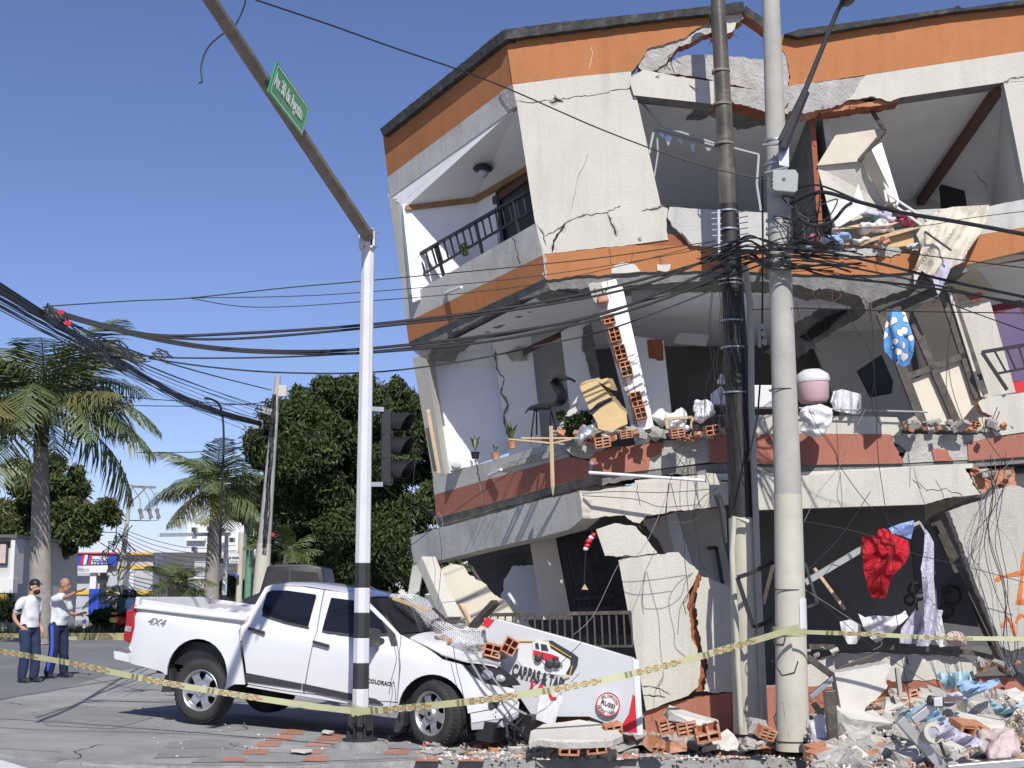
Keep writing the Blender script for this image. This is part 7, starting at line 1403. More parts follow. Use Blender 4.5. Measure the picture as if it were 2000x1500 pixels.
for pts, lab in (([(1076, 832), (1080, 968)], 'pale pointed wooden stake hanging in front of the red band'), ([(994, 858), (1078, 866)], 'thin wooden stick crossing the hanging stake, left one'), ([(1018, 856), (1130, 856)], 'thin wooden stick lying level behind the hanging stake'), ([(1078, 866), (1116, 858)], 'short stick tied to the hanging stake')):
    g = G(); (x0, y0), (x1, y1) = pts; L_ = abs(y1-y0)+abs(x1-x0) > 120 and y1 > 900; a, b = at(x0, y0, 18.0), at(x1, y1, 18.0)
    g.tube([a, a+(b-a)*.86, b], [.028, .028, .004] if y1 > 900 else [.013]*3, 6); tag(g.build('wooden_stick', 'wood'), lab, 'stick')
TV = thing('television', 'flat black television still on the wall of the second floor room', 'television', pp(1715, 770, 1.8)); pnl('screen', [(1674, 724), (1722, 692), (1745, 745), (1742, 768), (1700, 776)], 1.6, .06, 'black', TV, .01)
PT = thing('plastic_tub', 'pink plastic tub with a clear lid on the second floor edge', 'tub', pp(1590, 790, .1)); c = pp(1590, 788, .3)
g = G(); g.lathe(c, (-.05, 0, 1), [(0, 0), (.17, .01), (.205, .06), (.22, .3), (.21, .3), (.2, .08)], 28); g.build('tub_body', 'plastic_pink', PT, smooth=1); g = G(); g.lathe(c+V((-.012, 0, .28)), (-.05, 0, 1), [(.225, 0), (.235, .03), (.22, .1), (.12, .17), (0, .18)], 28); g.build('lid', 'plastic_white', PT, smooth=1)
cloth('plastic_sheet', 'pleated pale plastic sheet over a rod beside the pink tub', 'sheet', [(1628, 764), (1645, 760), (1682, 770), (1682, 806), (1676, 810), (1630, 802), (1622, 784)], 0, 'plastic_white', (1, .1), .045, 2.6, 4, plane=-.1)
bag('plastic_bag', 'large white plastic bag hanging beside the front pole', 'bag', [(1585, 808, 17.95, (.16, .1, .1)), (1592, 830, 17.95, (.17, .12, .14)), (1605, 815, 17.95, (.12, .1, .16)), (1575, 835, 17.95, (.1, .1, .1))], 'plastic_white', .018, wr=.05)
g = G(); g.tube([pp(1560, 797, -.15), pp(1812, 805, -.15)], .013, 8); tag(g.build('curtain_rod', 'box_grey', smooth=1), 'long grey rod running level from the pink tub to the right', 'rod')
cloth('patterned_cloth', 'blue cloth printed with white shells hanging on a wire', 'cloth', [(1738, 608), (1752, 606), (1768, 610), (1778, 640), (1786, 664), (1784, 690), (1776, 712), (1764, 716), (1744, 704), (1727, 685), (1726, 660), (1730, 632)], 17.4, 'cloth_shells', (1, -.1), .07, 6, 4, bulge=.12)
g = G(); g.prism([pp(1500, 752, .1), pp(1508, 752, .1), pp(1512, 795, .1), pp(1470, 795, .1), pp(1470, 752, .1)], NF*.2); tag(g.build('white_box', 'white', bevel=.008), 'white box behind the gap between the two poles on the second floor', 'box')
bag('plastic_bag', 'crumpled pinkish plastic bag left of the dark pole', 'bag', [(1378, 800, 18.3, (.12, .1, .12)), (1372, 815, 18.2, (.1, .1, .08)), (1365, 792, 18.3, (.07, .08, .1))], 'plastic_white', .016, wr=.05)
bag('plastic_bag', 'pale lilac bag behind the picture frame', 'bag', [(1290, 815, 18.7, (.12, .1, .1)), (1310, 820, 18.6, (.12, .1, .08)), (1330, 815, 18.6, (.1, .1, .12))], 'plastic_white', .016, wr=.05)
PFm = thing('picture_frame', 'pale wooden frame with crushed foil inside on the second floor edge', 'frame', at(1325, 830, 18.3)); g = G()
for a, b in (((1298, 818), (1352, 815)), ((1300, 818), (1304, 838)), ((1352, 815), (1350, 838))): g.bar(at(*a, 18.3), at(*b, 18.3), .035, .035)
g.build('frame', 'wood', PFm); bag('foil_sheet', 'crushed silver foil under the pale frame', 'foil', [(1322, 830, 18.35, (.12, .06, .07)), (1335, 838, 18.3, (.08, .06, .05))], 'foil', .014, wr=.04)
WC = thing('white_fittings', 'white broken appliance parts beside the dark pole on the second floor', 'appliance', at(1410, 790, 18.4))
g = G(); g.prism([at(*p, 18.4) for p in ((1390, 768), (1410, 752), (1418, 770), (1418, 790), (1390, 790))], V((0, .1, 0))); g.build('panel', 'white', WC, bevel=.006); g = G(); g.lathe(at(1410, 745, 18.4), (0, 0, 1), [(0, -.04), (.06, -.03), (.06, .02), (.03, .05), (.02, .1), (0, .1)], 14); g.build('cup', 'white', WC, smooth=1); g = G(); g.prism([at(*p, 18.35) for p in ((1389, 796), (1420, 796), (1420, 810), (1390, 810))], V((0, .2, 0))); g.build('dark_box', 'black', WC)
# --- ground floor cloths
cloth('red_cloth', 'bright red cloth hanging from a diagonal metal bar', 'cloth', [(1684, 1048), (1712, 1046), (1716, 1034), (1728, 1032), (1746, 1044), (1774, 1056), (1777, 1080), (1768, 1100), (1744, 1124), (1736, 1146), (1730, 1168), (1718, 1168), (1702, 1166), (1694, 1146), (1686, 1110)], 17.6, 'cloth_red', (.95, .55), .10, 6.5, 4, cr=.03, bulge=.15)
cloth('blue_cloth', 'blue cloth with white stars folded above the red cloth', 'cloth', [(1734, 1032), (1760, 1022), (1785, 1016), (1784, 1034), (1779, 1053), (1760, 1046), (1744, 1042)], 17.65, 'cloth_stars', (.3, 1), .04, 5, 4)
cloth('patterned_scarf', 'long grey scarf with small dots hanging right of the red cloth', 'scarf', [(1807, 1032), (1816, 1044), (1824, 1060), (1824, 1130), (1828, 1190), (1842, 1192), (1836, 1215), (1814, 1262), (1790, 1262), (1806, 1200), (1802, 1150), (1800, 1116), (1798, 1112), (1804, 1080)], 17.7, 'cloth_dots', (1, .1), .05, 4, 4)
cloth('white_sheet', 'white sheet sagging in a deep fold over the lower window rail', 'sheet', [(1676, 1198), (1690, 1206), (1704, 1202), (1740, 1204), (1758, 1200), (1768, 1192), (1774, 1205), (1752, 1226), (1740, 1238), (1712, 1256), (1700, 1246), (1688, 1228)], 17.9, 'cloth_white', (.5, 1), .07, 6, 4, bulge=.1)
cloth('white_sheet', 'smaller white cloth hanging left of the sagging sheet', 'sheet', [(1640, 1214), (1660, 1210), (1680, 1220), (1684, 1240), (1672, 1258), (1656, 1258), (1644, 1235)], 17.95, 'cloth_white', (1, .2), .06, 5, 4)
cloth('white_sheet', 'lilac tinted cloth hanging right behind the sagging sheet', 'sheet', [(1760, 1228), (1788, 1190), (1800, 1200), (1806, 1240), (1790, 1258), (1756, 1256)], 18.0, 'cloth_lilac', (1, .3), .06, 6, 4)
cloth('white_sheet', 'pale cloth and lace bunched behind the dotted scarf', 'sheet', [(1826, 1194), (1838, 1200), (1846, 1240), (1852, 1262), (1836, 1264), (1820, 1240)], 18.0, 'cloth_white', (1, .2), .05, 4, 4)
bag('cloth_bundle', 'pale bundle on the far right of the lower window sill', 'clothes', [(1865, 1246, 18, (.12, .1, .08)), (1878, 1254, 18, (.08, .1, .05))], 'cloth_pink', .02)
for a, b, w_, m, Y, lab in (((1572, 1138), (1700, 1062), .09, 'box_grey', 17.7, 'long grey metal bar carrying the red cloth'), ((1690, 1066), (1796, 1020), .05, 'box_grey', 17.8, 'thin upper end of the metal bar over the blue cloth'), ((1796, 1020), (1812, 1048), .03, 'box_grey', 17.8, 'short bent end of the metal bar'), ((1572, 1100), (1596, 1178), .04, 'plastic', 17.3, 'thin dark frame piece right of the front pole'), ((1596, 1178), (1576, 1186), .04, 'plastic', 17.3, 'short foot of the thin dark frame piece'), ((1590, 1110), (1650, 1190), .05, 'wood', 18.3, 'brown stick leaning in the dark ground floor room'), ((1490, 1180), (1510, 1100), .06, 'bronze', 17.9, 'dark bar between the two poles on the ground floor')):
    g = G(); g.bar(at(*a, Y), at(*b, Y), w_, w_*.8); tag(g.build('metal_bar', m), lab, 'bar')
SCR = thing('wrought_iron_scroll', 'black wrought iron scrollwork in the dark window right of the dotted scarf', 'ironwork', at(1840, 1180, 18.1)); g = G()
def spiral(c, r, a0, a1, Y): return [at(c[0]+r*(1-.55*i/20)*math.cos(math.radians(a0+(a1-a0)*i/20)), c[1]+r*(1-.55*i/20)*math.sin(math.radians(a0+(a1-a0)*i/20)), Y) for i in range(21)]
for c, r, a0, a1 in (((1860, 1165), 22, 200, 620), ((1852, 1195), 18, 90, 480), ((1790, 1150), 16, 100, 430), ((1776, 1170), 14, -60, 260)): g = G(); g.tube(spiral(c, r, a0, a1, 18.3), .022, 6); g.build('scroll', 'black_metal', SCR, smooth=1)
g = G(); g.prism([at(*p, 18.4) for p in ((1828, 1120), (1880, 1120), (1912, 1225), (1834, 1215))], V((0, .03, 0))); g.build('pane', 'dark_shop', SCR)
HC = thing('hanging_charm', 'small red and white knitted charm hanging on a cord in the ground floor doorway', 'charm', at(1150, 1150, 18.6)); g = G()
for x, y, r, m in ((1160, 1046, .045, 0), (1155, 1050, .04, 1), (1150, 1057, .045, 0), (1147, 1066, .04, 0), (1144, 1072, .035, 1)): g.ell(at(x, y, 18.6), (r, r*.8, r*.8), m)
g.build('charm_body', ['red', 'cloth_white'], HC, smooth=1); g = G(); g.tube([at(1144, 1074, 18.6), at(1142, 1112, 18.6), at(1141, 1142, 18.6)], .006, 5); g.tube([at(1155, 1030, 18.6), at(1157, 1044, 18.6)], .005, 5); g.build('cord', 'cable', HC); g = G(); g.prism([at(*p, 18.6) for p in ((1142, 1140), (1149, 1152), (1136, 1151))], V((0, .03, 0))); g.build('wooden_triangle', 'wood', HC)
g = G(); g.tube([onp(870, 573, S3(-.02)), onp(916, 568, S3(-.02))+V((-.1, -.25, 0))], .022, 8); tag(g.build('drain_pipe', 'white_paint', smooth=1), 'short white pipe sticking out of the third floor balcony band', 'pipe')
g = G(); g.tube([onp(954, 930, S2(-.03)), onp(986, 918, S2(-.03))+V((-.05, -.1, 0))], .022, 8); tag(g.build('drain_pipe', 'white_paint', smooth=1), 'short white pipe sticking out above the red balcony band', 'pipe')
HP = thing('hanging_plant', 'small trailing plant tied to the top balcony railing', 'plant', onp(906, 490, S3(.02))); crown([(onp(906, 482, S3(.02)), .06), (onp(908, 494, S3(.02)), .05)], 160, .03, 'foliage', ['leaf2', 'leaf', 'leaf_dry'], HP, 3)
# --- rubble
def chunk_mesh(sx, sy, sz, seed, m0, m1, name):
    random.seed(seed); bm = bmesh.new()
    for i in range(16): bm.verts.new((R(-.5, .5)*sx, R(-.5, .5)*sy, R(-.5, .5)*sz))
    for a in (-1, 1):
        for b in (-1, 1): bm.verts.new((a*sx*R(.3, .5), b*sy*R(.3, .5), sz*.5*R(.8, 1))); bm.verts.new((a*sx*R(.3, .5), b*sy*R(.3, .5), -sz*.5))
    r = bmesh.ops.convex_hull(bm, input=bm.verts); bmesh.ops.delete(bm, geom=[v_ for v_ in bm.verts if not v_.link_faces], context='VERTS')
    bmesh.ops.dissolve_limit(bm, angle_limit=.35, verts=bm.verts, edges=bm.edges); bmesh.ops.triangulate(bm, faces=bm.faces)
    bmesh.ops.subdivide_edges(bm, edges=bm.edges, cuts=1)
    for v_ in bm.verts: v_.co += V((noise.noise(v_.co*11), noise.noise(v_.co*11+V((3, 0, 0))), noise.noise(v_.co*11+V((0, 7, 0)))))*.022
    me = bpy.data.meshes.new(name); bm.normal_update(); bm.to_mesh(me)
    me.materials.append(MT[m0]); me.materials.append(MT[m1])
    for p in me.polygons: p.material_index = 0 if p.normal.z > .75 else 1
    bm.free(); return me
KM = {'plaster': [chunk_mesh(.42, .34, .12, s, 'plaster', 'mortar', 'm') for s in (1, 2, 3)], 'concrete': [chunk_mesh(.34, .28, .18, s, 'concrete', 'mortar', 'm') for s in (4, 5, 6)], 'brick': [chunk_mesh(.26, .2, .12, s, 'brick', 'brick', 'm') for s in (7, 8)], 'slab': [chunk_mesh(.6, .4, .1, s, 'stucco', 'concrete', 'm') for s in (9, 10)]}
def bmesh_frag(seed, n):
    random.seed(seed); g = G(); hbrick((0, 0, 0), (V((1, 0, 0)), V((0, 1, 0)), V((0, 0, 1))), (.3, .24, .2), 2, 2 if n < 2 else 3, build=False, g=g)
    g.v = [V((p.x, p.y*(1 if p.y > 0 else 1-.35*noise.noise(p*9)), p.z))+V((noise.noise(p*14), 0, noise.noise(p*14+V((4, 0, 0)))))*.012 for p in g.v]
    if n == 1: keep = [i for i, f in enumerate(g.f) if sum(g.v[k].z for k in f)/len(f) < .07]; g.f = [g.f[i] for i in keep]; g.m = [g.m[i] for i in keep]
    me = bpy.data.meshes.new('m'); me.from_pydata([tuple(p) for p in g.v], [], g.f); me.polygons.foreach_set('material_index', g.m); me.materials.append(MT['brick']); me.materials.append(MT['brick_dark']); return me
KM['hollow'] = [bmesh_frag(1, 0), bmesh_frag(2, 1), bmesh_frag(3, 2)]
LB = {'plaster': ('plaster_fragment', 'white plaster fragment'), 'concrete': ('concrete_fragment', 'grey concrete lump'), 'brick': ('brick_fragment', 'orange brick piece'), 'hollow': ('hollow_brick', 'orange hollow brick'), 'slab': ('wall_fragment', 'flat cream slab')}
NB = []
def rub(kind, p, sc_=1, rot=None, where='', grp='', label=None):
    me = random.choice(KM[kind]); sz = 'small ' if sc_ < .38 else 'large ' if sc_ > .6 else ''; o = bpy.data.objects.new(LB[kind][0], me); C.objects.link(o); OFF[o.name] = V(p); o.location = p; s = sc_*R(.85, 1.15); o.scale = (s, s, s)
    o.rotation_euler = rot or (R(-.5, .5), R(-.5, .5), R(0, 6.28)) if kind != 'hollow' else (rot or (R(-.4, .4), R(-.5, .5), R(-.5, .6)))
    tag(o, label or (sz+LB[kind][1]+' '+where), 'rubble', sz+kind+' pieces '+grp if not label else None); return o
random.seed(77)
# mound on the right
def mound(px, py):
    t = (py-1350)/150; return 18.0-3.0*t
g = G(); g.sheet([(1570, 1470), (1600, 1420), (1660, 1400), (1740, 1372), (1850, 1352), (1950, 1340), (2100, 1340), (2100, 1520), (1640, 1512), (1590, 1492)], 7, lambda x, y: at(x, y, mound(x, y)+noise.noise(V((x*.06, y*.07, 0)))*.35+noise.noise(V((x*.2, y*.2, 0)))*.12+.15)); tag(g.build('rubble', 'concrete', smooth=0), 'bed of fine grey mortar rubble under the larger pieces of the heap', 'rubble', kind='stuff')
def zone(x, y): return ('by the steel post' if x < 1700 else 'left of the winch arm' if x < 1790 else 'around the pulley' if x < 1880 else 'under the striped cloth' if x < 1940 else 'at the right edge')+(' at the foot of the heap' if y > 1450 else ' in the middle of the heap' if y > 1400 else ' high on the heap')
for i in range(270):
    x = R(1590, 2040); lo = 1350+max(0, (1760-x))*.28; y = lo+(1500-lo)*R(0.02, 1); k = random.choices(['plaster', 'concrete', 'brick', 'hollow', 'slab'], [24, 38, 20, 9, 8])[0]; z_ = zone(x, y)
    rub(k, at(x, y, mound(x, y)-R(0, .1)), R(.32, .52)*random.choice((1, 1.2, 1.5, 1.9)), None, z_, z_)
for k, x, y, s, lab in (('hollow', 1742, 1352, 1, 'orange hollow brick with six cells high on the rubble heap'), ('slab', 1912, 1412, 1.15, 'broad cream wall slab lying flat in the middle of the rubble heap'), ('hollow', 1888, 1430, 1, 'hollow brick row showing under the broad cream slab'), ('concrete', 1902, 1380, 1.2, 'big grey concrete lump behind the broad cream slab'), ('plaster', 1772, 1480, .7, 'bright white plaster flake at the bottom of the rubble heap'), ('plaster', 1680, 1408, 1.6, 'large pale plaster block near the steel post')): rub(k, at(x, y, mound(x, y)-.3), s, (.3, .1, .3), label=lab)
g = G(); P = [at(*p, 16.6) for p in jag([(1630, 1314, 1), (1700, 1302, 2), (1738, 1296, 2), (1736, 1312, 2), (1728, 1326, 2), (1734, 1340, 2), (1712, 1366, 3), (1690, 1384, 3), (1680, 1410, 3), (1656, 1418, 2), (1646, 1400)])]; g.prism(P, V((-.02, .18, .02)), 0, 1); tag(g.build('wall_fragment', ['plaster', 'concrete']), 'large white wall panel leaning upright on the left of the rubble heap', 'wall fragment')
g = G(); P = [at(*p, 15.9) for p in jag([(1646, 1448, 2), (1668, 1446, 2), (1700, 1470, 2), (1704, 1488, 2), (1690, 1492), (1660, 1478, 2)])]; g.prism(P, V((0, .12, .04)), 0, 1); tag(g.build('wall_fragment', ['grey_wall', 'concrete']), 'grey rounded wall shard at the foot of the steel post', 'wall fragment')
for pts, m, w_, Y, lab in (([(1575, 1282), (1632, 1324)], 'bronze', .1, 16.9, 'brown metal profile slanting from the front pole to the wall panel'), ([(1636, 1308), (1708, 1280)], 'bronze', .07, 16.8, 'brown metal profile rising to the right above the wall panel'), ([(1582, 1362), (1630, 1322)], 'steel', .08, 16.7, 'grey flat strip crossing below the brown profile'), ([(1752, 1304), (1758, 1356)], 'pole_concrete', .07, 17.2, 'short upright stub behind the rubble heap'), ([(1590, 1374), (1612, 1408)], 'black_metal', .09, 16.6, 'black bar at the left edge of the heap'), ([(1985, 1318), (2010, 1340)], 'black', .12, 16.6, 'black block at the right edge above the heap')):
    g = G(); g.bar(at(*pts[0], Y), at(*pts[1], Y), w_, w_*.7); tag(g.build('metal_profile', m, bevel=.004), lab, 'bar')
WN = thing('winch_frame', 'aluminium winch arm with a pulley wheel lying on the rubble heap', 'winch', at(1830, 1450, 15.0))
def wb(nm, a, b, w_, h, m, Y=14.9, bv=.006): g = G(); g.bar(at(*a, Y), at(*b, Y), w_, h); return g.build(nm, m, WN, bevel=bv)
wb('long_arm', (1756, 1404), (1848, 1508), .12, .1, 'alu'); wb('short_arm', (1782, 1408), (1826, 1374), .1, .08, 'alu', 14.85); wb('lower_arm', (1850, 1502), (2040, 1486), .1, .08, 'alu', 14.6); wb('handle', (1833, 1442), (1846, 1478), .03, .03, 'black', 14.75)
g = G(); g.bar(at(1812, 1366, 14.8), at(1842, 1374, 14.8), .14, .1); g.build('end_cap', 'plastic', WN, bevel=.03); g = G(); g.box(at(1832, 1371, 14.7), (.09, .03, .09)); g.build('socket', 'sign_white', WN, bevel=.01)
g = G(); g.lathe(at(1820, 1432, 14.75), (.2, -1, .2), [(0, .03), (.06, .03), (.062, .045), (.105, .045), (.105, .0), (.06, .0), (.0, .0)], 24, mids=[0, 0, 1, 1, 1, 0]); g.build('pulley', ['alu', 'pole_cream'], WN, smooth=40); g = G(); g.prism([at(*p, 14.82) for p in ((1792, 1418), (1812, 1412), (1832, 1434), (1816, 1448), (1804, 1440))], V((0, .04, 0))); g.build('bracket', 'alu', WN)
cl_ = [('cloth_sky', [(1826, 1310), (1845, 1316), (1870, 1312), (1892, 1310), (1902, 1336), (1870, 1346), (1845, 1346), (1836, 1330)], 17.3, (1, .1), 'pale blue cloth draped on the wall behind the rubble heap'), ('cloth_blue', [(1868, 1334), (1890, 1328), (1920, 1332), (1950, 1324), (1955, 1334), (1920, 1352), (1904, 1358), (1884, 1368), (1876, 1350)], 16.9, (.4, 1), 'white and blue cloth crumpled at the top of the rubble heap'),
 ('cloth_lilac', [(1828, 1362), (1850, 1356), (1872, 1350), (1890, 1364), (1850, 1372)], 16.6, (.5, 1), 'purple grey cloth near the winch end cap'), ('cloth_sky', [(1750, 1396), (1780, 1384), (1816, 1370), (1834, 1386), (1842, 1400), (1856, 1412), (1850, 1420), (1820, 1408), (1800, 1412), (1770, 1406)], 15.6, (.6, 1), 'light blue cloth spread under the winch arm'), ('cloth_sky', [(1928, 1364), (1950, 1376), (1978, 1384), (2000, 1366), (2010, 1390), (1970, 1404), (1944, 1396)], 16.0, (.3, 1), 'light blue cloth sagging at the right of the rubble heap'),
 ('cloth_cream', [(1960, 1416), (1985, 1386), (2010, 1370), (2040, 1380), (2040, 1440), (2000, 1440), (1980, 1428)], 15.6, (1, .6), 'cream and yellow bedding at the right edge of the heap'), ('cloth_lilac', [(1822, 1406), (1850, 1412), (1880, 1430), (1912, 1442), (1924, 1454), (1890, 1462), (1860, 1448), (1830, 1440), (1834, 1424)], 15.2, (.6, 1), 'white and lilac striped cloth right of the pulley')]
for m, out, Y, f, lab in cl_: cloth('crumpled_cloth', lab, 'cloth', out, Y-.35, m, f, .08, 5, 4, cr=.08, bulge=.12, seed=len(lab))
bag('cloth_bundle', 'large pinkish cloth bundle at the bottom right of the rubble heap', 'clothes', [(1945, 1452, 15.0, (.16, .15, .13)), (1962, 1458, 14.9, (.16, .15, .13)), (1950, 1470, 14.8, (.12, .12, .09)), (1930, 1440, 15.1, (.1, .1, .08))], 'cloth_pink', .018, wr=.06)
bag('plastic_sack', 'white plastic sack at the foot of the front pole', 'sack', [(1598, 1430, 16.0, (.1, .1, .14)), (1610, 1450, 15.95, (.1, .1, .12)), (1602, 1410, 16.0, (.06, .06, .1))], 'cloth_white', .016, wr=.04)
g = G(); g.tube(spline([at(1660, 1485, 15.2), at(1690, 1492, 15.1), at(1730, 1490, 15.0), at(1740, 1500, 14.9)], 5), .012, 6); tag(g.build('bent_rod', 'steel', smooth=1), 'thin bent rod at the bottom of the rubble heap', 'rod')
# kerbside rubble
random.seed(88)
g = G(); g.prism([at(*p) for p in ((1032, 1450, 15.25), (1046, 1443, 15.3), (1098, 1450, 15.2), (1150, 1448, 15.2), (1196, 1446, 15.2), (1216, 1436, 15.5), (1206, 1424, 15.9), (1180, 1414, 16.2), (1132, 1405, 16.35), (1100, 1410, 16.3), (1060, 1414, 16.2), (1036, 1428, 15.8))], V((.01, .0, -.07)), 0, 1); tag(g.build('wall_fragment', ['plaster', 'mortar'], bevel=.008), 'large white plastered slab lying under the signboard', 'rubble')
for (k, x, y, Y, s, rot, lab) in (('hollow', 1110, 1461, 15.3, .62, (0, .05, .1), 'hollow brick under the left half of the large white slab'), ('hollow', 1166, 1458, 15.3, .62, (0, -.1, -.1), 'hollow brick under the right end of the large white slab'),
    ('hollow', 1302, 1415, 16.3, .85, (.1, -.25, .1), 'leftmost hollow brick of the tilted row by the red wall base'), ('hollow', 1340, 1422, 16.2, .85, (.1, -.2, 0), 'middle hollow brick in the tilted row by the red wall base'), ('hollow', 1380, 1430, 16.1, .85, (.1, -.2, 0), 'rightmost hollow brick in the tilted row by the red wall base'), ('slab', 1348, 1404, 16.35, 1.25, (.15, .25, .1), 'mortar slab lying on the tilted row of hollow bricks'),
    ('concrete', 1478, 1418, 16.2, .7, (.2, .2, 0), 'dark edged concrete lump between the two poles'), ('hollow', 1494, 1430, 16.1, .7, (.3, .3, .4), 'small hollow brick lump between the two poles'), ('hollow', 1278, 1452, 15.7, .7, (.5, .2, .8), 'hollow brick piece on end left of the tilted row'), ('brick', 1320, 1458, 15.5, 1, (0, 0, .3), 'flat orange brick piece in front of the tilted row'), ('hollow', 1196, 1424, 15.9, .7, (.2, -.2, .2), 'hollow brick corner at the right end of the large slab')):
    rub(k, at(x, y, Y), s, rot, label=lab)
kz = lambda x: 'on the kerb '+('below the front wheel' if x < 920 else 'below the nose of the pickup' if x < 1040 else 'below the signboard' if x < 1230 else 'below the tilted brick row' if x < 1420 else 'at the foot of the two poles')
for i in range(120):
    x = R(830, 1600); y = random.choice([R(1446, 1476), R(1452, 1470)]); p = gnd(x, y, .03); k = random.choices(['plaster', 'concrete', 'brick', 'hollow'], [45, 30, 20, 5])[0]; rub(k, p, R(.2, .6)*(.8 if x < 1000 else 1), (R(-.3, .3), R(-.3, .3), R(0, 6.3)), kz(x), kz(x))
for i in range(22):
    x = R(1210, 1600); p = gnd(x, R(1440, 1462), .1); rub(random.choice(['plaster', 'concrete', 'brick']), p, R(.4, .8), None, kz(x), kz(x))
g = G(); g.sheet([(1180, 1462), (1220, 1440), (1300, 1428), (1460, 1432), (1600, 1440), (1640, 1478), (1400, 1478), (1200, 1474)], 7, lambda x, y: (lambda q: V((q.x, q.y, gz(q.x)+.02+.12*max(0, noise.noise(q*1.7)+.35)+.04*noise.noise(q*7))))(gnd(x, y))); tag(g.build('rubble', 'mortar'), 'low bank of grey mortar dust and grit along the red wall base', 'rubble', kind='stuff')
# fine debris
g = G(); random.seed(99)
for i in range(2600):
    u = R(0, 1); x = R(300, 2000) if u < .25 else R(820, 1720); y = R(1410, 1482) if u < .25 else R(1448, 1484); 
    if x < 700 and R(0, 1) < .6: continue
    q = gnd(x, y, .008); s = R(.008, .035)*(1.5 if R(0, 1) < .08 else 1)*(.6 if x < 800 else 1); a = R(0, 6.3); m = random.choices([0, 1, 2], [5, 4, 2])[0]
    P = [q+V((math.cos(a+k*2.1)*s*R(.6, 1.2), math.sin(a+k*2.1)*s*R(.6, 1.2), 0)) for k in range(3)]; g.add(P+[q+V((0, 0, s*R(.3, .9)))], [(0, 1, 3), (1, 2, 3), (2, 0, 3)], m)
for i in range(3400):
    x = R(1575, 2030); lo = 1352+max(0, (1760-x))*.3; y = lo+(1505-lo)*R(0, 1); q = at(x, y, mound(x, y)+noise.noise(V((x*.06, y*.07, 0)))*.35+noise.noise(V((x*.2, y*.2, 0)))*.12-R(-.2, .13)); s = R(.01, .04); n_ = V((R(-1, 1), R(-1, .2), R(0, 1))).normalized(); a_ = n_.orthogonal(); b_ = n_.cross(a_)
    P = [q+(a_*math.cos(k*2.1+i)+b_*math.sin(k*2.1+i))*s*R(.6, 1.2) for k in range(3)]; g.add(P+[q+n_*s*R(.4, 1)], [(0, 1, 3), (1, 2, 3), (2, 0, 3)], random.choices([0, 1, 2], [4, 7, 2])[0])
tag(g.build('debris', ['plaster', 'mortar', 'brick']), 'fine scattered crumbs of plaster and brick on the sidewalk', 'debris', kind='stuff')
for x, y, w_, lab in ((590, 1470, .22, 'white torn plaster flake on the red sidewalk tiles'), (640, 1434, .16, 'orange and white brick flake left of the mast foot')): g = G(); q = gnd(x, y, .02); g.prism([q+V((math.cos(a)*w_*R(.4, .8), math.sin(a)*w_*R(.4, .8), R(0, .03))) for a in (0, 1, 2, 3, 4, 5)], V((0, 0, .015))); tag(g.build('plaster_fragment', 'plaster'), lab, 'rubble')
g = G(); g.prism([gnd(*p, .03) for p in ((755, 1440), (790, 1428), (800, 1424), (796, 1432), (762, 1446))], V((0, 0, .03))); tag(g.build('rubber_strip', 'black'), 'black rubber strip between the mast and the front wheel', 'strip')
# rubble on upper floors
for (x0, x1, y, n, Y, where, sc_) in ((1084, 1420, 852, 70, 18.35, 'spilling over the second floor edge', .62), (1760, 1960, 832, 50, 18.2, 'lying on the right end of the second floor edge', .55), (1232, 1345, 468, 9, 18.6, 'in the gap above the orange band', .35), (1900, 1985, 925, 12, 18.4, 'in the hole at the right end of the lintel', .45), (1560, 1790, 478, 14, 18.3, 'on the broken top floor edge', .4), (1905, 1990, 1300, 16, 17.8, 'at the foot of the leaning graffiti wall', .6), (1575, 1640, 1272, 7, 18.2, 'on the lower window sill', .3), (800, 960, 1255, 0, 16.5, '', .3)):
    for i in range(n):
        x = R(x0, x1); k = random.choices(['plaster', 'concrete', 'brick', 'hollow'], [4, 5, 5, .8])[0]; dy = (x-x0)*-.03 if where.startswith('spill') else 0; rub(k, at(x, y+dy+R(-9, 9), Y+R(-.15, .3)), R(.35, .9)*sc_, None, where, where)
for (x, y, s, lab) in ((1222, 848, .6, 'open hollow brick under the foot of the brick column'), (1390, 840, .6, 'open hollow brick left of the dark pole on the red band'), (1175, 864, .62, 'open hollow brick under the cardboard box'), (1322, 846, .6, 'small hollow brick under the pale frame')): rub('hollow', at(x, y, 18.15), s, (.1, -.15, .1), label=lab)
for i in range(15):
    x = R(850, 985); y = 1235+(x-840)*.3+R(-5, 8); rub(random.choice(['plaster', 'concrete', 'brick', 'plaster']), Tp(x, y, R(-.9, -.25)), R(.12, .3), None, 'on the crushed bonnet of the pickup', 'bonnet')
random.seed(140)
for (x, y, dx, dy, n_) in ((1300, 104, 30, 6, 3), (1400, 66, 26, 10, 3), (1300, 150, 60, 6, 3), (1520, 190, 20, 18, 3), (1650, 206, 50, 4, 3), (1700, 590, 30, 10, 4), (1600, 566, 60, 6, 4), (1800, 545, 20, 10, 3), (1250, 1012, 40, 6, 3), (1360, 1180, 8, 40, 4), (1940, 800, 12, 12, 3), (1950, 940, 30, 10, 3), (1190, 560, 20, 8, 3), (1340, 450, 12, 10, 3)):
    for k in range(n_):
        a = pp(x+R(-dx, dx), y+R(-dy, dy), .06); g = G(); g.tube(spline([a, a+V((R(-.06, .06), R(-.12, -.03), R(-.12, .02))), a+V((R(-.15, .15), R(-.16, -.06), R(-.3, -.03)))], 4), .006, 5); g.build('rebar', 'rebar', BL, smooth=1)
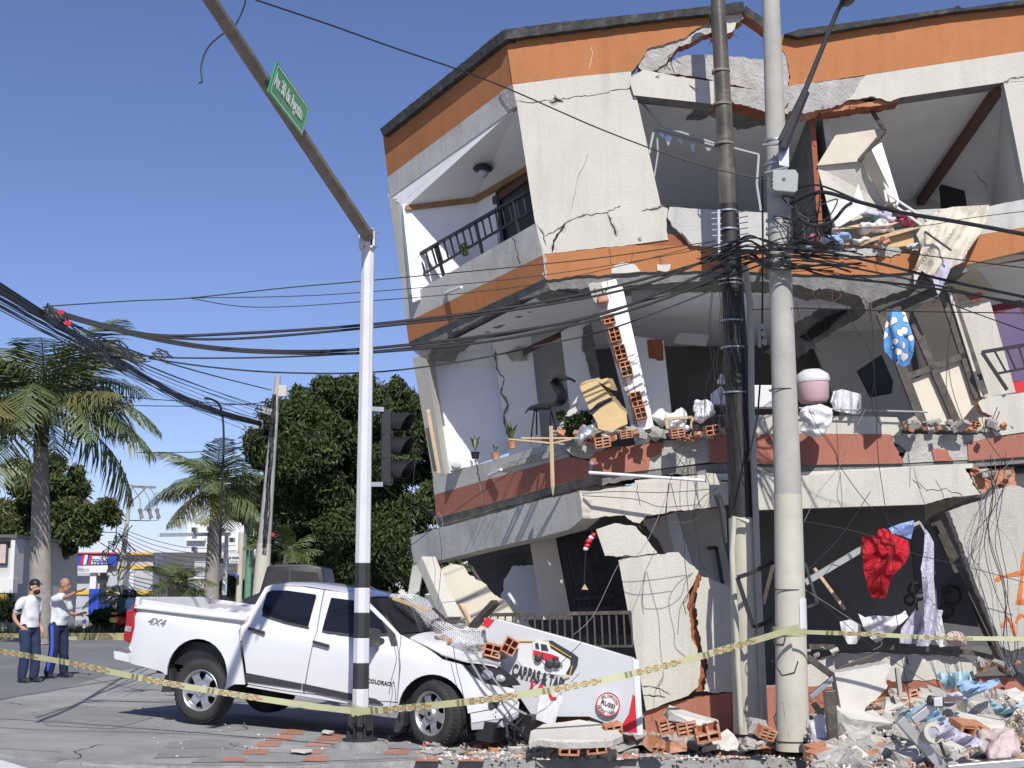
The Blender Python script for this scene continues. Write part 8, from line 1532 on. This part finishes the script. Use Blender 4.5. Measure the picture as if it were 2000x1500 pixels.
# ---------------------------------------------------------------- barrier tape
def tape(pts, hpx, label, flip=1, phase=0, txt=True, mid=1.0):
    P = spline([at(*p) for p in pts], 12); t = thing('barrier_tape', label, 'tape', P[0]); o0 = OFF[t.name]
    g = G(); L = [0]
    for a, b in zip(P, P[1:]): L.append(L[-1]+(b-a).length)
    def pos(s, h):
        s = max(0, min(L[-1]-1e-4, s)); i = max(j for j in range(len(L)-1) if L[j] <= s); f = (s-L[i])/(L[i+1]-L[i]); p = P[i]+(P[i+1]-P[i])*f; d = (P[i+1]-P[i]).normalized(); up = V((0, 0, 1)); up = (up-d*up.dot(d)).normalized(); nrm = d.cross(up); tw_ = .25*math.sin(s*1.3+phase)
        return p+(up*math.cos(tw_)+nrm*math.sin(tw_))*h, d, up, (nrm if nrm.y < 0 else -nrm)
    H = hpx; N = int(L[-1]/.06); vs = []
    for i in range(N+1):
        s = L[-1]*i/N; vs += [pos(s, -H/2)[0], pos(s, H/2)[0]]
    g.add(vs, [(2*i, 2*i+2, 2*i+3, 2*i+1) for i in range(N)]); g.build('tape_strip', 'tape', t)
    gb = G(); gr = G(); s = .1+phase*.1; 
    def patch(gg, s0, s1, h0, h1):
        q = [pos(s0, h0), pos(s1, h0), pos(s1, h1), pos(s0, h1)]; gg.add([a[0]+a[3]*.004 for a in q], [(0, 1, 2, 3)])
    cu = bpy.data.curves.new('t', 'FONT'); cu.body = 'PELIGRO NO PASE'; cu.size = H*.62; cu.offset = 0; ob = bpy.data.objects.new('t', cu); C.objects.link(ob); me = bpy.data.meshes.new_from_object(ob.evaluated_get(bpy.context.evaluated_depsgraph_get())); bpy.data.objects.remove(ob)
    tw2 = max(v_.co.x for v_ in me.vertices); per = .92
    while s < L[-1]-per*.9:
        patch(gb, s, s+.03, -H*.42, H*.42); patch(gb, s+.05, s+.08, -H*.42, H*.42)
        for k in range(5): patch(gb, s+.14+k*.1, s+.19+k*.1, H*.3, H*.44); patch(gb, s+.14+k*.1, s+.19+k*.1, -H*.44, -H*.3)
        q0 = len(gr.v); vs = []
        for v_ in me.vertices:
            xx = v_.co.x/tw2*.52; hh = v_.co.y-H*.22
            if flip < 0: xx = .52-xx; hh = -hh if flip == -2 else hh
            a = pos(s+.13+xx, hh if flip > 0 else -(v_.co.y-H*.22)); vs.append(a[0]+a[3]*.005)
        gr.add(vs, [list(p.vertices) for p in me.polygons]); s += per
    gb.build('black_marks', 'tape_black', t); gr.build('lettering', 'tape_red', t); return t
tape([(-40, 1266, 16.6), (120, 1292, 16.3), (330, 1335, 16.0), (560, 1372, 15.7), (690, 1389, 15.45)], .066, 'yellow barrier tape sagging from the left edge to the white mast', -1, .4)
tape([(686, 1391, 15.45), (780, 1384, 15.4), (960, 1365, 15.4), (1130, 1338, 15.5), (1300, 1300, 15.7), (1450, 1258, 15.95), (1560, 1225, 16.1)], .074, 'yellow barrier tape rising from the white mast across the signboard to the front pole', -1, 1.1)
tape([(1560, 1234, 16.1), (1700, 1239, 16.0), (1850, 1246, 15.8), (2060, 1248, 15.5)], .048, 'yellow barrier tape running level from the front pole to the right edge', 1, 2)
tape([(-40, 1240, 30), (60, 1243, 31), (150, 1247, 32)], .08, 'far barrier tape passing behind the two standing men', 1, .7)
for nm, Y, px, r_, par in (('tape_wrap', TY, (703, 1386), .098, TM), ('tape_wrap', 16.5, (1545, 1232), .188, UP1)):
    g = G(); c = (Tc(1387) if par is TM else U(1232)); 
    for k in range(3):
        n = 24; vs = []; tl2 = R(-.04, .04)
        for i in range(n+1):
            a = 2*math.pi*i/n; d = V((math.cos(a), math.sin(a), 0)); z = tl2*math.cos(a)+(k-1)*.02; vs += [c+d*(r_+k*.003)+V((0, 0, z-.03)), c+d*(r_+k*.003)+V((0, 0, z+.03))]
        g.add(vs, [(2*i, 2*i+2, 2*i+3, 2*i+1) for i in range(n)])
    tag(g.build('tape_wrap', 'tape'), 'barrier tape wound around the '+('white mast above its foot' if par is TM else 'cream foot of the front pole'), 'tape')
